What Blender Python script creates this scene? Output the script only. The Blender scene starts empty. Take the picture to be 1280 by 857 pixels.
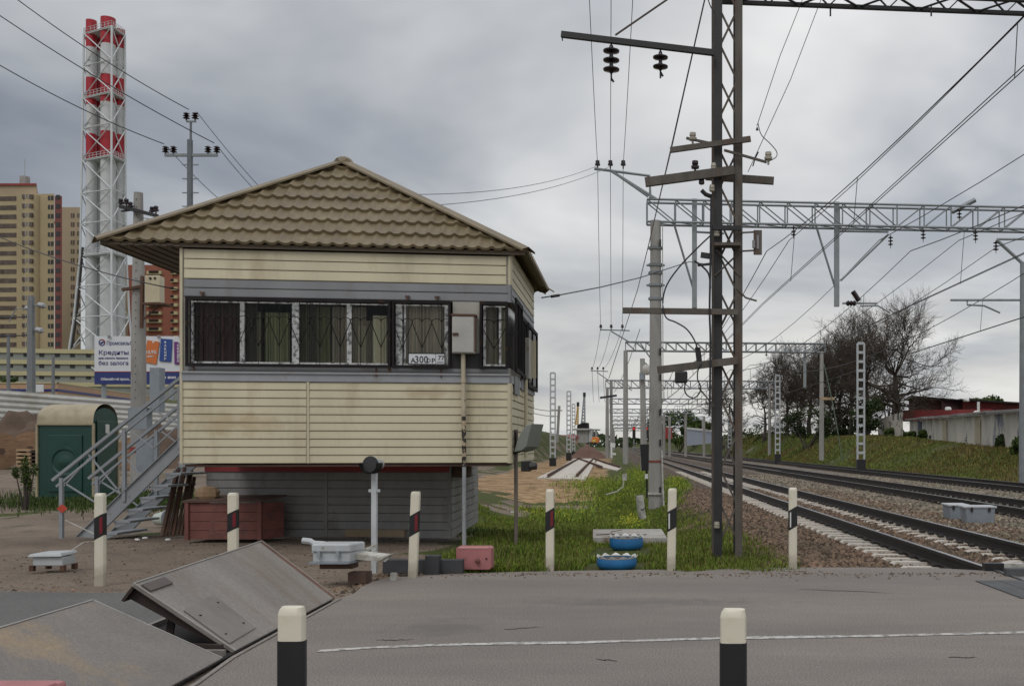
import bpy, math, random
from mathutils import Vector, Matrix, noise
random.seed(7)
R = math.radians
sc = bpy.context.scene
col = sc.collection
# ------------------------------------------------------------------ camera
F, CX, YH, H = 1250.0, 885.0, 557.0, 1.5
cam = bpy.data.cameras.new("camera"); camo = bpy.data.objects.new("camera", cam); col.objects.link(camo)
camo.location = (0, 0, H); camo.rotation_euler = (R(90), 0, 0)
cam.sensor_width = 36; cam.lens = 36*F/1280
cam.shift_x = (640-CX)/1280; cam.shift_y = (YH-428.5)/1280
cam.clip_start = .05; cam.clip_end = 9000
sc.camera = camo
# ------------------------------------------------------------------ sky and light
SUN_EL, SUN_AZ = R(50), R(200)     # azimuth from +Y clockwise
wd = bpy.data.worlds.new("World"); sc.world = wd; wd.use_nodes = True
nt = wd.node_tree; nt.nodes.clear()
def N(t, kind, **kw):
    n = t.nodes.new(kind)
    for k, v in kw.items(): setattr(n, k, v)
    return n
def math_(t, op, a, b=None, clamp=False):
    n = N(t, 'ShaderNodeMath', operation=op); n.use_clamp = clamp
    for i, v in enumerate((a, b)):
        if v is None: continue
        if isinstance(v, (int, float)): n.inputs[i].default_value = v
        else: t.links.new(v, n.inputs[i])
    return n.outputs[0]
def mixc(t, f, a, b, mode='MIX'):
    n = N(t, 'ShaderNodeMix', data_type='RGBA', blend_type=mode)
    for i, v in ((0, f), (6, a), (7, b)):
        if isinstance(v, (int, float)): n.inputs[i].default_value = v
        elif isinstance(v, tuple): n.inputs[i].default_value = (*v[:3], 1)
        else: t.links.new(v, n.inputs[i])
    return n.outputs[2]
def ramp(t, f, stops):
    n = N(t, 'ShaderNodeValToRGB'); e = n.color_ramp.elements
    while len(e) < len(stops): e.new(.5)
    for i, (p, c) in enumerate(stops):
        e[i].position = p; e[i].color = (*c, 1) if isinstance(c, tuple) else (c, c, c, 1)
    t.links.new(f, n.inputs[0]); return n.outputs[0]
sky = N(nt, 'ShaderNodeTexSky', sky_type='NISHITA'); sky.sun_disc = False
sky.sun_elevation = SUN_EL; sky.sun_rotation = SUN_AZ
tc = N(nt, 'ShaderNodeTexCoord'); sep = N(nt, 'ShaderNodeSeparateXYZ'); nt.links.new(tc.outputs['Generated'], sep.inputs[0])
zc = math_(nt, 'MAXIMUM', sep.outputs[2], 0.0)
zz = math_(nt, 'ADD', zc, .16)
cb = N(nt, 'ShaderNodeCombineXYZ')
nt.links.new(math_(nt, 'DIVIDE', sep.outputs[0], zz), cb.inputs[0])
nt.links.new(math_(nt, 'DIVIDE', sep.outputs[1], zz), cb.inputs[1])
n1 = N(nt, 'ShaderNodeTexNoise'); n1.inputs['Scale'].default_value = .75; n1.inputs['Detail'].default_value = 5; n1.inputs['Roughness'].default_value = .5
n1.inputs['Distortion'].default_value = .35
nt.links.new(cb.outputs[0], n1.inputs['Vector'])
cl = ramp(nt, n1.outputs[0], [(.35, (.27, .30, .355)), (.44, (.39, .415, .46)), (.53, (.60, .615, .64)), (.63, (.80, .81, .82))])
# paler, warmer band low over the far line; a real overcast sky is brighter high up
hz = ramp(nt, zc, [(0.0, (1, 1, 1)), (.10, (.8, .8, .8)), (.22, (0, 0, 0))])
n2 = N(nt, 'ShaderNodeTexNoise'); n2.inputs['Scale'].default_value = 1.6; n2.inputs['Detail'].default_value = 4
nt.links.new(cb.outputs[0], n2.inputs['Vector'])
hzf = math_(nt, 'MULTIPLY', hz, ramp(nt, n2.outputs[0], [(.35, .25), (.6, .8)]))
az = ramp(nt, math_(nt, 'ADD', sep.outputs[0], .5), [(0.0, (.78, .80, .82)), (.5, (1, 1, 1)), (.8, (1.10, 1.10, 1.10))])
cl = mixc(nt, hzf, cl, (.66, .65, .62))
cl = mixc(nt, 1.0, cl, az, 'MULTIPLY')
cl = mixc(nt, 1.0, cl, (1.09, 1.075, 1.05), 'MULTIPLY')
zen = ramp(nt, zc, [(.36, (1, 1, 1)), (.75, (2.1, 2.1, 2.1))])
zen2 = N(nt, 'ShaderNodeVectorMath', operation='MULTIPLY_ADD')
zf = ramp(nt, zc, [(.38, 0.0), (.8, 1.0)])
cl = mixc(nt, zf, cl, (.95, .97, 1.02))
bg1 = N(nt, 'ShaderNodeBackground'); bg1.inputs[1].default_value = 1.0; nt.links.new(cl, bg1.inputs[0])
bg2 = N(nt, 'ShaderNodeBackground'); bg2.inputs[1].default_value = .05; nt.links.new(sky.outputs[0], bg2.inputs[0])
mx = N(nt, 'ShaderNodeMixShader'); mx.inputs[0].default_value = .12
nt.links.new(bg1.outputs[0], mx.inputs[1]); nt.links.new(bg2.outputs[0], mx.inputs[2])
wo = N(nt, 'ShaderNodeOutputWorld'); nt.links.new(mx.outputs[0], wo.inputs[0])
sl = bpy.data.lights.new("sun", 'SUN'); sl.energy = .8; sl.angle = R(25); sl.color = (1, .96, .9)
so = bpy.data.objects.new("sun", sl); col.objects.link(so)
sd = Vector((math.sin(SUN_AZ)*math.cos(SUN_EL), math.cos(SUN_AZ)*math.cos(SUN_EL), math.sin(SUN_EL)))
so.rotation_euler = (-sd).to_track_quat('-Z', 'Y').to_euler()
vs = sc.view_settings; vs.view_transform = 'Standard'; vs.look = 'None'; vs.gamma = 1; vs.use_curve_mapping = False; vs.exposure = .08
sc.cycles.use_denoising = True
sc.cycles.max_bounces = 5; sc.cycles.transparent_max_bounces = 8
# ------------------------------------------------------------------ helpers
def V(*a): return Vector(a)
def P(px, py, D): return V((px-CX)/F*D, D, H+(YH-py)/F*D)
def W(px, D, z): return V((px-CX)/F*D, D, z)
def G(px, py, z=0.0):
    D = (H-z)*F/(py-YH); return V((px-CX)/F*D, D, z)
TK = (768-CX)/F                       # the tracks run towards this
UT = V(TK, 1, 0).normalized(); VT = V(1, -TK, 0).normalized()
def T(s, t, z=0.0):                   # s across, t along (t is close to the distance)
    return UT*t + VT*s + V(0, 0, z)
def ssl(x, y):
    return V(x, y, 0).dot(VT)
def sm(a, b, x):
    k = min(1, max(0, (x-a)/(b-a))); return k*k*(3-2*k)
def interp(x, pts):
    if x <= pts[0][0]: return pts[0][1]
    for (a, u), (b, v) in zip(pts, pts[1:]):
        if x <= b: return u+(v-u)*(x-a)/(b-a)
    return pts[-1][1]
WM = {}
def thing(name, label, cat, loc, rotz=0, group=None):
    o = bpy.data.objects.new(name, None); col.objects.link(o)
    o.empty_display_size = .2
    o.location = loc; o.rotation_euler = (0, 0, rotz)
    WM[o.name] = Matrix.Translation(Vector(loc)) @ Matrix.Rotation(rotz, 4, 'Z')
    tag(o, label, cat, group); return o
def tag(o, label=None, cat=None, group=None, kind=None):
    for k, v in (('label', label), ('category', cat), ('group', group), ('kind', kind)):
        if v: o[k] = v
    return o
def copy_tree(o, loc=None, label=None, parent=None, rotz=None):
    c = o.copy(); col.objects.link(c)
    if parent: c.parent = parent
    if loc is not None: c.location = loc
    if rotz is not None: c.rotation_euler = (0, 0, rotz)
    if label: c['label'] = label
    if loc is not None:
        WM[c.name] = Matrix.Translation(Vector(loc)) @ Matrix.Rotation(c.rotation_euler[2], 4, 'Z')
    for ch in [x for x in KIDS.get(o.name, [])]:
        d = copy_tree(ch, parent=c); KIDS.setdefault(c.name, []).append(d)
    return c
KIDS = {}
class MB:
    def __init__(s): s.v = []; s.f = []; s.m = []; s.cm = 0; s.g = []
    def add(s, vs, fs):
        b = len(s.v); s.g.append((b, len(s.f))); s.v += [Vector(v) for v in vs]
        for f in fs: s.f.append(tuple(i+b for i in f)); s.m.append(s.cm)
        return s
    def obox(s, o, a, b, c):
        o, a, b, c = map(Vector, (o, a, b, c))
        return s.add([o, o+a, o+a+b, o+b, o+c, o+a+c, o+a+b+c, o+b+c],
                     [(0, 3, 2, 1), (4, 5, 6, 7), (0, 1, 5, 4), (1, 2, 6, 5), (2, 3, 7, 6), (3, 0, 4, 7)])
    def box(s, c, d, rz=0):
        m = Matrix.Rotation(rz, 3, 'Z'); x, y, z = m@V(d[0], 0, 0), m@V(0, d[1], 0), V(0, 0, d[2])
        return s.obox(Vector(c)-x/2-y/2-z/2, x, y, z)
    def bar(s, a, b, w, h=None, up=(0, 0, 1)):
        a, b = Vector(a), Vector(b); h = h or w; d = (b-a); 
        if d.length < 1e-6: return s
        dn = d.normalized(); u = Vector(up)
        if abs(dn.dot(u)) > .99: u = V(0, 1, 0)
        sx = dn.cross(u).normalized(); sy = sx.cross(dn)
        return s.obox(a-sx*w/2-sy*h/2, sx*w, sy*h, d)
    def tube(s, pts, r, n=6, caps=True):
        pts = [Vector(p) for p in pts]; rs = r if isinstance(r, (list, tuple)) else [r]*len(pts)
        rings = []; ref = None
        for i, p in enumerate(pts):
            d = (pts[min(i+1, len(pts)-1)]-pts[max(i-1, 0)]).normalized()
            if ref is None:
                ref = V(0, 0, 1) if abs(d.z) < .9 else V(1, 0, 0)
            x = d.cross(ref)
            if x.length < 1e-4: x = d.cross(V(0, 1, 0))
            x.normalize(); y = x.cross(d).normalized()
            rings.append([p+(x*math.cos(2*math.pi*k/n)+y*math.sin(2*math.pi*k/n))*rs[i] for k in range(n)])
        vs = [v for r_ in rings for v in r_]; fs = []
        for i in range(len(pts)-1):
            for k in range(n):
                fs.append((i*n+k, i*n+(k+1) % n, (i+1)*n+(k+1) % n, (i+1)*n+k))
        if caps:
            fs.append(tuple(range(n))[::-1]); fs.append(tuple((len(pts)-1)*n+k for k in range(n)))
        return s.add(vs, fs)
    def lathe(s, prof, c, axis=(0, 0, 1), n=16, a0=0, a1=2*math.pi):
        axis = Vector(axis).normalized(); c = Vector(c)
        x = axis.cross(V(0, 0, 1) if abs(axis.z) < .9 else V(1, 0, 0)).normalized(); y = axis.cross(x)
        full = abs(a1-a0-2*math.pi) < 1e-6; m = n if full else n+1
        vs = []; fs = []
        for (r, h) in prof:
            for k in range(m):
                a = a0+(a1-a0)*k/n
                vs.append(c+axis*h+(x*math.cos(a)+y*math.sin(a))*r)
        for i in range(len(prof)-1):
            for k in range(n):
                k2 = (k+1) % m
                fs.append((i*m+k, i*m+k2, (i+1)*m+k2, (i+1)*m+k))
        if full:
            if prof[0][0] > 1e-4: fs.append(tuple(range(m))[::-1])
            if prof[-1][0] > 1e-4: fs.append(tuple((len(prof)-1)*m+k for k in range(m)))
        return s.add(vs, fs)
    def prism(s, poly, d):
        d = Vector(d); n = len(poly); poly = [Vector(p) for p in poly]
        return s.add(poly+[p+d for p in poly], [tuple(range(n))[::-1], tuple(range(n, 2*n))]+[(i, (i+1) % n, n+(i+1) % n, n+i) for i in range(n)])
    def each(s, name, mat, parent, **kw):
        g = s.g+[(len(s.v), len(s.f))]
        for (v0, f0), (v1, f1) in zip(g, g[1:]):
            q = MB(); q.v = s.v[v0:v1]; q.f = [tuple(i-v0 for i in f) for f in s.f[f0:f1]]; q.m = s.m[f0:f1]; o = q.build(name, mat, parent, **kw)
        return o
    def build(s, name, mat, parent=None, smooth=False, bevel=0, wire=False):
        me = bpy.data.meshes.new(name); M_ = None
        if parent is not None:
            M_ = WM[parent.name]; inv = M_.inverted(); vs = [inv@v for v in s.v]; loc = None
        else:
            n = len(s.v); lo = Vector((min(v.x for v in s.v), min(v.y for v in s.v), min(v.z for v in s.v)))
            hi = Vector((max(v.x for v in s.v), max(v.y for v in s.v), max(v.z for v in s.v)))
            loc = V((lo.x+hi.x)/2, (lo.y+hi.y)/2, lo.z); vs = [v-loc for v in s.v]
        me.from_pydata(vs, [], s.f); 
        mats = mat if isinstance(mat, (list, tuple)) else [mat]
        for m in mats: me.materials.append(m)
        if len(mats) > 1: me.polygons.foreach_set('material_index', s.m)
        o = bpy.data.objects.new(name, me); col.objects.link(o)
        if parent is not None:
            o.parent = parent; WM[o.name] = M_; KIDS.setdefault(parent.name, []).append(o)
        else:
            o.location = loc; WM[o.name] = Matrix.Translation(loc)
        if smooth:
            me.polygons.foreach_set('use_smooth', [True]*len(me.polygons))
            if hasattr(me, 'set_sharp_from_angle'): me.set_sharp_from_angle(angle=R(38))
        me.update()
        if bevel:
            b = o.modifiers.new('bevel', 'BEVEL'); b.width = bevel; b.segments = 2; b.limit_method = 'ANGLE'; b.angle_limit = R(40)
        return o
# ------------------------------------------------------------------ materials
def mat(name, c, rough=.7, metal=0.0, var=.14, scale=3.0, bump=0.0, bscale=60, c2=None, p2=(.52, .68), s2=2.0, stretch=(1, 1, 1), spec=None, world=False, fine=.0, fscale=120):
    m = bpy.data.materials.new(name); m.use_nodes = True; t = m.node_tree; b = t.nodes['Principled BSDF']
    tc = N(t, 'ShaderNodeTexCoord'); mp = N(t, 'ShaderNodeMapping'); mp.inputs['Scale'].default_value = stretch
    if world:
        g = N(t, 'ShaderNodeNewGeometry'); src = g.outputs['Position']
    else: src = tc.outputs['Object']
    t.links.new(src, mp.inputs['Vector'])
    n = N(t, 'ShaderNodeTexNoise'); n.inputs['Scale'].default_value = scale; n.inputs['Detail'].default_value = 6; n.inputs['Roughness'].default_value = .6
    t.links.new(mp.outputs[0], n.inputs['Vector'])
    lo = tuple(x*(1-var) for x in c); hi = tuple(min(1, x*(1+var)) for x in c)
    cc = ramp(t, n.outputs[0], [(.3, lo), (.7, hi)])
    if c2:
        q = N(t, 'ShaderNodeTexNoise'); q.inputs['Scale'].default_value = s2; q.inputs['Detail'].default_value = 8; q.inputs['Roughness'].default_value = .65
        mp2 = N(t, 'ShaderNodeMapping'); mp2.inputs['Scale'].default_value = stretch; mp2.inputs['Location'].default_value = (3.1, 7.7, 1.3)
        t.links.new(src, mp2.inputs['Vector']); t.links.new(mp2.outputs[0], q.inputs['Vector'])
        f = ramp(t, q.outputs[0], [(p2[0], 0.0), (p2[1], 1.0)])
        cc = mixc(t, f, cc, c2)
    if fine:
        w = N(t, 'ShaderNodeTexNoise'); w.inputs['Scale'].default_value = fscale; w.inputs['Detail'].default_value = 2
        t.links.new(src, w.inputs['Vector'])
        cc = mixc(t, 1.0, cc, ramp(t, w.outputs[0], [(.3, 1-fine), (.7, 1+fine)]), 'MULTIPLY')
    t.links.new(cc, b.inputs['Base Color'])
    b.inputs['Roughness'].default_value = rough; b.inputs['Metallic'].default_value = metal
    if spec is not None: b.inputs['Specular IOR Level'].default_value = spec
    if bump:
        w = N(t, 'ShaderNodeTexNoise'); w.inputs['Scale'].default_value = bscale; w.inputs['Detail'].default_value = 4
        t.links.new(src, w.inputs['Vector'])
        bm = N(t, 'ShaderNodeBump'); bm.inputs['Strength'].default_value = bump; bm.inputs['Distance'].default_value = .02
        t.links.new(w.outputs[0], bm.inputs['Height']); t.links.new(bm.outputs[0], b.inputs['Normal'])
    return m
cream = mat('cream_siding', (.575, .52, .365), .55, var=.09, scale=1.2, c2=(.38, .32, .20), p2=(.52, .80), s2=1.8, stretch=(1, 1, .3), bump=.05, fine=.05)
cream_trim = mat('cream_trim', (.54, .485, .345), .5, var=.1)
grey_side = mat('grey_siding', (.21, .215, .225), .5, var=.12, scale=1.5, stretch=(1, 1, .4), c2=(.15, .135, .12), p2=(.55, .8))
grey_ledge = mat('pale_grey_ledge', (.30, .31, .33), .45, var=.12, c2=(.2, .15, .1), p2=(.6, .8))
base_side = mat('base_siding', (.215, .21, .205), .55, var=.15, c2=(.1, .085, .07), p2=(.5, .75), stretch=(1, 1, .5))
roofm = mat('metal_tile', (.172, .132, .072), .5, var=.22, scale=2.2, c2=(.125, .098, .056), p2=(.50, .75), s2=3.2, bump=.08, bscale=30, fine=.08, fscale=60)
soffit = mat('soffit', (.12, .09, .06), .6)
dark_paint = mat('dark_paint', (.016, .014, .014), .75, spec=.2, var=.3, c2=(.09, .04, .02), p2=(.62, .72), s2=9)
white_frame = mat('window_frame_white', (.50, .51, .50), .4, var=.25, scale=12, c2=(.12, .12, .12), p2=(.50, .58), s2=16)
white_clean = mat('white_plastic', (.62, .62, .60), .35, var=.08)
steel_grey = mat('painted_steel', (.27, .29, .31), .45, var=.12, c2=(.14, .09, .06), p2=(.66, .76), s2=6)
galv = mat('galvanised', (.235, .255, .265), .5, .2, var=.15)
galv2 = mat('galvanised_pale', (.40, .42, .43), .5, .0, var=.12)
rust_tower = mat('weathered_steel', (.095, .083, .070), .8, var=.35, scale=6, c2=(.10, .055, .035), p2=(.5, .68), s2=4, stretch=(1, 1, .3), bump=.15)
black_tower = mat('dark_steel', (.022, .022, .024), .6, var=.3)
conc = mat('concrete', (.30, .29, .27), .85, var=.18, scale=2, c2=(.17, .16, .145), p2=(.5, .75), stretch=(1, 1, .25), bump=.1)
sleeper_old = mat('sleeper_old', (.20, .165, .13), .9, var=.25)
sleeper_m = mat('sleeper_concrete', (.50, .46, .40), .85, var=.18, c2=(.25, .19, .13), p2=(.52, .75), s2=7, bump=.2)
rail_side = mat('rail_side', (.022, .017, .015), .7, var=.3)
rail_top = mat('rail_top', (.42, .43, .45), .28, .9, var=.1)
rail_rust = mat('rusty_rail', (.095, .048, .03), .8, var=.3)
brown_ins = mat('brown_porcelain', (.02, .011, .014), .2, var=.2)
white_ins = mat('white_porcelain', (.34, .31, .25), .3, var=.15)
wirem = mat('wire', (.035, .035, .04), .5, .4, var=.1)
wire_far = mat('wire_far', (.22, .22, .23), .6, .0, var=.1)
asph = mat('asphalt', (.210, .183, .158), .88, var=.13, scale=.9, c2=(.155, .138, .123), p2=(.40, .70), s2=.6, stretch=(.4, 1.2, 1), bump=.35, bscale=130, world=True, fine=.42, fscale=75)
asph_dark = mat('asphalt_dark', (.115, .112, .106), .9, var=.14, scale=.8, bump=.3, bscale=120, world=True, fine=.25, fscale=60)
paint_white = mat('road_paint', (.46, .45, .42), .8, var=.15, c2=(.2, .185, .17), p2=(.48, .60), s2=14, world=True, fine=.2, fscale=40)
post_white = mat('post_plastic', (.66, .62, .50), .42, var=.07, c2=(.50, .43, .28), p2=(.52, .8), s2=5)
post_black = mat('post_black', (.014, .014, .016), .4, var=.2)
refl_red = mat('reflector_red', (.17, .012, .02), .3)
plate_steel = mat('plate_steel', (.25, .228, .205), .5, .2, var=.24, scale=1.3, c2=(.19, .14, .105), p2=(.52, .74), s2=1.5, stretch=(.3, 1, .3), bump=.08, bscale=30, fine=.12, fscale=35)
plate_under = mat('plate_underside', (.035, .022, .018), .7)
red_wood = mat('red_wood', (.185, .068, .055), .75, var=.2, c2=(.10, .05, .045), p2=(.5, .7), s2=6, bump=.2)
pinkred = mat('faded_red_paint', (.40, .155, .155), .5, var=.14, c2=(.26, .10, .09), p2=(.58, .75), s2=9)
blue_tyre = mat('blue_paint', (.016, .135, .33), .6, var=.2, c2=(.02, .05, .1), p2=(.6, .8), s2=8)
white_chip = mat('white_paint_chipped', (.6, .6, .58), .6, var=.15)
green_pl = mat('green_plastic', (.011, .052, .041), .35, var=.15)
tan_pl = mat('tan_plastic', (.34, .29, .19), .5, var=.15, c2=(.2, .16, .1), p2=(.55, .8))
wood = mat('raw_wood', (.38, .27, .16), .85, var=.25, stretch=(1, 1, 6), c2=(.2, .12, .07), p2=(.5, .7))
wood_dark = mat('dark_wood', (.10, .06, .045), .85, var=.3)
stone = mat('tan_stone', (.28, .19, .11), .9, var=.25, bump=.3)
box_grey = mat('grey_box_paint', (.23, .26, .29), .5, var=.14, c2=(.13, .1, .08), p2=(.64, .76), s2=5)
box_light = mat('pale_box_paint', (.42, .44, .45), .45, var=.14, c2=(.2, .13, .09), p2=(.64, .76), s2=7)
meter_m = mat('meter_box_paint', (.34, .33, .29), .5, var=.15, c2=(.22, .10, .04), p2=(.58, .74), s2=5)
fence_w = mat('white_sheet_fence', (.46, .46, .43), .45, var=.12, c2=(.26, .22, .16), p2=(.56, .8), s2=.6)
yellow_brick = mat('yellow_brick', (.365, .295, .175), .8, var=.1, scale=.15)
beige_brick = mat('beige_panel', (.34, .27, .18), .8, var=.1, scale=.1)
redbrick = mat('red_brick', (.27, .095, .06), .8, var=.12, scale=.2)
redbalc = mat('red_balcony', (.16, .042, .034), .6, var=.15)
orange_w = mat('orange_plaster', (.42, .27, .17), .8, var=.1)
gar_grey = mat('garage_grey', (.24, .25, .225), .8, var=.1, scale=.2)
cream_band = mat('cream_band', (.46, .41, .24), .8, var=.08)
navy = mat('navy_paint', (.022, .035, .16), .5, var=.08)
glass_d = mat('dark_glass', (.030, .028, .028), .15, var=.3, scale=.4)
glass_b = mat('brown_window', (.085, .06, .045), .4, var=.5, scale=.6)
chim_w = mat('chimney_white', (.52, .53, .53), .6, var=.08, scale=.1)
chim_r = mat('chimney_red', (.36, .012, .022), .55, var=.12, scale=.1)
lattice_w = mat('lattice_white', (.56, .58, .59), .55, var=.08)
board_w = mat('billboard_white', (.62, .63, .66), .5, var=.04)
ad_or = mat('ad_orange', (.55, .15, .035), .5, var=.08)
ad_pur = mat('ad_purple', (.14, .03, .17), .5, var=.08)
ad_blue = mat('ad_blue', (.02, .06, .24), .5, var=.08)
red_stripe = mat('red_stripe', (.24, .03, .028), .6, var=.12)
black_m = mat('black_paint', (.012, .012, .013), .5, var=.3)
dirt_m = mat('earth_pile', (.095, .065, .046), .95, var=.3, scale=1.5, bump=.6, bscale=6)
red_gar = mat('red_garage', (.24, .035, .035), .6, var=.18, scale=.5, c2=(.12, .05, .035), p2=(.5, .7), s2=.3)
graf = mat('stained_wall', (.48, .45, .39), .85, var=.2, scale=.8, c2=(.13, .15, .20), p2=(.55, .62), s2=.55, stretch=(1, 1, .5))
bark = mat('bark', (.060, .048, .042), .9, var=.3)
curtain = mat('curtain', (.22, .21, .16), .9, var=.3, scale=9, stretch=(3, 3, .15))
inside = mat('interior_wall', (.34, .32, .28), .9)
rubber = mat('rubber_panel', (.075, .078, .08), .7, var=.2, bump=.2)
white_dirty = mat('white_dirty', (.45, .44, .40), .7, var=.25, c2=(.2, .17, .13), p2=(.5, .7), s2=8)
def glassmat(name, col_=(.8, .85, .85), refl=.35):
    m = bpy.data.materials.new(name); m.use_nodes = True; t = m.node_tree; t.nodes.clear()
    o = N(t, 'ShaderNodeOutputMaterial'); g = N(t, 'ShaderNodeBsdfGlossy'); g.inputs['Roughness'].default_value = .03; g.inputs[0].default_value = (.8, .85, .9, 1)
    tr = N(t, 'ShaderNodeBsdfTransparent'); tr.inputs[0].default_value = (*col_, 1)
    lw = N(t, 'ShaderNodeLayerWeight'); lw.inputs[0].default_value = refl
    mx = N(t, 'ShaderNodeMixShader'); t.links.new(lw.outputs['Fresnel'], mx.inputs[0])
    t.links.new(tr.outputs[0], mx.inputs[1]); t.links.new(g.outputs[0], mx.inputs[2]); t.links.new(mx.outputs[0], o.inputs[0])
    return m
pane = glassmat('window_glass', (.88, .9, .88), .22)
grass_s = None
def leafmat(name, c, var=.35, trans=.25):
    m = bpy.data.materials.new(name); m.use_nodes = True; t = m.node_tree; b = t.nodes['Principled BSDF']
    g = N(t, 'ShaderNodeNewGeometry')
    lo = tuple(x*(1-var) for x in c); hi = tuple(x*(1+var) for x in c)
    cc = ramp(t, g.outputs['Random Per Island'], [(0.0, lo), (1.0, hi)])
    n = N(t, 'ShaderNodeTexNoise'); n.inputs['Scale'].default_value = .9; n.inputs['Detail'].default_value = 3
    t.links.new(g.outputs['Position'], n.inputs['Vector'])
    cc = mixc(t, 1.0, cc, ramp(t, n.outputs[0], [(.3, (.75, .8, .7)), (.7, (1.3, 1.2, 1.1))]), 'MULTIPLY')
    t.links.new(cc, b.inputs['Base Color']); b.inputs['Roughness'].default_value = .7; b.inputs['Specular IOR Level'].default_value = .2
    return m
grass_m = leafmat('grass_blade', (.125, .180, .026), .5)
grass_s = leafmat('slope_blade', (.125, .150, .036), .45)
grass_y = leafmat('grass_dry', (.13, .12, .04))
leaf_g = leafmat('leaf_green', (.055, .085, .022))
leaf_d = leafmat('leaf_dark', (.028, .045, .016))
leaf_y = leafmat('leaf_bright', (.16, .23, .035))
flower_y = leafmat('yellow_flower', (.42, .40, .03))
twigm = leafmat('twig', (.065, .052, .045), .3)
stone_m = leafmat('ballast_stone', (.135, .095, .072), .75)
stone_g = leafmat('ballast_grey', (.19, .165, .135), .7)
def text(body, size, m, o, right, up, parent, name='lettering', ext=.002, align='LEFT', bold=0.0, xs=1.0):
    cu = bpy.data.curves.new('t', 'FONT'); cu.body = body; cu.size = size; cu.extrude = ext; cu.align_x = align; cu.offset = bold; cu.resolution_u = 2
    ob = bpy.data.objects.new('t', cu); col.objects.link(ob)
    dg = bpy.context.evaluated_depsgraph_get(); dg.update(); me = bpy.data.meshes.new_from_object(ob.evaluated_get(dg))
    r = Vector(right).normalized(); u = Vector(up).normalized(); n = r.cross(u)
    b = MB(); b.add([Vector(o)+r*v.co.x*xs+u*v.co.y+n*v.co.z for v in me.vertices], [tuple(p.vertices) for p in me.polygons])
    bpy.data.objects.remove(ob); bpy.data.curves.remove(cu); bpy.data.meshes.remove(me)
    return b.build(name, m, parent)
def sag(a, b, s, n=14):
    a, b = Vector(a), Vector(b); return [a.lerp(b, i/n)-V(0, 0, 4*s*(i/n)*(1-i/n)) for i in range(n+1)]

def dirty_foot(m, z1, c, zoff=0.0):      # splashed earth low on a thing, broken by noise
    t = m.node_tree; b = t.nodes['Principled BSDF']; l = b.inputs['Base Color'].links[0].from_socket
    tc = N(t, 'ShaderNodeTexCoord'); s_ = N(t, 'ShaderNodeSeparateXYZ'); t.links.new(tc.outputs['Object'], s_.inputs[0])
    n = N(t, 'ShaderNodeTexNoise'); n.inputs['Scale'].default_value = 14; t.links.new(tc.outputs['Object'], n.inputs['Vector'])
    h = math_(t, 'SUBTRACT', s_.outputs[2], math_(t, 'MULTIPLY', n.outputs[0], z1))
    t.links.new(mixc(t, ramp(t, h, [(0.0, .5), (z1*.8, 0.0)]), l, c), b.inputs['Base Color'])
dirty_foot(post_white, .16, (.16, .125, .09))
def stain(m, centre, r, c):
    t = m.node_tree; b = t.nodes['Principled BSDF']; l = b.inputs['Base Color'].links[0].from_socket
    g = N(t, 'ShaderNodeNewGeometry'); d = N(t, 'ShaderNodeVectorMath', operation='SUBTRACT'); t.links.new(g.outputs['Position'], d.inputs[0]); d.inputs[1].default_value = centre
    d2 = N(t, 'ShaderNodeVectorMath', operation='MULTIPLY'); t.links.new(d.outputs[0], d2.inputs[0]); d2.inputs[1].default_value = (1/r[0], 1/r[1], 1/r[2])
    ln = N(t, 'ShaderNodeVectorMath', operation='LENGTH'); t.links.new(d2.outputs[0], ln.inputs[0])
    n = N(t, 'ShaderNodeTexNoise'); n.inputs['Scale'].default_value = 5; n.inputs['Detail'].default_value = 7; t.links.new(g.outputs['Position'], n.inputs['Vector'])
    v = math_(t, 'ADD', ln.outputs['Value'], math_(t, 'MULTIPLY', math_(t, 'SUBTRACT', n.outputs[0], .5), 2.2))
    t.links.new(mixc(t, ramp(t, v, [(.2, .42), (1.0, 0.0)]), l, c), b.inputs['Base Color'])
stain(cream, (-6.9, 14.65, 1.82), (.75, 2, .22), (.33, .20, .07))
stain(cream, (-4.2, 14.95, 2.3), (.5, 2, .12), (.30, .2, .1))
stain(asph, (-.5, 9.6, 0), (1.6, .35, 1), (.085, .08, .075)); stain(asph, (2.0, 6.2, 0), (1.2, .3, 1), (.10, .095, .09)); stain(asph, (-2.2, 8.3, 0), (.5, .5, 1), (.09, .085, .08))
# ------------------------------------------------------------------ ground
def hills(x, y):
    s = ssl(x, y); z = -.035
    z += min(1.5, max(0, (y-20.5)*.0425))*sm(5, 9, -x)*sm(.36, .5, -x/max(y, 1))
    mid = 1-sm(1.0, 3.3, s)
    z -= .6*sm(14, 27, y)*(1-sm(35, 44, y))*mid*sm(-5.5, -2.5, s)
    z -= .25*sm(28, 45, y)*mid*sm(-12, -6, s)
    z -= .200*sm(2.4, 3.6, s)*sm(10.6, 11.4, y)
    z -= .215*sm(2.4, 3.6, s)*(1-sm(10.6, 11.4, y))
    zb = interp(y, [(10, .5), (40, .95), (63, 1.3), (98, 2.3), (130, 2.9), (190, 3.4), (400, 4.5)])
    z += (zb+.25)*sm(18.6, 24.5, s)
    z += 3.9*sm(60, 85, y)*(1-sm(330, 420, y))*sm(6.8, 11.5, -s)
    return z
def tz(x, y):
    s = ssl(x, y); z = hills(x, y)
    if y > 12 or x < -5: z += .022*noise.noise(V(x*1.3, y*1.3, 0))*(1+1.5*sm(18.6, 22, s)) if not (3 < s < 18) else .012*noise.noise(V(x*2, y*2, 0))
    if y > 30 and -8 < s < 0: z += .03*noise.noise(V(x*.8, y*.5, 5))*sm(30, 40, y)
    if s > 20: z += .16*noise.noise(V(x*.35, y*.25, 2))*sm(20, 24, s)
    return z
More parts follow.
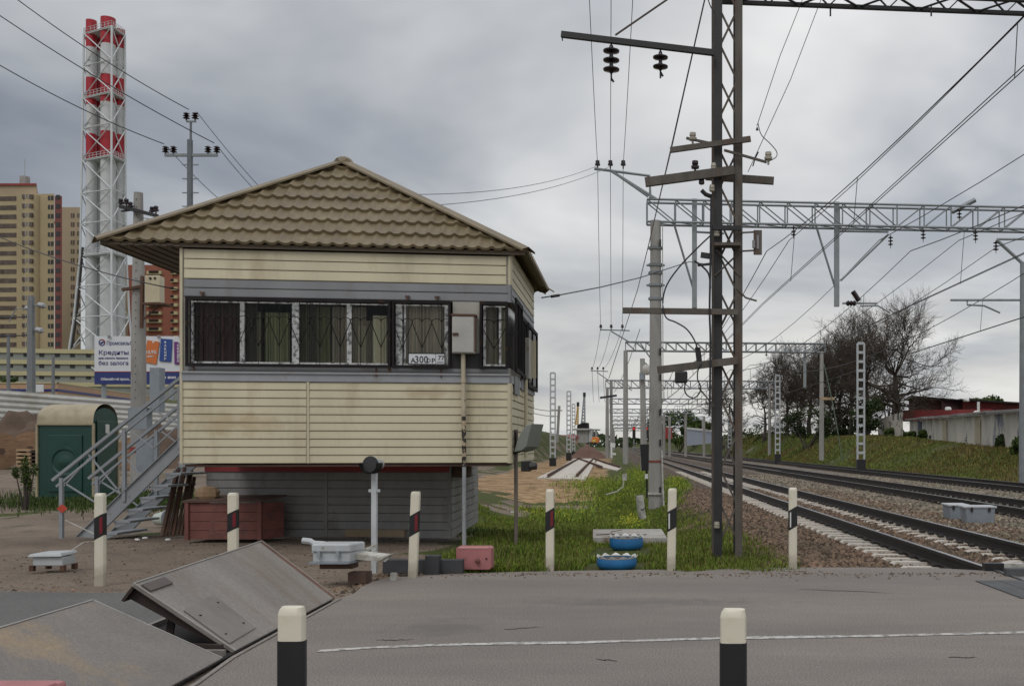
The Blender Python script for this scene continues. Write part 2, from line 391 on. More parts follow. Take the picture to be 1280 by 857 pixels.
def axis_pts(lo, hi, d0, centre, rad, grow=1.12):
    out = []; x = centre; d = d0
    while x < hi:
        out.append(x); x += d
        if x > centre+rad: d *= grow
    x = centre-d0; d = d0
    while x > lo:
        out.append(x); x -= d
        if x < centre-rad: d *= grow
    return sorted(out+[lo, hi])
xs = axis_pts(-3500, 3500, .3, 3, 24, 1.08); ys = axis_pts(-40, 5000, .3, 26, 24, 1.045)
vs = []; zone = []
for y in ys:
    for x in xs:
        s = ssl(x, y); vs.append((x, y, tz(x, y)))
        nz = noise.noise(V(x*.5, y*.5, 3))*.7+noise.noise(V(x*1.7, y*1.7, 8))*.35
        g = sd_ = b = 0.0
        if s > 1.9+nz*.9 and s < 18.9+nz*.3: b = 1.0 if y < 330 else .6
        elif s >= 18.9: g = 1.0 if nz < .42 else .35
        elif y > 38+nz*3 and y < 190 and -7.2+nz < s < -.5+nz*.8: sd_ = 1.0
        elif y < 40 and s > (-2.7+.24*max(0, 14-y) if y < 18 else -.145*y)+nz*.8: g = 1.0
        elif s > -.8+nz: g = 1.0
        elif s < -6.8 and y > 62: g = .75 if nz < .1 else .3
        elif x < -6 and y > 17 and nz > .22: g = .7
        if -4.0 < s < -1 and 30 < y < 37 and nz > -.1: g = .2
        if y > 350: g = 1
        zone.append((g, sd_, b, 1))
nx = len(xs)
fs = [(j*nx+i, j*nx+i+1, (j+1)*nx+i+1, (j+1)*nx+i) for j in range(len(ys)-1) for i in range(nx-1)]
me = bpy.data.meshes.new('ground'); me.from_pydata(vs, [], fs)
ca = me.color_attributes.new('zone', 'FLOAT_COLOR', 'POINT'); ca.data.foreach_set('color', [c for q in zone for c in q])
me.polygons.foreach_set('use_smooth', [True]*len(fs))
gm = bpy.data.materials.new('ground'); gm.use_nodes = True; t = gm.node_tree; b = t.nodes['Principled BSDF']
geo = N(t, 'ShaderNodeNewGeometry'); at = N(t, 'ShaderNodeAttribute', attribute_name='zone')
def tn(scale, det=6, rough=.6):
    n = N(t, 'ShaderNodeTexNoise'); n.inputs['Scale'].default_value = scale; n.inputs['Detail'].default_value = det; n.inputs['Roughness'].default_value = rough
    t.links.new(geo.outputs['Position'], n.inputs['Vector']); return n.outputs[0]
big, mid_, fin = tn(.35), tn(2.2), tn(22, 3)
dirt = ramp(t, big, [(.30, (.130, .101, .078)), (.5, (.185, .148, .115)), (.72, (.24, .19, .145))])
dirt = mixc(t, ramp(t, mid_, [(.5, 0.0), (.72, .8)]), dirt, (.105, .088, .072))
sand = ramp(t, mid_, [(.32, (.15, .095, .05)), (.46, (.27, .18, .095)), (.6, (.37, .25, .14)), (.75, (.43, .31, .19))])
sand = mixc(t, ramp(t, big, [(.5, 0.0), (.66, .75)]), sand, (.13, .075, .045))
gr = ramp(t, big, [(.32, (.070, .078, .024)), (.5, (.055, .075, .020)), (.7, (.085, .068, .032))])
gr = mixc(t, ramp(t, mid_, [(.52, 0.0), (.7, .85)]), gr, (.085, .062, .032))
vo = N(t, 'ShaderNodeTexVoronoi'); vo.inputs['Scale'].default_value = 18; t.links.new(geo.outputs['Position'], vo.inputs['Vector'])
sp = N(t, 'ShaderNodeSeparateColor'); t.links.new(vo.outputs['Color'], sp.inputs[0])
bal = ramp(t, sp.outputs[0], [(0.0, (.035, .025, .020)), (.5, (.082, .058, .044)), (.85, (.13, .096, .075)), (1.0, (.27, .235, .20))])
sxy = N(t, 'ShaderNodeSeparateXYZ'); t.links.new(geo.outputs['Position'], sxy.inputs[0])
sacross = math_(t, 'ADD', sxy.outputs[0], math_(t, 'MULTIPLY', sxy.outputs[1], .0936))
gband = math_(t, 'ADD', sacross, math_(t, 'MULTIPLY', big, 9.0))
balg = ramp(t, sp.outputs[0], [(0.0, (.08, .07, .058)), (.6, (.17, .145, .12)), (1.0, (.34, .31, .27))])
bal = mixc(t, ramp(t, math_(t, 'DIVIDE', gband, 30.0), [(.42, 0.0), (.54, .85)]), bal, balg)
s3 = N(t, 'ShaderNodeSeparateColor'); t.links.new(at.outputs['Color'], s3.inputs[0])
def zf_(i, n=mid_):
    return ramp(t, math_(t, 'ADD', s3.outputs[i], math_(t, 'MULTIPLY', math_(t, 'SUBTRACT', n, .5), .9)), [(.35, 0.0), (.65, 1.0)])
c = mixc(t, zf_(0), dirt, gr); c = mixc(t, zf_(1), c, sand); c = mixc(t, zf_(2), c, bal)
c = mixc(t, 1.0, c, ramp(t, fin, [(.25, .72), (.75, 1.28)]), 'MULTIPLY')
t.links.new(c, b.inputs['Base Color']); b.inputs['Roughness'].default_value = .95; b.inputs['Specular IOR Level'].default_value = .15
bm = N(t, 'ShaderNodeBump'); bm.inputs['Strength'].default_value = .6; bm.inputs['Distance'].default_value = .03
t.links.new(math_(t, 'ADD', fin, math_(t, 'MULTIPLY', tn(7, 3), 1.5)), bm.inputs['Height']); t.links.new(bm.outputs[0], b.inputs['Normal'])
me.materials.append(gm); go = bpy.data.objects.new('ground', me); col.objects.link(go); tag(go, kind='structure')

def slab(name, pts, z, th, m, kind='structure'):
    b = MB(); b.prism([V(p[0], p[1], z-th) for p in pts], V(0, 0, th)); o = b.build(name, m)
    return tag(o, kind=kind) if kind else o
HL = [(-2.60, -3), (-3.25, 6.30), (-3.39, 7.07), (-3.64, 9.88)]     # hinge line of the raised plates
edge = [G(443, 741), G(452, 733), G(465, 727), G(482, 722), G(520, 719), G(560, 716.5), G(620, 715), G(690, 713), G(780, 712), G(860, 710.5), G(960, 709), G(1080, 708.5), G(1180, 710), G(1250, 713.5)]
edge2 = []
for a, b_ in zip(edge, edge[1:]):
    for k in range(4):
        p = a.lerp(b_, k/4); edge2.append((p.x, p.y+.025*noise.noise(V(p.x*4, 0, 0))))
edge2.append((edge[-1].x, edge[-1].y))
slab('road', HL+edge2+[(4.4, 10.9), (40, 9.2), (40, -3)], 0.0, .3, asph)
slab('side_road', [(-30, -3), (-2.75, -3), (-3.37, 6.3), (-3.5, 7.07), (-3.74, 9.9), (-4.1, 10.4), (-5.0, 10.5), (-6.2, 10.3), (-7.4, 10.42), (-9, 10.2), (-30, 9.4)], -.012, .2, asph_dark)
# white edge line, worn
lp = [(398, 813.5), (470, 809), (560, 805.5), (640, 804), (720, 803), (800, 800.5), (900, 797.5), (1000, 796), (1100, 794.5), (1200, 792), (1290, 790), (1500, 786)]
b = MB(); L = [G(*p) for p in lp]
pts = []
for a, c_ in zip(L, L[1:]):
    for k in range(8): pts.append(a.lerp(c_, k/8))
for a, c_ in zip(pts, pts[1:]):
    w0 = .043+.022*noise.noise(a*4); w1 = .043+.022*noise.noise(c_*4)
    b.add([a+V(0, -w0, .004), c_+V(0, -w1, .004), c_+V(0, w1, .004), a+V(0, w0, .004)], [(0, 1, 2, 3)])
tag(b.build('road_marking', paint_white), kind='structure')
# cracks and tar in the asphalt
b = MB()
for (x0, y0, x1, y1) in ((630, 786, 680, 783), (745, 823, 775, 826), (1000, 736, 1120, 741), (1185, 821, 1225, 822), (470, 800, 520, 799)):
    a, c_ = G(x0, y0), G(x1, y1); n_ = 9; prev = a
    for k in range(1, n_+1):
        q = a.lerp(c_, k/n_)+V(random.uniform(-.02, .02), random.uniform(-.03, .03), 0); w = .012*math.sin(math.pi*k/n_)+.003
        b.add([prev+V(0, -w, .003), q+V(0, -w, .003), q+V(0, w, .003), prev+V(0, w, .003)], [(0, 1, 2, 3)]); prev = q
tag(b.build('road_crack', mat('crack', (.06, .055, .05), .95)), kind='structure')
# ------------------------------------------------------------------ railway
def sleeper_proto(root, t, s0, zt):
    b = MB(); w = .115
    def sect(s, z, ww): return [T(s0+s, t-ww, z), T(s0+s, t+ww, z)]
    prof = [(-1.35, -.03), (-1.30, 0), (-.45, -.015), (-.25, -.06), (.25, -.06), (.45, -.015), (1.30, 0), (1.35, -.03)]
    vs = []; 
    for s, z in prof: vs += [T(s0+s, t-w, zt+z-.09), T(s0+s, t-w*.85, zt+z), T(s0+s, t+w*.85, zt+z), T(s0+s, t+w, zt+z-.09)]
    fs = []
    for i in range(len(prof)-1):
        for k in range(3): fs.append((i*4+k, i*4+k+1, (i+1)*4+k+1, (i+1)*4+k))
    fs += [(0, 1, 2, 3), tuple(len(vs)-4+k for k in (3, 2, 1, 0))]
    b.add(vs, fs); b.cm = 1
    for q in (-.76, .76):
        for e in (-.12, .12): b.box(T(s0+q+e, t, zt+.012), (.09, .16, .035), -math.atan(TK)*0)
    return b
def railtrack(s0, label, zr, t0, t1, ts, sm_=None):
    sm_ = sm_ or sleeper_m
    root = thing('railway_track', label, 'railway track', T(s0, t0, -.24), group=None)
    for q in (-.795, .795):
        b = MB()
        def ext(w, z0, z1, off=0):
            a, c_ = T(s0+q+off, t0, (z0+z1)/2), T(s0+q+off, t1, (z0+z1)/2)
            seg = [a.lerp(c_, k/12) for k in range(13)]
            b.bar(a, c_, w, z1-z0)
        ext(.14, zr-.175, zr-.155); ext(.03, zr-.155, zr-.045); ext(.072, zr-.045, zr-.002)
        b.cm = 1; ext(.060, zr-.001, zr+.003)
        b.build('rail', [rail_side, rail_top], root)
    zt = zr-.185-(.03 if sm_ is sleeper_old else 0); n = 0
    proto = sleeper_proto(root, ts, s0, zt).build('sleeper', [sm_, rail_side], root)
    t_ = ts+.545; k = 1
    while k < 100:
        c = proto.copy(); col.objects.link(c); c.parent = root; c.location = UT*(.545*k)+V(random.uniform(-.012, .012), 0, random.uniform(-.012, .006)); k += 1
    b = MB()
    while ts+.545*k < min(t1, 420):
        q = sleeper_proto(root, ts+.545*k, s0, zt); b.add(q.v, q.f); k += 1
    if b.v: o = b.build('sleepers', sleeper_old, root); o['kind'] = 'stuff'
    return root
railtrack(5.35, 'nearest railway track, with bright concrete sleeper ends, that runs into the road crossing', 0.012, -4, 900, 12.0)
railtrack(10.45, 'middle railway track between the trackside cabinets and the farthest track', 0.012, 0, 900, 13, sleeper_old)
railtrack(15.6, 'farthest railway track, along the foot of the grassy embankment', 0.012, 10, 900, 26, sleeper_old)
# crossing panels beside the near rail
b = MB()
for i in range(14):
    for j in range(3):
        t0 = 10.75-.09*i
        if j < 3: b.obox(T(3.98+j*.26, t0-.085+ .0, .0), VT*.25, UT*.08, V(0, 0, .012))
tag(b.build('rubber_crossing_panel', rubber), 'grey ribbed rubber crossing panel beside the near rail at the road', 'crossing panel')
# striped kerb blocks between the rails
b = MB(); 
for i, (x0, x1) in enumerate(((1226, 1250), (1250, 1275), (1275, 1300))):
    a, c_ = G(x0, 711, .0), G(x1, 711, .0); b.cm = 1 if i == 1 else 0
    b.obox(V(a.x, 12.0, -.10), V(c_.x-a.x-.002, 0, 0), V(0, .12, 0), V(0, 0, .19))
tag(b.build('striped_kerb_block', [black_m, white_dirty]), 'low black and white kerb block between the rails at the road edge', 'kerb block')
a = G(1257, 719); b = MB(); b.box(a+V(.12, 0, .04), (.26, .12, .10))
tag(b.build('guard_block', rubber, bevel=.01), 'small dark grey block in front of the striped kerb block', 'block')
# track cabinets between the tracks
def cabinet(x0, x1, ytop, ybot, label, dz):
    D = (H+.24)*F/(ybot-YH); a = W(x0, D, -.24); c_ = W(x1, D, -.24); w = (c_-a).length; h = (ybot-ytop)*D/F
    r = thing('trackside_cabinet', label, 'equipment cabinet', (a+c_)/2, group='grey cabinets between the railway tracks')
    m = (a+c_)/2+V(0, dz/2, 0)
    b = MB(); w2 = w*.43; b.add([m+V(-w2, -dz/2, 0), m+V(w2, -dz/2, 0), m+V(w2, dz/2, 0), m+V(-w2, dz/2, 0), m+V(-w/2*.96, -dz/2, h*.86), m+V(w/2*.96, -dz/2, h*.86), m+V(w/2*.96, dz/2, h*.86), m+V(-w/2*.96, dz/2, h*.86)],
        [(0, 3, 2, 1), (4, 5, 6, 7), (0, 1, 5, 4), (1, 2, 6, 5), (2, 3, 7, 6), (3, 0, 4, 7)]); b.build('body', box_grey, r, bevel=.015)
    b = MB(); b.box(m+V(0, 0, h*.93), (w*1.06, dz*1.08, h*.12)); b.build('lid', box_light, r, bevel=.012)
    for q in (-.28, .28):
        b = MB(); b.box(m+V(q*w, -dz/2-.02, h*.80), (.05, .03, .09)); b.build('latch', rail_side, r)
cabinet(1206, 1245, 632, 654.5, 'grey trackside cabinet with flat pale lid, the nearer one beside the middle track', .5)
cabinet(1186, 1212, 630, 649.5, 'grey trackside cabinet half hidden behind its nearer twin', .7)
# new track panel on the sand
zS = -.245
r = thing('switch_panel', 'new rusty railway switch laid on pale concrete slabs in the sand', 'railway switch', G(700, 597, zS))
b = MB(); 
for poly in ([(671, 597.5), (732, 599.6), (741, 583), (745, 574), (752, 568), (748, 562.3), (722, 561.8), (730, 566), (721, 571), (702, 583)],):
    b.prism([G(x, y, zS)-V(0, 0, .12) for x, y in poly], V(0, 0, .16))
b.prism([G(x, y, zS)-V(0, 0, .12) for x, y in [(742, 582), (772, 588), (777, 584.5), (747, 575)]], V(0, 0, .155))
b.build('concrete_slab', sleeper_m, r)
for pl in ([(684.5, 596.5), (700, 587), (715.5, 578), (727, 571.5), (735, 567), (736, 564.5), (728, 562.5), (715, 561.3)], [(720.5, 596), (729, 587), (736.5, 579), (744, 571), (748, 567), (747, 564.5), (741, 562.5), (728, 561)],
           [(722, 573), (735, 578), (753, 585)], [(743, 574), (757, 579), (775, 584.5)]):
    b = MB(); q = [G(x, y, zS+.04) for x, y in pl]
    for a, c_ in zip(q, q[1:]):
        b.bar(a+V(0, 0, .02), c_+V(0, 0, .02), .15, .03); b.bar(a+V(0, 0, .08), c_+V(0, 0, .08), .03, .1); b.bar(a+V(0, 0, .15), c_+V(0, 0, .15), .075, .05)
    b.build('rail', rail_rust, r)
# ------------------------------------------------------------------ grass, stones (stuff)
def scatter(name, label, cat, m, n, region, blade, seed):
    random.seed(seed); vs = []; fs = []; k = 0; tries = 0
    while k < n and tries < n*30:
        tries += 1; p = region()
        if p is None: continue
        q = blade(p); b0 = len(vs); vs += q[0]; fs += [tuple(i+b0 for i in f) for f in q[1]]; k += 1
    me = bpy.data.meshes.new(name); me.from_pydata(vs, [], fs); me.materials.append(m)
    o = bpy.data.objects.new(name, me); col.objects.link(o); tag(o, label, cat, kind='stuff'); return o
def blade_at(h, w):
    def f(p):
        a = random.uniform(0, 6.283); hh = h*random.uniform(.5, 1.3)*(1+.5*noise.noise(p*.7)); ww = w*random.uniform(.7, 1.3)*(1+p.y*.03)
        d = V(math.cos(a), math.sin(a), 0); e = V(-d.y, d.x, 0)*hh*random.uniform(.1, .6)
        return [p-d*ww-V(0, 0, .02), p+d*ww-V(0, 0, .02), p+d*ww*.6+e*.4+V(0, 0, hh*.6), p-d*ww*.6+e*.4+V(0, 0, hh*.6), p+e+V(0, 0, hh)], [(0, 1, 2, 3), (3, 2, 4)]
    return f
def reg_verge():
    u = random.random(); y = 11.9+38*u**1.6; s = random.uniform(-.14*y if y > 19 else -3.0, 2.6); x = (s-.0936*y)/1.0044
    ss = s+noise.noise(V(x*.5, y*.5, 3))*.9
    if s > 1.6 and random.random() < (s-1.6)*1.2: return None
    if y < 16 and x < -3.6: return None
    if y < 19.8 and x < -3.9-.09*(y-15): return None
    if y >= 19.8 and s < -.14*y: return None
    if noise.noise(V(x*.6, y*.35, 11)) < -.28 and random.random() < .8: return None
    if y < 12.05+.1*math.sin(x*7): return None
    if abs(x+1.17) < .38 and y < 13.1 or abs(x+1.25) < .42 and 13.6 < y < 15.2: return None
    if 29 < y < 37 and s < -.6 and noise.noise(V(x*.5, y*.4, 21)) < .1: return None
    if y > 37 and s < -.7: return None
    return V(x, y, tz(x, y))
scatter('grass', 'green grass on the verge between the signal cabin and the tracks', 'grass', grass_m, 85000, reg_verge, blade_at(.078, .0055), 3)
scatter('dry_grass', 'dry yellowish grass mixed into the trackside verge', 'grass', grass_y, 12000, reg_verge, blade_at(.12, .005), 4)
def reg_left():
    c = random.choice(((-15.6, 24.3, 1.1), (-15.4, 25.5, 1.3), (-14.2, 24.2, .7), (-11.8, 23.6, .8), (-13.2, 23.4, .9), (-9.2, 21.0, .9), (-6.2, 20.5, 1.0), (-7.6, 21.4, .8), (-8.6, 25, 1.2)))
    x = random.gauss(c[0], c[2]); y = random.gauss(c[1], c[2]*.8)
    return V(x, y, tz(x, y))
scatter('weeds', 'rank green weeds around the portable toilet and behind the stairs', 'weeds', leaf_g, 20000, reg_left, blade_at(.15, .007), 5)
def reg_slope():
    y = 30+150*random.random()**1.6; s = random.uniform(18.8, 29); x = (s-.0936*y)/1.0044
    if noise.noise(V(x*.25, y*.15, 31)) < -.12 and random.random() < .85: return None
    return V(x, y, tz(x, y))
scatter('slope_grass', 'tufty grass on the railway embankment at the right', 'grass', grass_s, 60000, reg_slope, blade_at(.15, .011), 6)
def reg_dry():
    y = 30+150*random.random()**1.6; s = random.uniform(18.9, 28); x = (s-.0936*y)/1.0044
    if noise.noise(V(x*.16, y*.10, 51)) < .02: return None
    return V(x, y, tz(x, y))
scatter('dry_slope_grass', 'dry brownish grass in patches on the embankment', 'grass', leafmat('dry_blade', (.150, .112, .045), .4), 30000, reg_dry, blade_at(.15, .011), 16)
def stone_shape(p, r):
    a = [V(random.gauss(0, 1), random.gauss(0, 1), random.gauss(0, .8)).normalized()*r*random.uniform(.6, 1.2) for _ in range(2)]
    x = V(r*random.uniform(.7, 1.3), 0, 0); an = random.uniform(0, 6.3); c_, s_ = math.cos(an), math.sin(an)
    o = [V(c_*i*r*random.uniform(.7, 1.2)-s_*j*r*random.uniform(.6, 1.1), s_*i*r+c_*j*r*random.uniform(.6, 1.1), random.uniform(-.2, .1)*r) for i, j in ((-1, -1), (1, -1), (1, 1), (-1, 1))]
    tp = V(random.uniform(-.4, .4)*r, random.uniform(-.4, .4)*r, r*random.uniform(.7, 1.1))
    tq = tp+V(c_*r*.6, s_*r*.6, -.1*r)
    return [p+q for q in o]+[p+tp, p+tq], [(0, 1, 5, 4), (1, 2, 5), (2, 3, 4, 5), (3, 0, 4)]
def reg_bal(s0, s1, y0, y1, pw=1.7):
    def f():
        y = y0+(y1-y0)*random.random()**pw; s = random.uniform(s0, s1); x = (s-.0936*y)/1.0044
        if x/y > .34: return None
        if s < 2.4 and random.random() < (2.4-s)*.9: return None
        return V(x, y, tz(x, y))
    return f
scatter('ballast', 'brown crushed stone ballast around the nearest track', 'ballast', stone_m, 42000, reg_bal(1.3, 8.4, 11.9, 40), lambda p: stone_shape(p, .034*random.uniform(.6, 1.4)), 8)
scatter('pale_ballast', 'paler crushed stone scattered between the tracks', 'ballast', stone_g, 12000, reg_bal(6.5, 15, 14, 60), lambda p: stone_shape(p, .04*random.uniform(.6, 1.4)), 9)
def reg_rub():
    x = random.uniform(-4.0, -2.9); y = random.uniform(10.0, 12.4); return V(x, y, tz(x, y))
scatter('rubble', 'loose broken stones by the end of the raised plates', 'rubble', stone_m, 500, reg_rub, lambda p: stone_shape(p, .02*random.uniform(.6, 1.6)), 10)
def flower(p):
    h = random.uniform(.12, .3); q = p+V(0, 0, h); r_ = random.uniform(.012, .03); a = random.uniform(0, 3)
    return [q+V(math.cos(a+k*2.1)*r_, math.sin(a+k*2.1)*r_, random.uniform(-.01, .02)) for k in range(3)]+[q+V(0, 0, .012)], [(0, 1, 2), (0, 1, 3), (1, 2, 3)]
def reg_yard():
    x = random.uniform(-10, -3.2); y = 10.4+9*random.random()**1.5
    return V(x, y, tz(x, y))
scatter('pebbles', 'small pebbles and grit strewn over the dirt yard', 'pebbles', stone_m, 1800, reg_yard, lambda p: stone_shape(p, .009*random.uniform(.4, 1.9)), 14)
def reg_edge():
    x = random.uniform(-3.4, 3.6); y = 11.72+abs(random.gauss(0, .22))*-1+.15
    return V(x, y, .003) if y < 11.8 else None
scatter('road_grit', 'grit washed onto the far edge of the asphalt', 'grit', stone_m, 600, reg_edge, lambda p: stone_shape(p, .008*random.uniform(.4, 1.7)), 15)
def reg_fl():  # flowers gather in drifts
    c = random.choice(((770, 620, 30), (745, 612, 22), (800, 600, 10), (846, 618, 8), (788, 655, 9), (700, 640, 25)))
    g_ = G(random.gauss(c[0], c[2]), random.gauss(c[1], 6), -.5)
    return V(g_.x, g_.y, tz(g_.x, g_.y))
scatter('wild_flowers', 'small yellow flowers in the verge grass', 'flowers', flower_y, 1700, reg_fl, flower, 11)
scatter('bright_weeds', 'bright green leafy weeds around the concrete pole', 'weeds', leaf_y, 9000, reg_fl, blade_at(.16, .008), 12)
random.seed(20)
# ------------------------------------------------------------------ signal cabin
mF = .13; D0 = 14.5; X0 = (226-CX)/F*D0
fdir = V(1, mF, 0).normalized(); fnor = V(mF, -1, 0).normalized()      # along the front, and out of it
sdir = V(-.08, 1, 0).normalized(); snor = V(1, .08, 0).normalized()
def fpx(px, off=0.0):      # point of the front wall seen in column px
    o = V(X0, D0, 0)+fnor*off; k = (px-CX)/F
    m_ = fdir.y/fdir.x; x = k*(o.y-m_*o.x)/(1-k*m_); return V(x, o.y+m_*(x-o.x), 0)
def FP(px, z, off=0.0): p = fpx(px, off); return V(p.x, p.y, z)
def zf(px, py, off=0.0): return H+(YH-py)*fpx(px, off).y/F
def FB(b, px0, px1, z0, z1, o0, o1):
    a, c_ = fpx(px0), fpx(px1); a = V(a.x, a.y, z0); return b.obox(a+fnor*o0, V(c_.x-a.x, c_.y-a.y, 0), fnor*(o1-o0), V(0, 0, z1-z0))
CR = FP(638, 0); SL = 3.67
def SB(b, l0, l1, z0, z1, o0, o1):
    return b.obox(CR+sdir*l0+snor*o0+V(0, 0, z0), sdir*(l1-l0), snor*(o1-o0), V(0, 0, z1-z0))
def boards(b, a, d, nrm, L, z0, z1, pitch=.118, dip=.016):
    a = Vector(a); n = max(1, round((z1-z0)/pitch)); p = (z1-z0)/n
    for i in range(n):
        z = z0+i*p; q = a+V(0, 0, z)
        pr = [(0, 0), (dip, .004), (dip, .02), (dip*.55, p-.010), (0, p-.008)]
        lo = [q+nrm*u+V(0, 0, w) for u, w in pr]; b.prism(lo, d*L)
Z = dict(bot=1.245, low=2.44, ledge=2.60, win0=2.67, win1=3.66, grey1=3.93, top=4.36)
cab = thing('signal_cabin', 'cream clad raised signal cabin with brown tiled hip roof and a band of barred windows', 'signal cabin', FP(430, 0)+V(0, 1.5, 0))
WL = (FP(638, 0)-FP(226, 0)).length; CL = FP(226, 0)
b = MB()   # core
cc_ = [CL-fnor*.02, CR-fnor*.02-snor*.02, CR+sdir*SL-snor*.02, CL+sdir*SL]
b.prism([V(p.x, p.y, Z['bot']) for p in cc_], V(0, 0, .012)); 
# walls below and above the window band
for (z0, z1) in ((Z['bot'], Z['win0']), (Z['win1'], Z['top'])):
    b.obox(CL-fnor*.12+V(0, 0, z0), fdir*WL, fnor*.11, V(0, 0, z1-z0))
    b.obox(CR-snor*.12+V(0, 0, z0), sdir*SL, snor*.11, V(0, 0, z1-z0))
    b.obox(CL+sdir*SL+V(0, 0, z0), fdir*(WL-.35), -fnor*.1, V(0, 0, z1-z0))
    b.obox(CL+V(0, 0, z0), sdir*SL, snor*.1, V(0, 0, z1-z0))
b.build('wall', inside, cab)
b = MB(); b.obox(CL+sdir*SL+V(0, 0, Z['win0']), fdir*(WL-.35), -fnor*.1, V(0, 0, 1)); b.obox(CL+V(0, 0, Z['win0']), sdir*SL, snor*.1, V(0, 0, 1))
b.obox(CL+V(0, 0, 2.45)-fnor*.1, fdir*(WL-.1), sdir*(SL-.2), V(0, 0, .04)); b.obox(CL+V(0, 0, 3.72)-fnor*.1, fdir*(WL-.1), sdir*(SL-.2), V(0, 0, .04))
b.build('room', inside, cab)
b = MB(); seam = fpx(385); sL = (seam-CL).length
boards(b, CL+fdir*.03, fdir, fnor, sL-.05, Z['bot'], Z['low'], .1195)
boards(b, CL+fdir*(sL+.02), fdir, fnor, WL-sL-.06, Z['bot'], Z['low'], .1195)
boards(b, CL+fdir*.05, fdir, fnor, WL-.11, Z['grey1'], Z['top'], .125)
b.build('front_siding', cream, cab)
b = MB(); boards(b, CR+sdir*.05, sdir, snor, SL-.05, Z['bot'], Z['low'], .1195); boards(b, CR+sdir*.05, sdir, snor, SL-.05, Z['grey1']-.02, Z['top']+.1, .125)
b.build('side_siding', cream, cab)
b = MB(); boards(b, CL+fdir*.05, fdir, fnor, WL-.08, Z['win1']+.01, Z['grey1']-.005, .13); 
boards(b, CR+sdir*.05, sdir, snor, SL-.05, Z['win1']+.01, Z['grey1']-.02, .13)
boards(b, CL+fdir*.05, fdir, fnor, WL-.08, Z['ledge'], Z['win0'], .07, .01); b.build('grey_siding_band', grey_side, cab)
b = MB(); FB(b, 228, 637, Z['low']+.004, Z['ledge']-.045, .0, .03); FB(b, 228, 637, Z['ledge']-.045, Z['ledge']-.02, .0, .055)
SB(b, .05, SL, Z['low']+.004, Z['ledge']-.045, 0, .03); b.build('ledge', grey_ledge, cab)
b = MB()
FB(b, 225.5, 229, Z['bot']-.005, Z['top'], -.02, .03); FB(b, 384, 387, Z['bot'], Z['low'], .0, .026)
FB(b, 634.5, 638.4, Z['bot']-.005, Z['low'], -.02, .026); SB(b, 0.0, .05, Z['bot']-.005, Z['low'], -.02, .024)
FB(b, 635.5, 638.4, Z['grey1'], Z['top'], -.02, .026); SB(b, 0.0, .05, Z['grey1'], Z['top'], -.02, .024)
SB(b, 2.0, 2.06, Z['bot'], Z['low'], 0, .028)
b.each('corner_trim', cream_trim, cab)
b = MB(); FB(b, 635, 638.6, Z['win1'], Z['grey1'], -.02, .027); SB(b, 0, .05, Z['win1'], Z['grey1'], -.02, .024); b.each('corner_trim', grey_side, cab)
# ---- windows
wz0, wz1 = Z['win0'], Z['win1']
def win(px0, px1, posts, curtains, dark=True):
    fr = MB(); w = .03
    FB(fr, px0, px1, wz0+.01, wz0+.06, -.07, -.03); FB(fr, px0, px1, wz1-.07, wz1-.05, -.07, -.03)
    for p, wd_ in posts: FB(fr, p-wd_/2, p+wd_/2, wz0+.01, wz1-.05, -.072, -.02)
    fo = fr.build('window', white_frame, cab)
    g = MB(); a, c_ = FP(px0, wz0+.04, -.06), FP(px1, wz0+.04, -.06); g.add([a, c_, c_+V(0, 0, .9), a+V(0, 0, .9)], [(0, 1, 2, 3)]); g.build('pane', pane, fo)
    for (q0, q1, m_, top) in curtains:
        c = MB(); vs = []; n = 28
        for i in range(n+1):
            p = FP(q0+(q1-q0)*i/n, wz0, -.12-.02*math.sin(i*1.9)); vs += [p, p+V(0, 0, top)]
        c.add(vs, [(2*i, 2*i+2, 2*i+3, 2*i+1) for i in range(n)]); c.build('curtain', m_, fo, smooth=True)
cur_g = mat('green_curtain', (.26, .27, .155), .9, var=.5, scale=6, stretch=(4, 4, .1))
cur_w = mat('pale_curtain', (.75, .72, .58), .9, var=.25, scale=6, stretch=(4, 4, .1))
cur_b = mat('brown_curtain', (.42, .37, .30), .9, var=.4, scale=6, stretch=(5, 5, .1))
cur_m = mat('maroon_curtain', (.075, .04, .036), .9, var=.5, scale=6, stretch=(4, 4, .1)); cur_d = mat('dusky_curtain', (.12, .115, .085), .9, var=.5, scale=6, stretch=(4, 4, .1))
win(238, 487, [(239.5, 2.5), (302, 5.5), (369, 9), (436, 6), (486, 2.5)],
    [(241, 299, cur_m, .93), (305, 322, cur_d, .93), (326, 331, cur_d, .93), (374, 396, cur_d, .93), (440, 458, cur_b, .9), (322, 326, cur_w, .8), (331, 362, cur_g, .8), (374, 384, cur_g, .9), (396, 413, cur_g, .9), (415, 434, cur_b, .9), (448, 458, cur_w, .62), (466, 484, cur_w, .78), (458, 466, cur_b, .7)])
win(495, 562, [(499, 9), (559, 7), (506, 2)], [(508, 556, cur_b, .95)])
win(604, 632, [(605.5, 3), (625, 3)], [(607, 621, cur_b, .95), (624, 632, cur_w, .9), (617, 622, cur_w, .45)])
for (x0, x1, h_) in ((510, 545, .45),):
    b = MB(); FB(b, x0, x1, wz0+h_, wz0+h_+.02, -.16, -.15); FB(b, 520, 538, wz0+.02, wz0+.42, -.165, -.155); b.build('poster', mat('brown_paper', (.16, .07, .04), .7), cab)
# reveals behind grille
b = MB(); FB(b, 566, 601, wz0, wz1, -.03, .01); b.build('wall_panel', meter_m, cab)
b = MB(); FB(b, 562.5, 601, wz0, wz0+.22, .011, .02); b.build('wall_panel', black_m, cab)
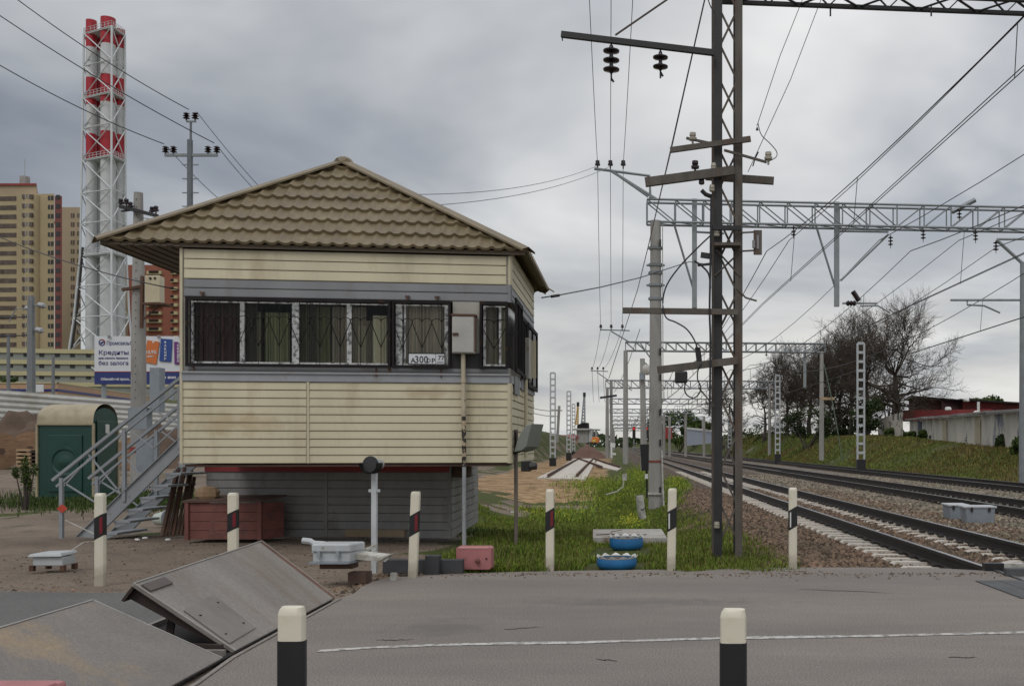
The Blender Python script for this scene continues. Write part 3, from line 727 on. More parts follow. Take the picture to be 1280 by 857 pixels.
# ---- window grilles (hinged frames with bent rods)
def grille(name, px0, px1, off=.05, hearts=True, pitch=13.6, first=None, zlo=wz0-.02, zhi=wz1-.0, t=.035):
    b = MB(); wpx = (px1-px0)
    tp = t/((FP(px1, 0)-FP(px0, 0)).length/wpx)
    FB(b, px0, px1, zlo, zlo+t*1.3, off, off+.03); FB(b, px0, px1, zhi-t*1.4, zhi, off, off+.03)
    FB(b, px0, px0+tp, zlo, zhi, off+.001, off+.031); FB(b, px1-tp, px1, zlo, zhi, off+.001, off+.031)
    g = b.build('window_grille', dark_paint, cab)
    b = MB(); n = max(1, round((px1-px0)/pitch)); st = (px1-px0)/n; r_ = .0065
    zc_ = zlo+.66*(zhi-zlo); zb_ = zlo+.30*(zhi-zlo)
    for i in range(n+1):
        x = px0+i*st
        if i < n:
            c_ = x+st/2
            b.tube([FP(c_, zlo+.02, off+.014), FP(c_, zhi-.03, off+.014)], r_*.8, 4)
            pts = [FP(c_, zb_, off+.02)]
            for k in range(0, 9):
                a = -.3+(math.pi+.3)*k/8
                pts.append(FP(c_+st*.25*(1+math.cos(a)), zc_+.055*math.sin(a)+.02, off+.02))
            b.tube(pts, r_, 4)
            pts = [FP(c_, zb_, off+.02)]
            for k in range(0, 9):
                a = -.3+(math.pi+.3)*k/8
                pts.append(FP(c_-st*.25*(1+math.cos(a)), zc_+.055*math.sin(a)+.02, off+.02))
            b.tube(pts, r_, 4)
    b.build('rods', dark_paint, g); return g
grille('g', 234, 489, pitch=26)
grille('g', 491, 564, off=.055, pitch=24)
grille('g', 600, 635, pitch=34)
b = MB()
for x in (254, 510, 547): FB(b, x-1, x+1, wz1-.03, wz1+.07, .03, .06); FB(b, x-3, x+3, wz1+.05, wz1+.07, .03, .055)
FB(b, 242.5, 244, wz0-.12, wz0, .03, .05); FB(b, 470, 472, wz0-.14, wz0, .03, .05); FB(b, 551, 552.5, wz0-.15, wz0-.02, .03, .05); FB(b, 486, 489, wz0-.08, wz0, .03, .05)
b.each('bracket', rail_rust, cab)
# side shutters
for (l0, l1, z0, z1, o0) in ((.03, .95, 2.62, 3.74, .06), (1.0, 1.75, 2.6, 3.60, .05), (1.85, 3.6, 2.5, 3.60, .06)):
    b = MB(); 
    SB(b, l0, l1, z0, z0+.07, o0, o0+.03); SB(b, l0, l1, z1-.07, z1, o0, o0+.03); SB(b, l0, l0+.05, z0, z1, o0, o0+.032); SB(b, l1-.05, l1, z0, z1, o0, o0+.032)
    SB(b, (l0+l1)/2-.02, (l0+l1)/2+.02, z0, z1, o0, o0+.03)
    g = b.build('window_grille', dark_paint, cab)
    b = MB(); 
    for k in range(1, 8): q = l0+(l1-l0)*k/8; b.tube([CR+sdir*q+snor*(o0+.01)+V(0, 0, z0), CR+sdir*q+snor*(o0+.01)+V(0, 0, z1)], .008, 4)
    b.build('rods', dark_paint, g)
b = MB(); SB(b, .05, SL-.05, 2.62, 3.68, -.06, -.04); b.build('window', glass_d, cab)
b = MB(); SB(b, .25, .9, 2.30, 2.58, .03, .045); SB(b, 1.3, 3.4, 2.42, 2.6, .02, .04); b.build('side_vent', grey_side, cab)
b = MB(); SB(b, 1.55, 1.95, 2.62, 3.30, .04, .13); b.build('meter_box', meter_m, cab, bevel=.01)
b = MB(); SB(b, 1.98, 2.02, 2.66, 3.30, .06, .20); b.build('box_door', cream_trim, cab)
b = MB(); q = CR+sdir*1.6+snor*.07; b.tube([V(q.x, q.y, z) for z in (2.62, 1.3)], .03, 8); b.build('pipe', cream_trim, cab)
# ---- roof
FLe = P(122, 300, 14.256); ez = 4.42; RL = 4.05
e0 = V(-8.70, 14.256, ez); e1 = V(-2.73, 15.03, ez); e2 = e1+sdir*RL; e3 = e0+sdir*RL
apx = V(-6.06, 16.64, 6.20)
def roof_face(a, c_, apex, wave=.19, course=.35):
    d = (c_-a); L = d.length; d.normalize(); mid = apex-a; ua = mid.dot(d); foot = a+d*ua; up = (apex-foot); SLn = up.length; up.normalize(); nrm = d.cross(up).normalized()
    b = MB(); rows = []
    nrow = int(SLn/course)+1; vsn = []
    for k in range(nrow):
        for f_, hh in ((0.0, .044), (.25, .031), (.6, .015), (.97, .0)):
            v = (k+f_)*course
            if v < SLn-.02: vsn.append((v, hh))
    vsn.append((SLn, 0)); us = [i*wave/8 for i in range(int(L/(wave/8))+2)]; prev = None
    for v, hh in vsn:
        uL = ua*v/SLn; uR = L+(ua-L)*v/SLn; row = []
        for u in us:
            uu = min(max(u, uL), uR); ph = 2*math.pi*uu/wave
            w = .5+.5*math.cos(ph)
            h = hh+.036*w**2.4
            row.append(a+d*uu+up*v+nrm*h)
        rows.append(row)
    base = len(b.v); n = len(us); vs = [p for r_ in rows for p in r_]; fs = []
    for j in range(len(rows)-1):
        for i in range(n-1):
            q = (j*n+i, j*n+i+1, (j+1)*n+i+1, (j+1)*n+i)
            if (vs[q[0]]-vs[q[1]]).length > 1e-4 or (vs[q[2]]-vs[q[3]]).length > 1e-4: fs.append(q)
    b.add(vs, fs)
    # turned down drip at the eave
    e = [p-nrm*.03-V(0, 0, .012) for p in rows[0]]; k0 = len(b.v); b.v += e
    for i in range(n-1):
        b.f.append((base+i, k0+i, k0+i+1, base+i+1)); b.m.append(0)
    return b
rf = MB()
for (a, c_) in ((e0, e1), (e1, e2), (e2, e3), (e3, e0)):
    q = roof_face(a, c_, apx); rf.add(q.v, q.f)
ro = rf.build('roof', roofm, cab, smooth=True)
for e in (e0, e1, e2, e3):
    b = MB(); out = (e-apx).normalized(); side = V(-out.y, out.x, 0).normalized(); u = V(0, 0, 1)
    a = apx+V(0, 0, .085)-out*.02; c_ = e+V(0, 0, .085)+out*.05; w = .16; dr = .055
    b.add([a, a+side*w-u*dr, c_+side*w-u*dr, c_, a-side*w-u*dr, c_-side*w-u*dr], [(0, 1, 2, 3), (0, 3, 5, 4)])
    b.add([a+side*w-u*dr, c_+side*w-u*dr, c_+side*w-u*(dr+.03), a+side*w-u*(dr+.03), a-side*w-u*dr, c_-side*w-u*dr, c_-side*w-u*(dr+.03), a-side*w-u*(dr+.03)], [(0, 1, 2, 3), (4, 7, 6, 5)])
    b.build('ridge_cap', roofm, ro)
b = MB(); b.lathe([(.17, -.01), (.13, .06), (.07, .095), (0, .10)], apx, n=12); b.build('ridge_cap', roofm, ro, smooth=True)
# soffit boards under the eaves
b = MB(); zs = ez-.035
for i in range(12):
    w = (CL-e0).dot(fdir); q = e0+fdir*(.04+i*w/12); q.z = zs-.012*(i % 2)
    b.obox(q, fdir*(w/12-.012), sdir*RL, V(0, 0, .012))
b.obox(V(e0.x, e0.y, zs+.012)+fdir*.03+sdir*.03, fdir*(WL+1.05), sdir*(RL-.06), V(0, 0, .01))
b.build('soffit', soffit, ro)
b = MB(); q = V(e0.x, e0.y, ez-.05); b.obox(q+fdir*.02+sdir*.02, fdir*.02, sdir*RL, V(0, 0, .07)); b.obox(q+fdir*.02+sdir*.03, fdir*((e1-e0).length-.05), sdir*.02, V(0, 0, .06)); b.build('fascia', soffit, ro)
# ---- set back ground floor
BC = G(563, 672.5); BL = V(-8.35, 16.62, 0); bd = (BC-BL).normalized(); bn = V(bd.y, -bd.x, 0); WB = (BC-BL).length; bz = 1.235; SLb = 3.5
b = MB(); boards(b, BL+bd*.02, bd, bn, WB-.05, 0.0, bz-.16, .128, .014); boards(b, BC+sdir*.04, V(-.105, 1, 0).normalized(), V(1, .105, 0).normalized(), SLb, 0.0, bz-.02, .128, .014)
b.obox(BL-bn*.1, bd*(WB-.02), bn*.08, V(0, 0, bz)); b.obox(BC-V(.05, 0, 0)+sdir*.02-V(.08, 0, 0), V(-.105, 1, 0).normalized()*SLb, V(.08, 0, 0), V(0, 0, bz))
b.build('lower_wall', base_side, cab)
b = MB(); b.obox(BC-bd*.05, bd*.06, bn*.022, V(0, 0, bz)); m_ = BC-bd*2.12; b.obox(m_, bd*.05, bn*.024, V(0, 0, bz-.16)); b.each('corner_trim', base_side, cab)
b = MB(); b.obox(BL+V(0, 0, bz-.16), bd*(WB-.01), bn*.03, V(0, 0, .11)); b.build('red_band', red_stripe, cab)
b = MB(); b.obox(CL+fdir*.05+V(0, 0, bz-.04)-fnor*.02, fdir*(WL-.1), -fnor*1.1, V(0, 0, .035)); b.obox(BC+snor*.02+sdir*.1+V(0, 0, bz-.25), sdir*.35, snor*.25, V(0, 0, .2)); b.build('underside', wood_dark, cab)
# wooden door step plank leaning low on the wall
b = MB(); p = BL+bd*((W(434, 16.4, 0)-BL).dot(bd))+bn*.03; b.obox(p+V(0, 0, .02), bd*1.0, bn*.06, V(0, 0, .12)); tag(b.build('timber_plank', mat('tan_plank', (.26, .20, .13), .85, var=.2)), 'weathered timber plank lying along the foot of the grey lower wall', 'plank')
# number plate hung on the grille
r = thing('licence_plate', 'white vehicle licence plate wired to the window grille', 'licence plate', FP(535, 2.6, .1))
x0, x1 = 511.5, 557.5; z0, z1 = zf(512, 456), zf(512, 442)
b = MB(); FB(b, x0-.3, x1+.3, z0-.004, z1+.008, .088, .095); b.build('plate_edge', black_m, r)
b = MB(); FB(b, x0+1.0, x1-1.0, z0+.013, z1-.01, .0955, .098); b.build('plate_face', board_w, r)
b = MB(); FB(b, 545.5, 546.1, z0+.008, z1-.004, .0985, .099); b.build('divider', black_m, r)
zz_ = z0+.024
text('A', .105, black_m, FP(513.4, zz_, .099), fdir, (0, 0, 1), r, bold=.0015); text('300', .15, black_m, FP(518.2, zz_, .099), fdir, (0, 0, 1), r, bold=.0015, xs=.88)
text('P', .105, black_m, FP(539.3, zz_, .099), fdir, (0, 0, 1), r, bold=.0015, xs=.95); text('O', .088, black_m, FP(532.6, zz_+.008, .099), fdir, (0, 0, 1), r, bold=.0008, xs=.95)
b = MB(); FB(b, 535.35, 536.15, zz_-.004, zz_+.082, .0985, .1005); b.build('lettering', black_m, r); text('77', .095, black_m, FP(547.2, zz_+.045, .099), fdir, (0, 0, 1), r, bold=.0015)
b = MB(); FB(b, 547.5, 555.5, zz_+.005, zz_+.018, .0985, .099); b.build('marking', black_m, r)
# meter box on the front and its conduit
r = thing('meter_box', 'rust-edged pale metal meter box on the front wall between two barred windows', 'meter box', FP(580, 2.7, .1))
b = MB(); FB(b, 567, 595, zf(580, 443), zf(580, 397), .03, .2); b.build('body', meter_m, r, bevel=.008)
b = MB(); FB(b, 567.6, 593.6, zf(580, 441.5), zf(580, 398), .201, .215); d = b.build('door', mat('pale_door', (.42, .41, .38), .5, var=.12, c2=(.25, .13, .07), p2=(.62, .8), s2=5), r)
b = MB(); FB(b, 568, 575, zf(580, 421), zf(580, 418), .216, .235); b.build('latch', rail_rust, d)
b = MB(); FB(b, 594.6, 596.4, zf(580, 440), zf(580, 396), .12, .20); FB(b, 566, 597, zf(580, 397), zf(580, 394.5), .03, .22); b.build('rusty_edge', rail_rust, r)
r = thing('conduit_pipe', 'cream conduit pipe with peeling black paint running down from the meter box to the ground', 'pipe', G(581, 681))
def cpt(py, off=.12):
    px = 579+(py-443)/232*2; p = fpx(px, off); return V(p.x, p.y, H+(YH-py)*p.y/F)
b = MB(); b.tube([cpt(441), cpt(520)], .034, 10); b.tube([cpt(474), cpt(478)], .043, 10); b.build('upper_pipe', mat('cream_pipe', (.46, .40, .29), .5, var=.1, c2=(.12, .05, .03), p2=(.63, .7), s2=10), r, smooth=True)
b = MB(); b.tube([cpt(520), cpt(583)], .033, 10); b.build('peeling_section', mat('peeling_paint', (.03, .025, .022), .6, var=.4, c2=(.45, .36, .24), p2=(.5, .54), s2=11), r, smooth=True)
b = MB(); b.tube([cpt(583), cpt(585), V(cpt(585).x, cpt(585).y, 0)], .030, 10); b.build('lower_pipe', mat('galv_pipe', (.30, .31, .32), .5, var=.25, c2=(.1, .05, .03), p2=(.6, .7), s2=10), r, smooth=True)
# ------------------------------------------------------------------ stairs
DS = 16.3
def S(px, py, dd=0.0, D=DS):    # point in the vertical plane of the near string, pushed back by dd
    p = P(px, py, D); return p+V(-.0, dd, 0)
st = thing('metal_staircase', 'grey steel staircase with tubular railings climbing to the left side of the cabin', 'staircase', G(100, 671))
A0 = P(92, 671, DS); A0.z = 0; A1 = P(236, 537, DS); dz_ = A1-A0; Wd = .95
for dd in (0, Wd):
    b = MB(); a = A0+V(.05, dd, .02); c_ = A1+V(0, dd, 0); hh = .235
    b.add([a, a+V(.30, 0, -.02), c_+V(0, 0, -hh), c_, a+V(0, .05, 0), a+V(.30, .05, -.02), c_+V(0, .05, -hh), c_+V(0, .05, 0)], [(0, 1, 2, 3), (7, 6, 5, 4), (0, 3, 7, 4), (1, 5, 6, 2), (0, 4, 5, 1), (3, 2, 6, 7)])
    dn = (c_-a).normalized(); upn = V(-dn.z, 0, dn.x)
    b.bar(a+upn*.003-V(0, .02, 0)+V(0, .02, 0), c_+upn*.003, .07, .012); b.build('stringer', steel_grey, st)
n = 9
for i in range(n):
    f_ = (i+.55)/n; p = A0+dz_*f_
    b = MB(); b.obox(p+V(.10, .04, -.26), V(.26, 0, 0), V(0, Wd-.06, 0), V(0, 0, .035)); b.build('tread', steel_grey, st)
    b = MB(); b.prism([p+V(.10, .05, -.26), p+V(.34, .05, -.262), p+V(.13, .05, -.34)], V(0, .03, 0)); b.build('bracket', steel_grey, st)
hr0, hr1 = P(66, 600, DS), P(231, 468, DS)
for k, dd in enumerate((0.0, Wd)):
    o = V(0, dd, 0)
    b = MB(); b.bar(hr0+o, hr1+o, .06, .045); b.bar(hr0+o+V(.06, 0, -.10), hr1+o+V(.06, 0, -.10), .035, .035); b.build('handrail', steel_grey, st)
    for px, y0, y1 in ((77, 597, 675), (155.5, 536, 626), (225, 482, 560)):
        b = MB(); q0, q1 = P(px, y0, DS)+o, P(px, y1, DS)+o; b.bar(q0, V(q1.x, q1.y, max(0, q1.z)), .055); b.build('post', steel_grey, st)
    b = MB()
    for (xa, ya, xb, yb) in ((80, 603, 120, 628), (120, 628, 152, 608), (110, 567, 150, 615), (80, 607, 112, 572), (158, 535, 192, 560), (192, 560, 224, 530), (158, 540, 190, 510), (188, 510, 224, 530), (120, 628, 138, 642)):
        b.bar(P(xa, ya, DS)+o, P(xb, yb, DS)+o, .022)
    b.build('brace', steel_grey, st)
b = MB(); q = P(232, 541, DS); b.obox(V(q.x, q.y, q.z-.06), V(1.0, .1, 0), V(0, .95, 0), V(0, 0, .05)); b.build('landing', steel_grey, st)
# red reflector diamond hung from the railing post
b = MB(); p = P(80.5, 635, DS)+V(0, -.06, 0); s_ = .085; b.prism([p+V(-s_*1.05, 0, 0), p+V(0, 0, -s_*.85), p+V(s_*1.05, 0, 0), p+V(0, 0, s_*.85)], V(0, .008, 0))
tag(b.build('warning_flag', mat('orange_red', (.48, .06, .03), .5, var=.1)), 'small orange-red diamond marker hung on the lower railing post', 'marker')
# red wooden bin, stone, bucket, bars
r = thing('wooden_bin', 'large maroon plank bin against the lower wall beside the stairs', 'bin', G(280, 671))
a, c_, d_ = G(232, 670.5), G(323, 670.5), G(355, 668); h1 = .62; a.z = c_.z = d_.z = 0
a = W(232, 15.85, 0); c_ = W(325, 15.85, 0); d_ = W(355, 16.25, 0); e_ = V(a.x+.05, 16.45, 0)
b = MB(); 
for k in range(4):
    z = .02+k*.145
    b.prism([a+V(0, 0, z), c_+V(0, 0, z), c_+V(0, 0, z+.138), a+V(0, 0, z+.138)], V(0, .03, 0)); 
    b.prism([c_+V(.0, .0, z), d_+V(0, 0, z), d_+V(0, 0, z+.143), c_+V(0, 0, z+.143)], V(-.03, .02, 0))
    b.prism([a+V(0, .03, z), e_+V(0, 0, z), e_+V(0, 0, z+.138), a+V(0, .03, z+.138)], V(.03, 0, 0))
b.build('side_planks', red_wood, r)
b = MB(); b.add([a+V(-.04, -.04, .60), c_+V(.03, -.04, .62), d_+V(.04, 0, .68), e_+V(-.03, 0, .66), a+V(-.04, -.04, .63), c_+V(.03, -.04, .65), d_+V(.04, 0, .71), e_+V(-.03, 0, .69)], [(0, 3, 2, 1), (4, 5, 6, 7), (0, 1, 5, 4), (1, 2, 6, 5), (2, 3, 7, 6), (3, 0, 4, 7)])
b.build('lid', wood_dark, r)
b = MB(); b.box(c_+V(.0, -.01, .31), (.07, .05, .60)); b.box(a+V(.03, -.01, .31), (.06, .05, .60)); b.each('corner_post', red_wood, r)
def rock(c, rx, ry, rz, seed, m, name, label, cat):
    bmv = []; fsv = []; nu, nv = 12, 7
    for j in range(nv+1):
        for i in range(nu):
            th = math.pi*j/nv; ph = 2*math.pi*i/nu; v = V(math.sin(th)*math.cos(ph), math.sin(th)*math.sin(ph), math.cos(th))
            k = 1+.25*noise.noise(v*1.4+V(seed, 0, 0)); w = V(v.x*rx*k, v.y*ry*k, v.z*rz*k); w.z = max(-rz*.5, min(rz*.75, w.z)); bmv.append(Vector(c)+w)
    for j in range(nv):
        for i in range(nu): fsv.append((j*nu+i, j*nu+(i+1) % nu, (j+1)*nu+(i+1) % nu, (j+1)*nu+i))
    b = MB(); b.add(bmv, fsv); return tag(b.build(name, m), label, cat)
p = W(259, 16.05, .73); rock(p, .19, .13, .16, 4, stone, 'stone_block', 'rough tan stone block lying on the maroon bin', 'stone')
r = thing('bucket', 'pale enamel bucket lying on its side under the stairs', 'bucket', G(194, 660))
p = G(193, 658)+V(0, .25, .13); ax = V(1, -.35, .12)
b = MB(); b.lathe([(.0, -.13), (.10, -.13), (.11, -.12), (.145, .14), (.15, .15), (.138, .14), (.10, -.11)], p, ax, 18); b.build('body', mat('pale_enamel', (.50, .56, .50), .35, var=.1), r, smooth=True)
b = MB(); b.lathe([(.150, .14), (.158, .145), (.150, .16)], p, ax, 18); b.build('rim', steel_grey, r)
random.seed(5); spots = [(202, 662, 221, 588), (207, 663, 224, 586), (211, 665, 228, 590), (216, 664, 231, 584), (221, 665, 236, 592), (226, 664, 240, 588), (229, 663, 243, 596), (205, 664, 218, 600)]
root = None
for i, (x0_, y0_, x1_, y1_) in enumerate(spots):
    D_ = 16.45+.05*i; b = MB(); q0 = W(x0_, D_, 0.01); q1 = P(x1_, y1_, D_+.4); b.tube([q0, q1], .022 if i % 3 else .03, 6)
    o = b.build('leaning_bar', mat('bar_green', (.30, .34, .06), .6) if i == 7 else rail_rust if i % 2 else wood_dark)
    tag(o, 'yellowish green bar leaning among the dark bars by the maroon bin' if i == 7 else 'long dark bar leaning against the cabin beside the maroon bin', 'bar', 'bars leaning beside the maroon bin')
b = MB(); q = G(218, 664)+V(0, .3, 0); b.lathe([(.0, 0), (.20, .0), (.18, .18), (.1, .26), (0, .28)], q, (0, 0, 1), 9); tag(b.build('tar_lump', wood_dark), 'dark lumpy heap at the feet of the leaning bars', 'heap')
# floodlight on a slim pole at the right corner
r = thing('floodlight', 'grey floodlight turned edge-on atop a slim pole at the right corner of the cabin', 'floodlight', W(645, 15.4, -.1))
q = W(645, 15.4, 0); b = MB(); b.tube([V(q.x, q.y, -.2), V(q.x, q.y, 1.75)], .03, 8); b.build('pole', mat('brown_pole', (.15, .12, .1), .6, var=.3), r, smooth=True)
b = MB(); pl = [(665, 529), (657, 531), (647, 548), (642, 565), (652, 563), (658, 558)]
b.prism([P(x, y, 15.2) for x, y in pl], V(.12, .38, 0)); b.build('lamp_housing', mat('housing', (.20, .21, .19), .5, var=.1), r, bevel=.012)
b = MB(); b.bar(P(644, 540, 15.3), P(644, 566, 15.3), .03); b.bar(P(642, 566, 15.3), P(655, 562, 15.3), .04); b.build('bracket', dark_paint, r)
# loudspeaker on post
r = thing('loudspeaker', 'grey horn loudspeaker with black mouth on a white painted post before the cabin', 'loudspeaker', G(468, 716))
q = G(468, 716); sc_ = q.y/F
b = MB(); b.bar(V(q.x, q.y, 0), V(q.x, q.y, 127*sc_), 7*sc_*.9, 7*sc_*.9); b.bar(V(q.x-7*sc_, q.y, 103*sc_), V(q.x+7*sc_, q.y, 103*sc_), .03, .035); b.build('post', mat('post_paint', (.50, .52, .53), .5, var=.15, c2=(.2, .17, .14), p2=(.6, .75), s2=9), r, bevel=.004)
c_ = V(q.x-.005, q.y-.03, 136*sc_); ax = V(-.10, -1, .02)
b = MB(); b.lathe([(.045, -.20), (.06, -.18), (.07, -.04), (.085, .02), (.098, .06), (.098, .07)], c_, ax, 24); b.build('horn', mat('horn_paint', (.36, .38, .38), .45, var=.1), r, smooth=True)
b = MB(); b.lathe([(.098, .071), (.088, .072), (.06, .03), (.035, -.02), (0, -.03)], c_, ax, 24); b.lathe([(0, .02), (.03, .015), (.035, -.02)], c_, ax, 16); b.build('mouth', mat('horn_mouth', (.035, .035, .037), .5), r, smooth=True)
b = MB(); b.lathe([(.101, .14), (.104, -.02), (.11, -.02), (.107, .14)], c_, ax, 20, a0=R(-10), a1=R(190)); b.build('hood', dark_paint, r, smooth=True)
# ------------------------------------------------------------------ delineator posts
def post(px, ytop, ybot, w, label, lean=0.0, red=True, y0=None, far=True):
    q = G(px, ybot); D = q.y; h = (ybot-ytop)*D/F; ww = w*D/F
    r = thing('delineator_post', label, 'delineator post', q, group='black and white delineator posts along the road')
    def sec(z, k=1):
        c_ = q+V(lean*z, 0, z); a = ww*.5*k; d = ww*(.36 if far else .26)*k; e = .28
        return [c_+V(x*a, y*d, 0) for x, y in ((-1, -.45), (-.88, -.8), (-.55, -1), (.55, -1), (.88, -.8), (1, -.45), (1, .45), (.88, .8), (.55, 1), (-.55, 1), (-.88, .8), (-1, .45))]
    def shell(b, z0, z1, k=1, sl0=0, sl1=0, topk=None):
        A, B = sec(z0, k), sec(z1, k)
        for P_ in (A, B):
            s_ = sl0 if P_ is A else sl1
            for p in P_: p.z += s_*(p.x-q.x-lean*p.z)/(ww*.5)
        b.add(A+B, [tuple(range(12))[::-1], tuple(range(12, 24))]+[(i, (i+1) % 12, 12+(i+1) % 12, 12+i) for i in range(12)])
    b = MB(); shell(b, -.15, h*.965); T0 = sec(h*.965); T1 = [p for p in sec(h*.992, .9)]; T2 = [p for p in sec(h, .70)]
    for p in T1: p.z += (.012*(p.x-q.x)/ww)
    b.add(T0+T1+T2, [tuple(range(24, 36))]+[(i, (i+1) % 12, 12+(i+1) % 12, 12+i) for i in range(12)]+[(12+i, 12+(i+1) % 12, 24+(i+1) % 12, 24+i) for i in range(12)]); b.build('post_body', post_white, r, smooth=True)
    sgn = .05 if far else 0
    z1, z0 = (h*.745, h*.50) if far else (h*.86, h*.58)
    b = MB(); shell(b, z0, z1, 1.05, sgn*.6, sgn*.6); b.build('black_band', post_black, r, smooth=True)
    if far:
        b = MB(); x = (.12 if red else -.38)*ww; w_ = (.30 if red else .16)*ww; s_ = sgn*.6; zz = lambda u: s_*u/(ww*.5); yy = -ww*.386; o_ = q+V(lean*.62*h, 0, 0); b.prism([o_+V(x, yy, z0+.03+zz(x)), o_+V(x+w_, yy, z0+.03+zz(x+w_)), o_+V(x+w_, yy, z1-.03+zz(x+w_)), o_+V(x, yy, z1-.03+zz(x))], V(0, .012, 0)); b.build('reflector', refl_red if red else white_clean, r)
    return r
post(125.5, 616, 727, 12.5, 'black banded post in front of the staircase')
post(291.5, 615.5, 709, 12.5, 'black banded post standing behind the raised steel plate')
post(516, 614, 721, 11.5, 'slightly leaning black banded post beside the faded red box', lean=.035)
post(687.5, 611, 713, 10.5, 'upright black banded post on the grass to the left of the blue tyres')
post(839, 610, 712.5, 11, 'black banded post with chipped top at the end of the concrete slab', lean=.015, red=False)
post(991, 609, 710, 10.5, 'yellowed black banded post on the brown ballast', red=False)
for px, yt, lab in ((365, 757, 'large nearest post in front of the raised steel plates'), (916.5, 760, 'large nearest post in the foreground on the road surface')):
    k = 3.3; D = 1875/k/ (713-557)*1.0; D = 12.02/k*1.02; yb = YH+1.5*F/D
    post(px, yt, yb, 32.5, lab, far=False)
# ------------------------------------------------------------------ raised road barrier plates
worn = mat('worn_highlight', (.40, .385, .36), .4, .3)  # worn plate edges, coloured paler to carry their edge highlight
def plate(name, label, y0, y1, rise, run, extra):
    # hinge along the hinge line from y0 (near) to y1 (far); the left edge is lifted
    def hx(y): return interp(y, [(-3, -2.60), (6.30, -3.25), (7.07, -3.39), (9.88, -3.64)])-.03
    h0, h1 = V(hx(y0), y0, .012), V(hx(y1), y1, .012); d = (h1-h0).normalized(); lf = V(-1, -.10, 0).normalized()
    u0, u1 = h0+lf*run+V(0, 0, rise), h1+lf*run+V(0, 0, rise*extra)
    r = thing('road_barrier_plate', label, 'barrier plate', (h0+h1)/2, group='raised steel barrier plates in the road')
    n = (u0-h0).cross(h1-h0).normalized(); n = n if n.z > 0 else -n
    b = MB(); b.add([h0, h1, u1, u0, h0-n*.03, h1-n*.03, u1-n*.03, u0-n*.03], [(0, 1, 2, 3), (4, 7, 6, 5), (0, 4, 5, 1), (1, 5, 6, 2), (2, 6, 7, 3), (3, 7, 4, 0)]); b.build('top_plate', plate_steel if extra > 1.05 else mat('smeared_plate', (.215, .195, .178), .5, .3, var=.16, scale=1.2, c2=(.31, .235, .15), p2=(.52, .66), s2=1.3, bump=.3, bscale=70, fine=.1, fscale=40), r, bevel=.008)
    b = MB(); 
    for f0 in (.02, .35, .66, .97):
        a, c_ = h0.lerp(h1, f0), u0.lerp(u1, f0); b.prism([a-n*.03, c_-n*.03, c_-n*.13, a-n*.05], d*.02)
    b.prism([u0-n*.03, u0-n*.15, u1-n*.15, u1-n*.03], (h0-u0).normalized()*.02)
    b.build('rib', plate_under, r)
    b = MB(); b.bar(u0+n*.002, u1+n*.002, .014, .006); b.bar(h1+n*.003, u1+n*.003, .012, .006); b.bar(h0+n*.003, u0+n*.003, .012, .006); b.each('worn_highlight', worn, r)
    return r, h0, h1, u0, u1, n
r1, h0, h1, u0, u1, n = plate('p', 'raised steel barrier plate with bolted hatch, the farther of the pair', 7.27, 9.85, .50, .70, 1.12)
def on(f, g, o=.0): return h0.lerp(h1, f).lerp(u0.lerp(u1, f), g)+n*o
b = MB(); q = [on(.06, .06, .004), on(.06, .40, .004), on(.46, .40, .004), on(.46, .06, .004)]
q = [on(.015, .08, .002), on(.03, .56, .002), on(.26, .60, .002), on(.23, .10, .002)]; b.prism(q, n*.012); hb = b.build('hatch', mat('hatch_steel', (.215, .195, .175), .5, .2, var=.2, scale=2.5), r1, bevel=.003)
b = MB(); 
for f_, g_ in ((.06, .45), (.05, .18), (.22, .50), (.20, .20)): b.box(on(f_, g_, .012), (.02, .02, .01))
b.build('bolt', rail_side, hb)
b = MB(); b.prism([on(.01, .86, .002), on(.01, .95, .002), on(.15, .95, .002), on(.15, .86, .002)], n*.014); b.build('lug', mat('lug_steel', (.13, .11, .10), .5, .4), r1)
b = MB(); b.prism([on(.97, 0, .001), on(.97, 1, .001), on(1.0, 1, .001), on(1.0, 0, .001)], n*.002); b.build('rusty_edge', mat('rust_stain', (.16, .085, .06), .7, .2, var=.3), r1)
r2 = plate('p', 'raised steel barrier plate with ribbed tread and rust smear, the nearer of the pair', 4.0, 7.02, .42, .86, 1.0)[0]
# pit frames under the plates; a flat black sheet paints the shaded void
r = thing('barrier_pit', 'steel pit frame with pale lip and black shade sheet under the raised plates', 'pit frame', V(-3.8, 7, 0))
b = MB(); b.prism([V(-3.10, 3.8, -.008), V(-4.3, 3.7, -.008), V(-4.75, 9.85, -.008), V(-3.68, 9.85, -.008)], V(0, 0, .010)); b.build('pit_shade_sheet', mat('pit_shade', (.012, .009, .008), .9), r)
b = MB(); 
for a, c_ in ((V(-4.45, 7.12, .03), V(-3.45, 7.14, .02)), (V(-4.35, 3.8, .02), V(-4.45, 7.1, .02)), (V(-4.45, 7.2, .02), V(-4.76, 9.85, .02))): b.bar(a, c_, .04, .05)
b.build('frame_lip', plate_steel, r)
b = MB(); b.bar(V(-4.3, 7.19, .06), V(-3.5, 7.21, .03), .03, .08); b.bar(V(-3.9, 7.2, .02), V(-4.2, 7.9, .32), .05, .05); b.build('lifting_arm', plate_under, r)
# pale concrete lip along the hinge of both plates
b = MB()
for a, c_ in (((-3.235, 6.30), (-3.375, 7.07)), ((-3.1, 5), (-3.235, 6.3)), ((-3.375, 7.07), (-3.62, 9.8))): b.prism([V(a[0], a[1], .004), V(a[0]+.03, a[1], .004), V(c_[0]+.03, c_[1], .004), V(c_[0], c_[1], .004)], V(0, 0, .006))
tag(b.build('steel_edge_strip', plate_steel), kind='structure')
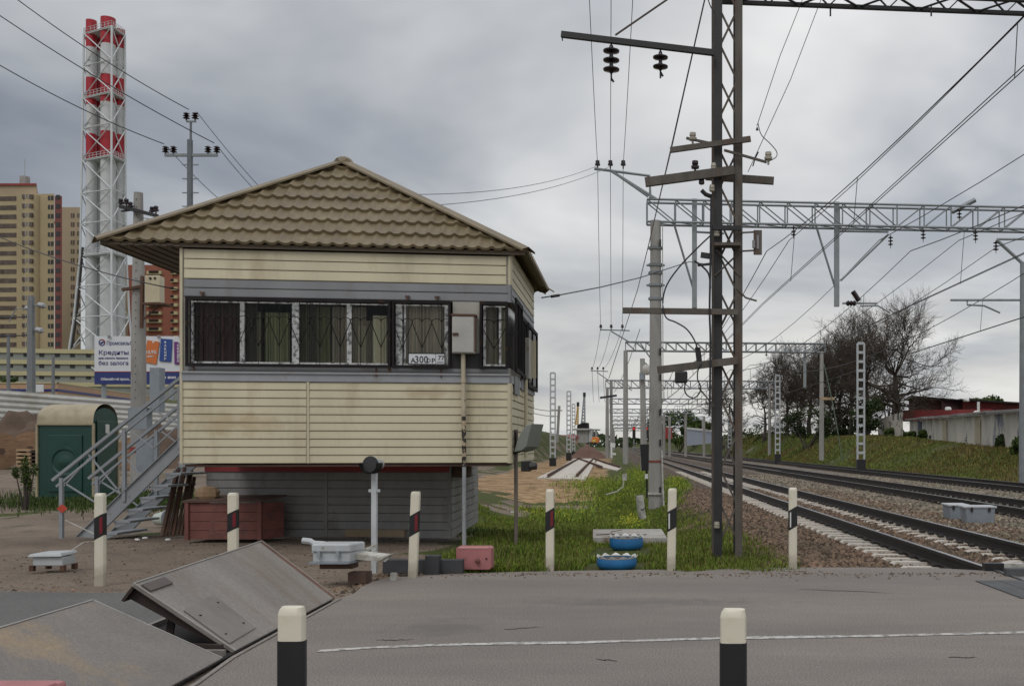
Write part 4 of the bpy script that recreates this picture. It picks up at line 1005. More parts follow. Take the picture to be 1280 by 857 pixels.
# red painted kerb block, bottom left of the frame
r = thing('red_barrier_block', 'faded red painted steel barrier end at the near left, beside the raised plate', 'barrier block', V(-3.6, 4.5, 0))
b = MB(); a = P(-60, 851, 4.6); c_ = P(78, 851, 4.6); b.obox(V(a.x, 4.5, 0), V(c_.x-a.x, 0, 0), V(0, .14, 0), V(0, 0, a.z)); b.build('body', pinkred, r, bevel=.02)
b = MB(); b.box(V(c_.x-.03, 4.49, a.z-.02), (.05, .17, .05)); b.build('end_lug', pinkred, r, bevel=.01)
# pale drive box beside the plates
q = G(418, 712); D_ = 10.9
r = thing('barrier_drive_box', 'pale grey electric drive box with hinged lid and pipe beside the raised plate', 'drive box', G(418, 712))
def PB(px, py, dd=0): p = P(px, py, D_); return p+V(0, dd, 0)
b = MB(); b.obox(PB(391, 702), PB(437, 702)-PB(391, 702), V(.07, .28, 0), V(0, 0, .105)); b.build('body', box_light, r, bevel=.01)
b = MB(); b.obox(PB(389.5, 690)+V(0, -.02, 0), PB(438, 690)-PB(389.5, 690), V(.07, .30, 0), V(0, 0, .095)); b.build('lid', box_light, r, bevel=.02)
b = MB(); b.obox(PB(388, 704)+V(0, -.05, 0), PB(437, 704)-PB(388, 704), V(.07, .32, 0), V(0, 0, .02)); b.build('base_plate', box_grey, r)
for x in (400, 423.5): b = MB(); b.box(PB(x, 691.5)+V(0, -.035, 0), (.035, .03, .07)); b.build('latch', steel_grey, r)
b = MB(); b.tube([PB(362, 679, .35), PB(372, 680, .35), PB(377, 683, .35), PB(392, 684, .35)], .035, 8); b.tube([PB(382, 692, .2), PB(392, 692, .2)], .03, 8); b.build('pipe', box_light, r, smooth=True)
b = MB(); b.prism([PB(438, 693, .1), PB(482, 698, .1), PB(478, 703, .1), PB(438, 700, .1)], V(0, .18, .02)); b.prism([PB(468, 698, .05), PB(486, 693, .1), PB(484, 695, .1), PB(468, 703, .05)], V(0, .15, 0)); b.bar(PB(438, 693, .3), PB(455, 686, .4), .03); b.build('bent_cover', white_dirty, r)
b = MB(); b.obox(PB(395, 712)+V(0, .1, 0), PB(436, 712)-PB(395, 712), V(0, .2, 0), V(0, 0, .09)); b.box(V(PB(440, 716).x, 11.15, .04), (.2, .2, .12)); b.build('sleeper_stub', wood_dark, r)
# dark steel beam and pink box
r = thing('steel_beam', 'black steel beam with upright bracket lying behind the leaning post', 'beam', G(530, 719))
b = MB(); beam_m = mat('beam_paint', (.045, .047, .052), .6, var=.3, c2=(.10, .07, .05), p2=(.58, .7), s2=6); a, c_ = P(478, 718, 11.75), P(578, 718, 11.75); b.obox(V(a.x, 11.75, 0), V(c_.x-a.x, 0, 0), V(0, .10, 0), V(0, 0, .165)); b.build('beam', beam_m, r, bevel=.008)
b = MB(); a = P(532, 718, 11.65); b.box(V(a.x+.07, 11.72, .10), (.16, .14, .24)); b.build('upright', beam_m, r, bevel=.008)
b = MB(); a = P(492, 719, 11.2); b.box(V(a.x, 11.2, .035), (.06, .06, .09)); tag(b.build('peg', white_dirty), 'short white topped peg at the road edge beside the leaning post', 'peg')
r = thing('faded_red_box', 'faded pinkish red box with two bolts at the grass edge by the road', 'box', G(594, 714))
a, c_ = P(570, 713, 11.95), P(614, 713, 11.95); z1 = H+(YH-685)*11.95/F
b = MB(); k = .022; w = c_.x-a.x; y0 = 11.95
pr = [V(a.x+k, y0, 0), V(c_.x-k, y0, 0), V(c_.x, y0, k), V(c_.x, y0, z1-k), V(c_.x-k, y0, z1), V(a.x+k, y0, z1), V(a.x, y0, z1-k), V(a.x, y0, k)]
b.prism([p+V(0, 0, .02) for p in pr], V(0, .16, 0)); b.build('body', pinkred, r, bevel=.008)
b = MB(); b.obox(V(a.x+.03, y0-.004, z1-.012), V(w-.06, 0, 0), V(0, .16, 0), V(0, 0, .03)); b.build('lid', mat('pale_pink', (.50, .24, .23), .5, var=.1), r, bevel=.008)
for x, y in ((575.5, 702), (597, 700.5)): b = MB(); p = P(x, y, 11.94); b.lathe([(.026, .0), (.026, .04), (0, .05)], p, (0, -1, 0), 10); b.build('bolt', red_wood, r, smooth=True)
b = MB(); p = P(608, 698, 11.945); b.lathe([(.012, 0), (0, .002)], p, (0, -1, 0), 10); b.build('hole', black_m, r)
# small white box on feet with cord
r = thing('small_drive_box', 'small white box on short rusty feet with a cord, on the dirt yard', 'drive box', G(68, 711))
c_ = G(68, 711); b = MB(); b.box(c_+V(0, 0, .11), (.36, .26, .11)); b.build('body', box_light, r, bevel=.012)
b = MB(); b.add([c_+V(x, y, z) for x, y, z in ((-.22, -.17, .165), (.19, -.17, .17), (.19, .17, .19), (-.18, .17, .18), (-.2, -.15, .20), (.17, -.15, .215), (.17, .15, .22), (-.16, .15, .21))], [(0, 3, 2, 1), (4, 5, 6, 7), (0, 1, 5, 4), (1, 2, 6, 5), (2, 3, 7, 6), (3, 0, 4, 7)]); b.build('lid', box_light, r, bevel=.01)
for x, y in ((-.2, -.1), (.17, -.1), (-.15, .12), (.17, .12)): b = MB(); b.box(c_+V(x, y, .025), (.05, .05, .07)); b.build('foot', rail_rust, r)
b = MB(); b.tube([c_+V(.14, .05, .2), c_+V(.17, .3, .3), c_+V(.16, .8, .28), P(82, 650, 16.2)], .007, 5); b.build('cord', white_dirty, r)
# cracked concrete slab and blue tyres
r = thing('concrete_slab', 'broken flat concrete slab lying on the grass behind the blue tyres', 'slab', G(786, 670, 0))
zt = -.02; a = [V(*G(x, y, .07)) for x, y in ((741, 671), (834, 671.5), (827, 660.5), (741, 661))]
b = MB(); b.prism([p-V(0, 0, .10) for p in a], V(0, 0, .10)); b.build('slab', mat('slab_conc', (.36, .34, .31), .9, var=.2, c2=(.2, .14, .1), p2=(.55, .7), s2=3), r, bevel=.01)
b = MB(); p = [G(745, 668, .09), G(762, 667, .09), G(780, 668.5, .09), G(808, 667.5, .09)]; b.tube(p, .008, 5); b.tube([G(763, 669, .09), G(764, 664, .13), G(777, 662, .10)], .006, 5); b.build('rebar', rail_rust, r)
def tyre(px, ybot, ytop, wpx, label):
    z0 = -.02; D_ = (H-z0)*F/(ybot-YH); q = W(px, D_, z0); R0 = wpx*D_/F/2; q = q+V(0, R0*.9, 0); R0 *= 1.04; h = (ybot-ytop)*D_/F*1.0
    r = thing('tyre_planter', label, 'tyre planter', q, group='blue painted tyres with cut white edges')
    b = MB(); b.lathe([(R0*.86, 0), (R0*.95, .02), (R0, h*.35), (R0, h*.62), (R0*.97, h*.85), (R0*.93, h*.85), (R0*.93, h*.4), (R0*.8, .02)], q, n=40); b.build('tyre', blue_tyre, r, smooth=True)
    vs = []; n_ = 80; k = 11
    for i in range(n_):
        a = 2*math.pi*i/n_; tr = abs(((i*k/n_) % 1)-.5)*2; hh = h*(.88+.27*tr)
        d = V(math.cos(a), math.sin(a), 0); vs += [q+d*R0*.975+V(0, 0, h*.90), q+d*R0*(.975+.07*tr)+V(0, 0, hh), q+d*R0*(.955+.07*tr)+V(0, 0, hh), q+d*R0*.945+V(0, 0, h*.90)]
    fs = []
    for i in range(n_):
        j = (i+1) % n_
        for m_ in range(3): fs.append((i*4+m_, j*4+m_, j*4+m_+1, i*4+m_+1))
    b = MB(); b.add(vs, fs); b.build('cut_edge', white_chip, r)
    b = MB(); b.lathe([(0, h*.92), (R0*.5, h*.88), (R0*.93, h*.72)], q, n=24); b.build('soil', dirt_m, r)
tyre(769, 712, 697, 49, 'blue painted tyre planter with white zigzag edge nearest the road')
tyre(781.5, 687, 671, 41, 'blue painted tyre planter at the edge of the concrete slab')
# white flue pipe on the grass
r = thing('white_pipe_stub', 'white wrapped pipe stub leaning in the grass beside the concrete pole', 'pipe stub', G(802, 646, -.3))
b = MB(); D_ = 21.5; b.tube([P(803.5, 648, D_), P(801, 636, D_), P(799.5, 619, D_)], [.075, .085, .085], 12); b.build('pipe', white_dirty, r, smooth=True)
b = MB(); b.tube([P(797, 634, D_-.05), P(803, 637, D_-.09), P(807, 634, D_-.05)], .012, 5); b.build('strap', black_m, r)
b = MB(); b.tube([P(757, 618, 30), P(771, 614, 30), P(779, 608, 30), P(779.5, 600, 30)], .022, 6); tag(b.build('bent_hose', white_dirty), 'bent white hose end sticking out of the verge', 'hose')
b = MB(); b.tube([P(781, 600, 36), P(780.6, 592, 36)], .09, 6); tag(b.build('white_stub', white_dirty), 'short white stub at the foot of the second pole', 'stub')
# ------------------------------------------------------------------ portable toilet
D_ = 24.4; gz = tz(W(95, D_, 0).x, D_)
r = thing('portable_toilet', 'dark green portable toilet with arched tan roof on the yard behind the staircase', 'portable toilet', W(90, D_, gz))
a, c_ = W(46.5, D_, gz), W(117, D_, gz); zt = H+(YH-530.5)*D_/F; k_ = W(145, 1, 0).x
e_ = V(a.x*.0, 0, 0); w = (c_-a); sd = V(-.08, 1, 0).normalized(); dp = 1.15
hgt = zt-gz
b = MB(); b.obox(a+V(.02, .02, .12), w-V(.04, 0, 0), sd*dp, V(0, 0, hgt-.12)); b.build('wall', green_pl, r, bevel=.015)
b = MB(); b.obox(a-V(.02, .03, 0), w+V(.04, 0, 0), sd*(dp+.05), V(0, 0, .12)); b.build('base', green_pl, r)
b = MB(); b.obox(a+V(.28, -.012, .25), V(w.x-.56, 0, 0), V(0, .03, 0), V(0, 0, hgt-.5)); b.build('panel', green_pl, r, bevel=.012)
b = MB(); b.lathe([(.0, .03), (.12, .03), (.16, .01), (.28, .01), (.31, .035), (.36, .035), (.38, -.02)][::-1], a+w/2+V(0, -.012, hgt*.52), (0, -1, 0), 28); b.build('embossed_ring', green_pl, r, smooth=True)
b = MB()
for p in (a, c_): b.obox(p+V(-.03, -.02, .02), V(.05, 0, 0), V(0, .05, 0), V(0, 0, hgt))
p = c_+sd*dp; b.obox(p+V(-.02, -.02, .02), V(.05, 0, 0), V(0, .05, 0), V(0, 0, hgt)); b.obox(a+V(0, -.03, hgt-.01), w, V(0, .06, 0), V(0, 0, .05)); b.build('corner_trim', tan_pl, r)
# barrel roof: axis along w
n_ = 14; prof = [(sd*(dp/2-dp/2*1.04*math.cos(math.pi*i/n_))+V(0, 0, .50*math.sin(math.pi*i/n_)**.8)) for i in range(n_+1)]
b = MB(); ws = 12; vs = []
for j in range(ws+1):
    f_ = j/ws; kk = 1+(.02 if j % 3 == 0 else 0)-(.10 if j in (0,) else 0)
    for p in prof: vs.append(a+w*(f_*1.0)+V(0, 0, hgt+.02)+V(p.x, p.y, p.z*kk))
fs = [(j*(n_+1)+i, j*(n_+1)+i+1, (j+1)*(n_+1)+i+1, (j+1)*(n_+1)+i) for j in range(ws) for i in range(n_)]
fs.append(tuple(range(n_+1)))
b.add(vs, fs); b.build('roof', tan_pl, r, smooth=True)
b = MB(); b.prism([c_+V(-.04, 0, hgt+.0)+V(p.x, p.y, p.z*.86) for p in prof], V(.03, 0, 0)); b.build('gable', green_pl, r)
b = MB(); dq = c_+sd*.12; b.obox(dq+V(.0, 0, .15), sd*(dp-.25), V(.035, 0, 0), V(0, 0, hgt-.05)); dd = b.build('door', green_pl, r, bevel=.01)
b = MB(); b.obox(dq+sd*.35+V(.04, 0, hgt-.2), sd*.18, V(.01, 0, 0), V(0, 0, .22)); b.build('sign', white_clean, dd)
# cable drums, pallet, pile, fence
drum_m = mat('drum_wood', (.25, .15, .085), .85, var=.3, stretch=(1, 1, 5))
def drum(px, D_, rad, ang, label, wd_):
    g_ = tz(W(px, D_, 0).x, D_); q = W(px, D_, g_+rad)
    r = thing('cable_drum', label, 'cable drum', W(px, D_, g_), group='wooden cable drums behind the toilet')
    ax = V(math.sin(ang), -math.cos(ang), 0)
    for s_ in (0, 1): b = MB(); b.lathe([(0, 0), (rad, 0), (rad, .06), (0, .06)], q-ax*(s_*wd_), ax, 26); b.build('flange', drum_m, r)
    b = MB(); n_ = 20
    for k in range(n_):
        a = 2*math.pi*k/n_; d = V(math.cos(ang), math.sin(ang), 0)*math.cos(a)+V(0, 0, 1)*math.sin(a); tdir = ax.cross(d)
        b.obox(q+d*rad*.93-tdir*.07-ax*wd_, tdir*.15, d*.03, ax*wd_)
    b.build('slats', wood, r)
    b = MB(); b.lathe([(.12, .061), (.12, .07), (0, .07)], q, ax, 12); b.build('hub', wood_dark, r)
drum(1, 36.5, .66, R(58), 'wooden cable drum with open slats, cut by the left edge', .95)
drum(38, 38.5, .66, R(28), 'wooden cable drum standing behind the small pallet stack', .8)
drum(60, 40.5, .62, R(5), 'wooden cable drum partly hidden by the portable toilet', .6)
drum(166, 36, .6, R(10), 'wooden cable drum seen between the staircase railings', .6)
r = thing('pallet_stack', 'small stack of wooden slats in front of the cable drums', 'pallet stack', W(29, 37, .6))
p0 = P(20, 583, 36.2); 
for i in range(5): b = MB(); b.obox(p0+V(0, 0, i*.14), V(.50, 0, 0), V(0, .5, 0), V(0, 0, .08)); b.build('slat', wood, r)
b = MB(); b.obox(p0+V(.0, .08, 0), V(.06, 0, 0), V(0, .4, 0), V(0, 0, .6)); b.obox(p0+V(.44, .08, 0), V(.06, 0, 0), V(0, .4, 0), V(0, 0, .6)); b.build('stringer', wood_dark, r)
def mound(px, D_, wx, wy, hh, label, m=dirt_m, seed=1, gz=None):
    c_ = W(px, D_, 0); b = MB(); n_ = 22; vs = []
    for j in range(n_+1):
        for i in range(n_+1):
            u, v = i/n_*2-1, j/n_*2-1; rr = min(1, math.hypot(u, v)); x, y = c_.x+u*wx, c_.y+v*wy
            k = (math.cos(rr*math.pi)+1)/2; z = tz(x, y) if gz is None else gz
            vs.append(V(x, y, z-.1+hh*k*(1+.35*noise.noise(V(u*2.2, v*2.2, seed)))+.25*hh*k*noise.noise(V(u*5, v*5, seed+3))))
    b.add(vs, [(j*(n_+1)+i, j*(n_+1)+i+1, (j+1)*(n_+1)+i+1, (j+1)*(n_+1)+i) for j in range(n_) for i in range(n_)])
    tag(b.build('earth_mound', m, smooth=True), label, 'earth mound')
mound(30, 42, 2.9, 2.0, 2.1, 'heap of brown earth in front of the white sheet fence')
mound(205, 38, 2.2, 1.5, 1.6, 'heap of loose earth seen behind the staircase', seed=6)
mound(735, 140, 3.4, 6.0, 1.9, 'reddish brown earth bank below the unfinished bridge pier', mat('red_earth', (.12, .065, .045), .95, var=.25), seed=4)
for k in range(7):
    x_, y_ = random.uniform(180, 224), random.uniform(578, 592); g_ = G(x_, y_, .35); rock(V(g_.x, g_.y, tz(g_.x, g_.y)+.05), .35, .3, .3, k, stone, 'boulder', ['pale tan', 'sandy', 'yellowish', 'ochre', 'light brown', 'dusty', 'tan'][k]+' boulder lying in the spoil behind the staircase', 'boulder')
r = thing('sheet_fence', 'white corrugated sheet fence along the back of the yard', 'fence', W(80, 45, .9))
fp = [(-260, 479, 42), (0, 487, 44), (163, 500, 47), (330, 512, 52), (500, 517, 60)]
for (xa, ya, Da), (xb, yb, Db) in zip(fp, fp[1:]):
    a, c_ = P(xa, ya, Da), P(xb, yb, Db); b = MB(); nrow = 14; vs = []
    for j in range(nrow*4+1):
        f_ = j/(nrow*4); o = (0, 0, .05, .05)[j % 4]
        for q in (a, c_): vs.append(V(q.x, q.y-o, q.z-(q.z-.4)*f_))
    b.add(vs, [(2*j, 2*j+2, 2*j+3, 2*j+1) for j in range(nrow*4)]); b.build('corrugated_sheet', fence_w, r)
    b = MB()
    for k in range(6): q = a.lerp(c_, k/6); b.box(V(q.x, q.y+.12, q.z/2), (.1, .1, q.z-.1))
    b.build('fence_posts', steel_grey, r)
# ------------------------------------------------------------------ concrete pole with boxes
D_ = 30; zg = .3
r = thing('concrete_pole', 'tapered concrete power pole with crossarm and cream box behind the staircase', 'power pole', W(173, D_, zg))
q0, q1 = P(173.5, 600, D_), P(173, 241, D_); b = MB(); q0.z = zg; b.tube([q0, q0.lerp(q1, .5), q1], [.235, .20, .125], 14); b.build('pole', conc, r, smooth=True)
def ins_pin(b, p, s=1.0, m=None):
    b.lathe([(.0, 0), (.02*s, 0), (.02*s, .08*s), (.07*s, .09*s), (.075*s, .13*s), (.045*s, .15*s), (.06*s, .17*s), (.055*s, .22*s), (0, .24*s)], p, n=10)
b = MB(); b.bar(P(150, 258, D_-.2), P(197, 270, D_-.2), .12, .10); b.bar(P(152, 264, D_-.2), P(168, 262, D_-.2), .05); b.build('crossarm', black_tower, r)
for x, y in ((151, 258), (158, 258), (163, 262), (190, 268), (195, 267)): b = MB(); ins_pin(b, P(x, y+1, D_-.2), 1.1); b.build('insulator', brown_ins, r)
b = MB(); b.bar(P(153, 362, D_-.2), P(178, 358, D_-.2), .10, .08); b.bar(P(178, 345, D_-.3), P(177, 410, D_-.3), .08, .08); b.build('bracket', rail_rust, r)
b = MB(); a = P(181, 378, D_-.5); b.obox(a, V(.46, -.04, 0), V(-.1, .45, 0), V(0, 0, .80)); b.build('transformer_box', mat('cream_box', (.50, .44, .30), .5, var=.08), r, bevel=.01)
b = MB(); b.obox(a+V(-.05, -.06, -.06), V(.62, 0, 0), V(0, .6, 0), V(0, 0, .05)); b.bar(a+V(.4, .1, -.05), P(178, 400, D_-.3), .04); b.build('shelf', rail_rust, r)
b = MB(); 
for x in (188, 194): b.lathe([(.04, 0), (.03, .04), (0, .05)], P(x, 348, D_-.52), (0, -1, .5), 8)
b.build('bushing', brown_ins, r)
b = MB(); b.obox(P(187, 515, D_-2), V(.27, 0, 0), V(0, .3, 0), V(0, 0, 1.25)); b.obox(P(160, 536, D_-2), V(.52, 0, 0), V(0, .3, 0), V(0, 0, .60)); b.obox(P(170, 590, D_-2), V(.46, 0, 0), V(0, .35, 0), V(0, 0, .95)); b.build('switch_boxes', box_grey, r)
b = MB(); b.lathe([(.245, 0), (.245, .16)], V(q0.x, q0.y, H+(YH-565)*D_/F), n=14); b.build('red_ring', red_stripe, r)
b = MB()
for i in range(26): 
    p = q0.lerp(q1, .3+.027*i); b.box(p+V(.02, -.24+.10*(.3+.027*i), 0), (.02, .04, .02))
b.each('bolt_hole', rail_side, r)
# steel power pole with insulator crosses
D_ = 55
r = thing('steel_power_pole', 'grey steel power pole with wide crossarm and paired brown insulators above the roof', 'power pole', W(238, D_, .9))
q = W(237.5, D_, .9); b = MB(); b.tube([q, P(237.5, 175, D_)], [.20, .15], 8); b.tube([P(238.5, 175, D_), P(238.5, 152, D_)], .06, 6); b.build('pole', mat('dark_pole', (.13, .145, .16), .6), r)
b = MB(); b.bar(P(206, 194, D_), P(272, 194, D_), .14, .14); b.bar(P(233, 152, D_), P(245, 152, D_), .10, .08)
for y in (206, 223.5, 241, 258): b.bar(P(228, y, D_), P(248, y, D_), .05, .06)
b.each('crossarm', galv, r)
for x, y in ((207, 193), (217, 193), (260, 193), (271, 193), (233, 151), (244, 151)):
    b = MB(); p = P(x, y, D_); b.lathe([(.04, 0), (.04, .1), (.19, .13), (.06, .22), (.19, .26), (.06, .35), (.17, .39), (0, .50)], p, n=10); b.build('insulator', brown_ins, r, smooth=True)
# street lamps left
def lamp(px, yt, D_, arms, label, w=.12):
    z0 = 1.2; r = thing('street_lamp', label, 'street lamp', W(px, D_, z0)); b = MB(); b.tube([W(px, D_, z0), P(px, yt, D_)], [w*1.4, w], 8); b.build('pole', mat('pole_blue_grey', (.17, .18, .19), .6, var=.1), r)
    for (x0_, y0_, x1_, y1_) in arms:
        b = MB(); b.tube([P(x0_, y0_, D_), P((x0_+x1_)/2, y1_-1, D_), P(x1_, y1_, D_)], .05, 5); b.build('arm', galv, r)
        b = MB(); d = 1 if x1_ > x0_ else -1; b.tube([P(x1_, y1_, D_), P(x1_+d*3, y1_-1, D_), P(x1_+d*9, y1_+.4, D_), P(x1_+d*11, y1_+2, D_)], [.06, .2, .2, .05], 8); b.build('lamp_head', mat('lamp_grey', (.30, .31, .32), .5), r, smooth=True)
lamp(39, 370, 70, [(41, 385, 46, 382), (41, 412, 43, 413)], 'thick grey street lamp pole with two lamp heads before the yellow tower block', .22)
lamp(10.5, 418, 85, [(11, 402, 30, 386)], 'thin street lamp pole at the far left with a long curved arm', .12)
lamp(66.5, 445, 90, [], 'short dark pole before the multi-storey car park', .12)
# ------------------------------------------------------------------ chimney
D_ = 250; zb_ = 4
r = thing('lattice_chimney', 'tall white chimney cluster with red bands inside a white steel lattice', 'chimney', W(128, D_, zb_))
C0 = W(129, D_, 0); pxm = D_/F
def crn(py, k):    # lattice corner k at image height py
    z = H+(YH-py)*pxm; rr = 29.8*pxm*interp(py, [(43, .92), (200, .97), (320, 1.03), (400, 1.25), (480, 1.62)])
    mid = 129+interp(py, [(43, 1.5), (320, 0), (480, -4)]); kk = rr/(29.8*pxm); ox, oy = [(-28, -.1), (28, .1), (10, -1), (-10, 1)][k]   # left, right, front, back
    return W(mid+ox*kk, D_+oy*5.6*kk, z)
lv = [43, 84, 123, 162, 201, 243, 281, 320, 359, 398, 440, 480]
for k in range(4):
    b = MB(); b.tube([crn(y, k) for y in lv], .24, 6); b.build('leg', lattice_w, r)
b = MB(); order = [0, 2, 1, 3]
for i, (ya, yb) in enumerate(zip(lv, lv[1:])):
    for j in range(4):
        p, q = order[j], order[(j+1) % 4]
        b.tube([crn(ya, p), crn(ya, q)], .15, 4); b.tube([crn(ya, p), crn(yb, q)], .15, 4); b.tube([crn(ya, q), crn(yb, p)], .15, 4)
b.build('lattice', lattice_w, r)
for y in (43, 123, 201, 320):
    b = MB(); b.prism([crn(y, k)-V(0, 0, .3) for k in order], V(0, 0, .35)); 
    for j in range(4):
        p, q = crn(y, order[j]), crn(y, order[(j+1) % 4])
        for h_ in (.7, 1.3): b.tube([p+V(0, 0, h_), q+V(0, 0, h_)], .06, 4)
        for m_ in range(9): w = p.lerp(q, m_/8); b.tube([w, w+V(0, 0, 1.3)], .06, 4)
    b.build('platform', lattice_w, r)
for (ox, oy, rr, yt) in ((-14.8, 0, .92, 26), (6.2, -1.8, 1.28, 27), (20, .8, .95, 36), (-5, 2.6, 1.05, 35)):
    sc_ = D_/F; y0_ = D_+oy; x0_ = W(129+ox, y0_, 0).x; st_ = rr*1.0
    seg = [(480, 0), (201.5, 1), (168, 0), (132, 1), (98, 0), (60, 1), (yt, None)]; rad = 5.2*sc_*rr*1.25
    shaft = None
    for (ya, c_), (yb, _) in zip(seg, seg[1:]):
        za, zb2 = H+(YH-ya)*sc_, H+(YH-yb)*sc_
        b = MB(); b.lathe([(rad*(1.12 if ya == 480 else 1), za), (rad, zb2)], V(x0_, y0_, 0), n=20)
        if shaft is None: shaft = b.build('flue', chim_w, r, smooth=True)
        else: b.build('painted_band' if c_ else 'white_section', chim_r if c_ else chim_w, shaft, smooth=True)
b = MB(); b.tube([crn(y, 0)+V(.9, -.4, 0) for y in (310, 359, 398, 440, 480)], .28, 5); b.build('ladder', rail_side, r)
# ------------------------------------------------------------------ high rises
def tower(name, label, faces, mwall, z0, parts_fn):
    """faces: plan polygon points (px, D); ytop"""
    pass
def block(px0, px1, ytop, D0_, D1_, depth, m, r, name='wall', z0=0):
    a, c_ = W(px0, D0_, z0), W(px1, D1_, z0); zt = H+(YH-ytop)*D0_/F
    b = MB(); d = (c_-a); n = V(a.x+c_.x, a.y+c_.y, 0).normalized(); b.prism([a, c_, c_+n*depth, a+n*depth], V(0, 0, zt-z0)); b.build(name, m, r)
    return a, c_, zt
def wins(a, c_, us, ws, ys, hh, m, r, D_, proud=.12, name='window', frame=None):
    d = (c_-a).normalized(); n = V(d.y, -d.x, 0)
    for y in ys:
        for u, w in zip(us, ws):
            p = a.lerp(c_, u); z = H+(YH-y)*D_/F; b = MB(); q = V(p.x, p.y, z)
            b.obox(q-d*w/2-n*.05, d*w, n*(.05+proud), V(0, 0, hh)); 
            if frame:
                b.cm = 1; b.obox(q-d*w*.03-n*0, d*w*.06, n*(proud+.05), V(0, 0, hh)); 
                b.build(name, [m, frame], r)
            else: b.build(name, m, r)
D_ = 330; pm = D_/F
r = thing('yellow_tower_block', 'tall yellow brick tower block with rounded bay and red balcony column at the far left', 'tower block', W(35, D_, 1))
a, c_, zt = block(-60, 68, 244, D_, D_-2, 20, yellow_brick, r)
b = MB(); a2, c2 = W(-60, D_+3, 0), W(46, D_+3, 0); b.prism([V(a2.x, a2.y, zt), V(c2.x, c2.y, zt), V(c2.x-9, c2.y+14, zt), V(a2.x-9, a2.y+14, zt)], V(0, 0, 15*pm)); b.build('upper_storey', beige_brick, r)
b = MB(); b.obox(V(a2.x, D_+2.4, zt+15*pm), V(c2.x-a2.x+.3, 0, 0), V(-9.5, 15, 0), V(0, 0, .6)); b.build('roof_rim', red_gar, r)
b = MB(); q = W(31, D_+6, zt+14*pm); b.tube([q, q+V(0, 0, 4)], 1.5, 8); b.tube([q+V(0, 0, 4), q+V(0, 0, 10)], .08, 4); b.build('chimney_stack', conc, r)
q = W(41, D_-1.2, 0); b = MB(); b.lathe([(10.5*pm, 1), (10.5*pm, H+(YH-248)*pm), (10.3*pm, H+(YH-246)*pm)], q, n=20); b.build('round_bay', yellow_brick, r, smooth=True)
ys = [252+11.35*i for i in range(17)]
wins(a, c_, [(1+60)/128, (12+60)/128, (-20+60)/128], [0, 16*pm, 16*pm][0:0] or [9*pm, 18*pm, 18*pm], ys, 5.4*pm, glass_b, r, D_, frame=None)
for y in ys:
    b = MB(); z = H+(YH-y)*pm; b.lathe([(10.5*pm+.15, z), (10.5*pm+.15, z+5.2*pm)], V(q.x, q.y, 0), n=10, a0=R(110), a1=R(175) if False else R(190)); 
    b = MB(); b.obox(V(q.x-6.5*pm, q.y-10.4*pm, z), V(13*pm, 0, 0), V(0, 1.6, 0), V(0, 0, 5.2*pm)); b.cm = 1
    for u in (-2.2, 2.2): b.obox(V(q.x+u*pm-.1, q.y-10.4*pm-.05, z), V(.2, 0, 0), V(0, .1, 0), V(0, 0, 5.2*pm))
    b.build('bay_window', [glass_b, white_frame], r)
wins(a, c_, [(63.5+60)/128], [7*pm], ys, 5.4*pm, glass_d, r, D_, frame=cream_band)
a, c_, z2 = block(68.5, 77.5, 245, D_-3, D_-3, 14, redbalc, r, 'balcony_column'); wins(a, c_, [.45], [5*pm], ys, 5.5*pm, glass_d, r, D_, name='balcony_opening')
b = MB(); a = W(-60, D_-.6, 0)
for y in (279.5,): b.obox(V(a.x, D_-1.0, H+(YH-y)*pm), V(128*pm, 0, 0), V(0, 1.2, 0), V(0, 0, .7))
b.build('cornice', beige_brick, r)
D_ = 380; pm = D_/F
r = thing('beige_tower_block', 'narrow beige tower block half hidden behind the chimney lattice', 'tower block', W(90, D_, 1)); a, c_, zt = block(77, 101, 259, D_, D_, 16, beige_brick, r)
wins(a, c_, [.58, .90], [4.5*pm, 4*pm], [272+11.2*i for i in range(15)], 5.4*pm, glass_b, r, D_, frame=cream_band)
D_ = 370; pm = D_/F
r = thing('red_tower_block', 'red brick tower block with cream balconies behind the concrete pole', 'tower block', W(195, D_, 1)); a, c_, zt = block(160, 240, 331, D_, D_, 18, redbrick, r)
ys = [343+10.1*i for i in range(9)]
wins(a, c_, [(194-160)/80, (219-160)/80], [18*pm, 8*pm], ys, 4.0*pm, cream_band, r, D_, name='balcony', proud=1.0)
wins(a, c_, [(194-160)/80, (174-160)/80, (217-160)/80], [12*pm, 5*pm, 4*pm], [y-1 for y in ys], 3*pm, glass_d, r, D_, proud=1.1)
block(150, 161, 331, D_+4, D_+4, 14, beige_brick, r, 'side_wing')
# multi-storey car park
D_ = 240; pm = D_/F
r = thing('car_park', 'grey multi-storey car park with cream bands and small dark openings', 'car park', W(40, D_, 1)); a, c_, zt = block(-90, 245, 434, D_, D_+8, 20, gar_grey, r)
for y in (437, 451, 465.5, 479):
    b = MB(); b.obox(V(a.x, D_-.35, H+(YH-y)*pm-.5), (c_-a), V(0, .4, 0), V(0, 0, 1.0)); b.build('cream_band', cream_band, r)
us = [(x+90)/335 for x in (-9, 11, 30, 49.5, 69, 88, 108, 127, 147, 197, 219)]
wins(a, c_, us, [5.5*pm]*11, [444, 458, 472], 4.4*pm, black_m, r, D_, name='opening')
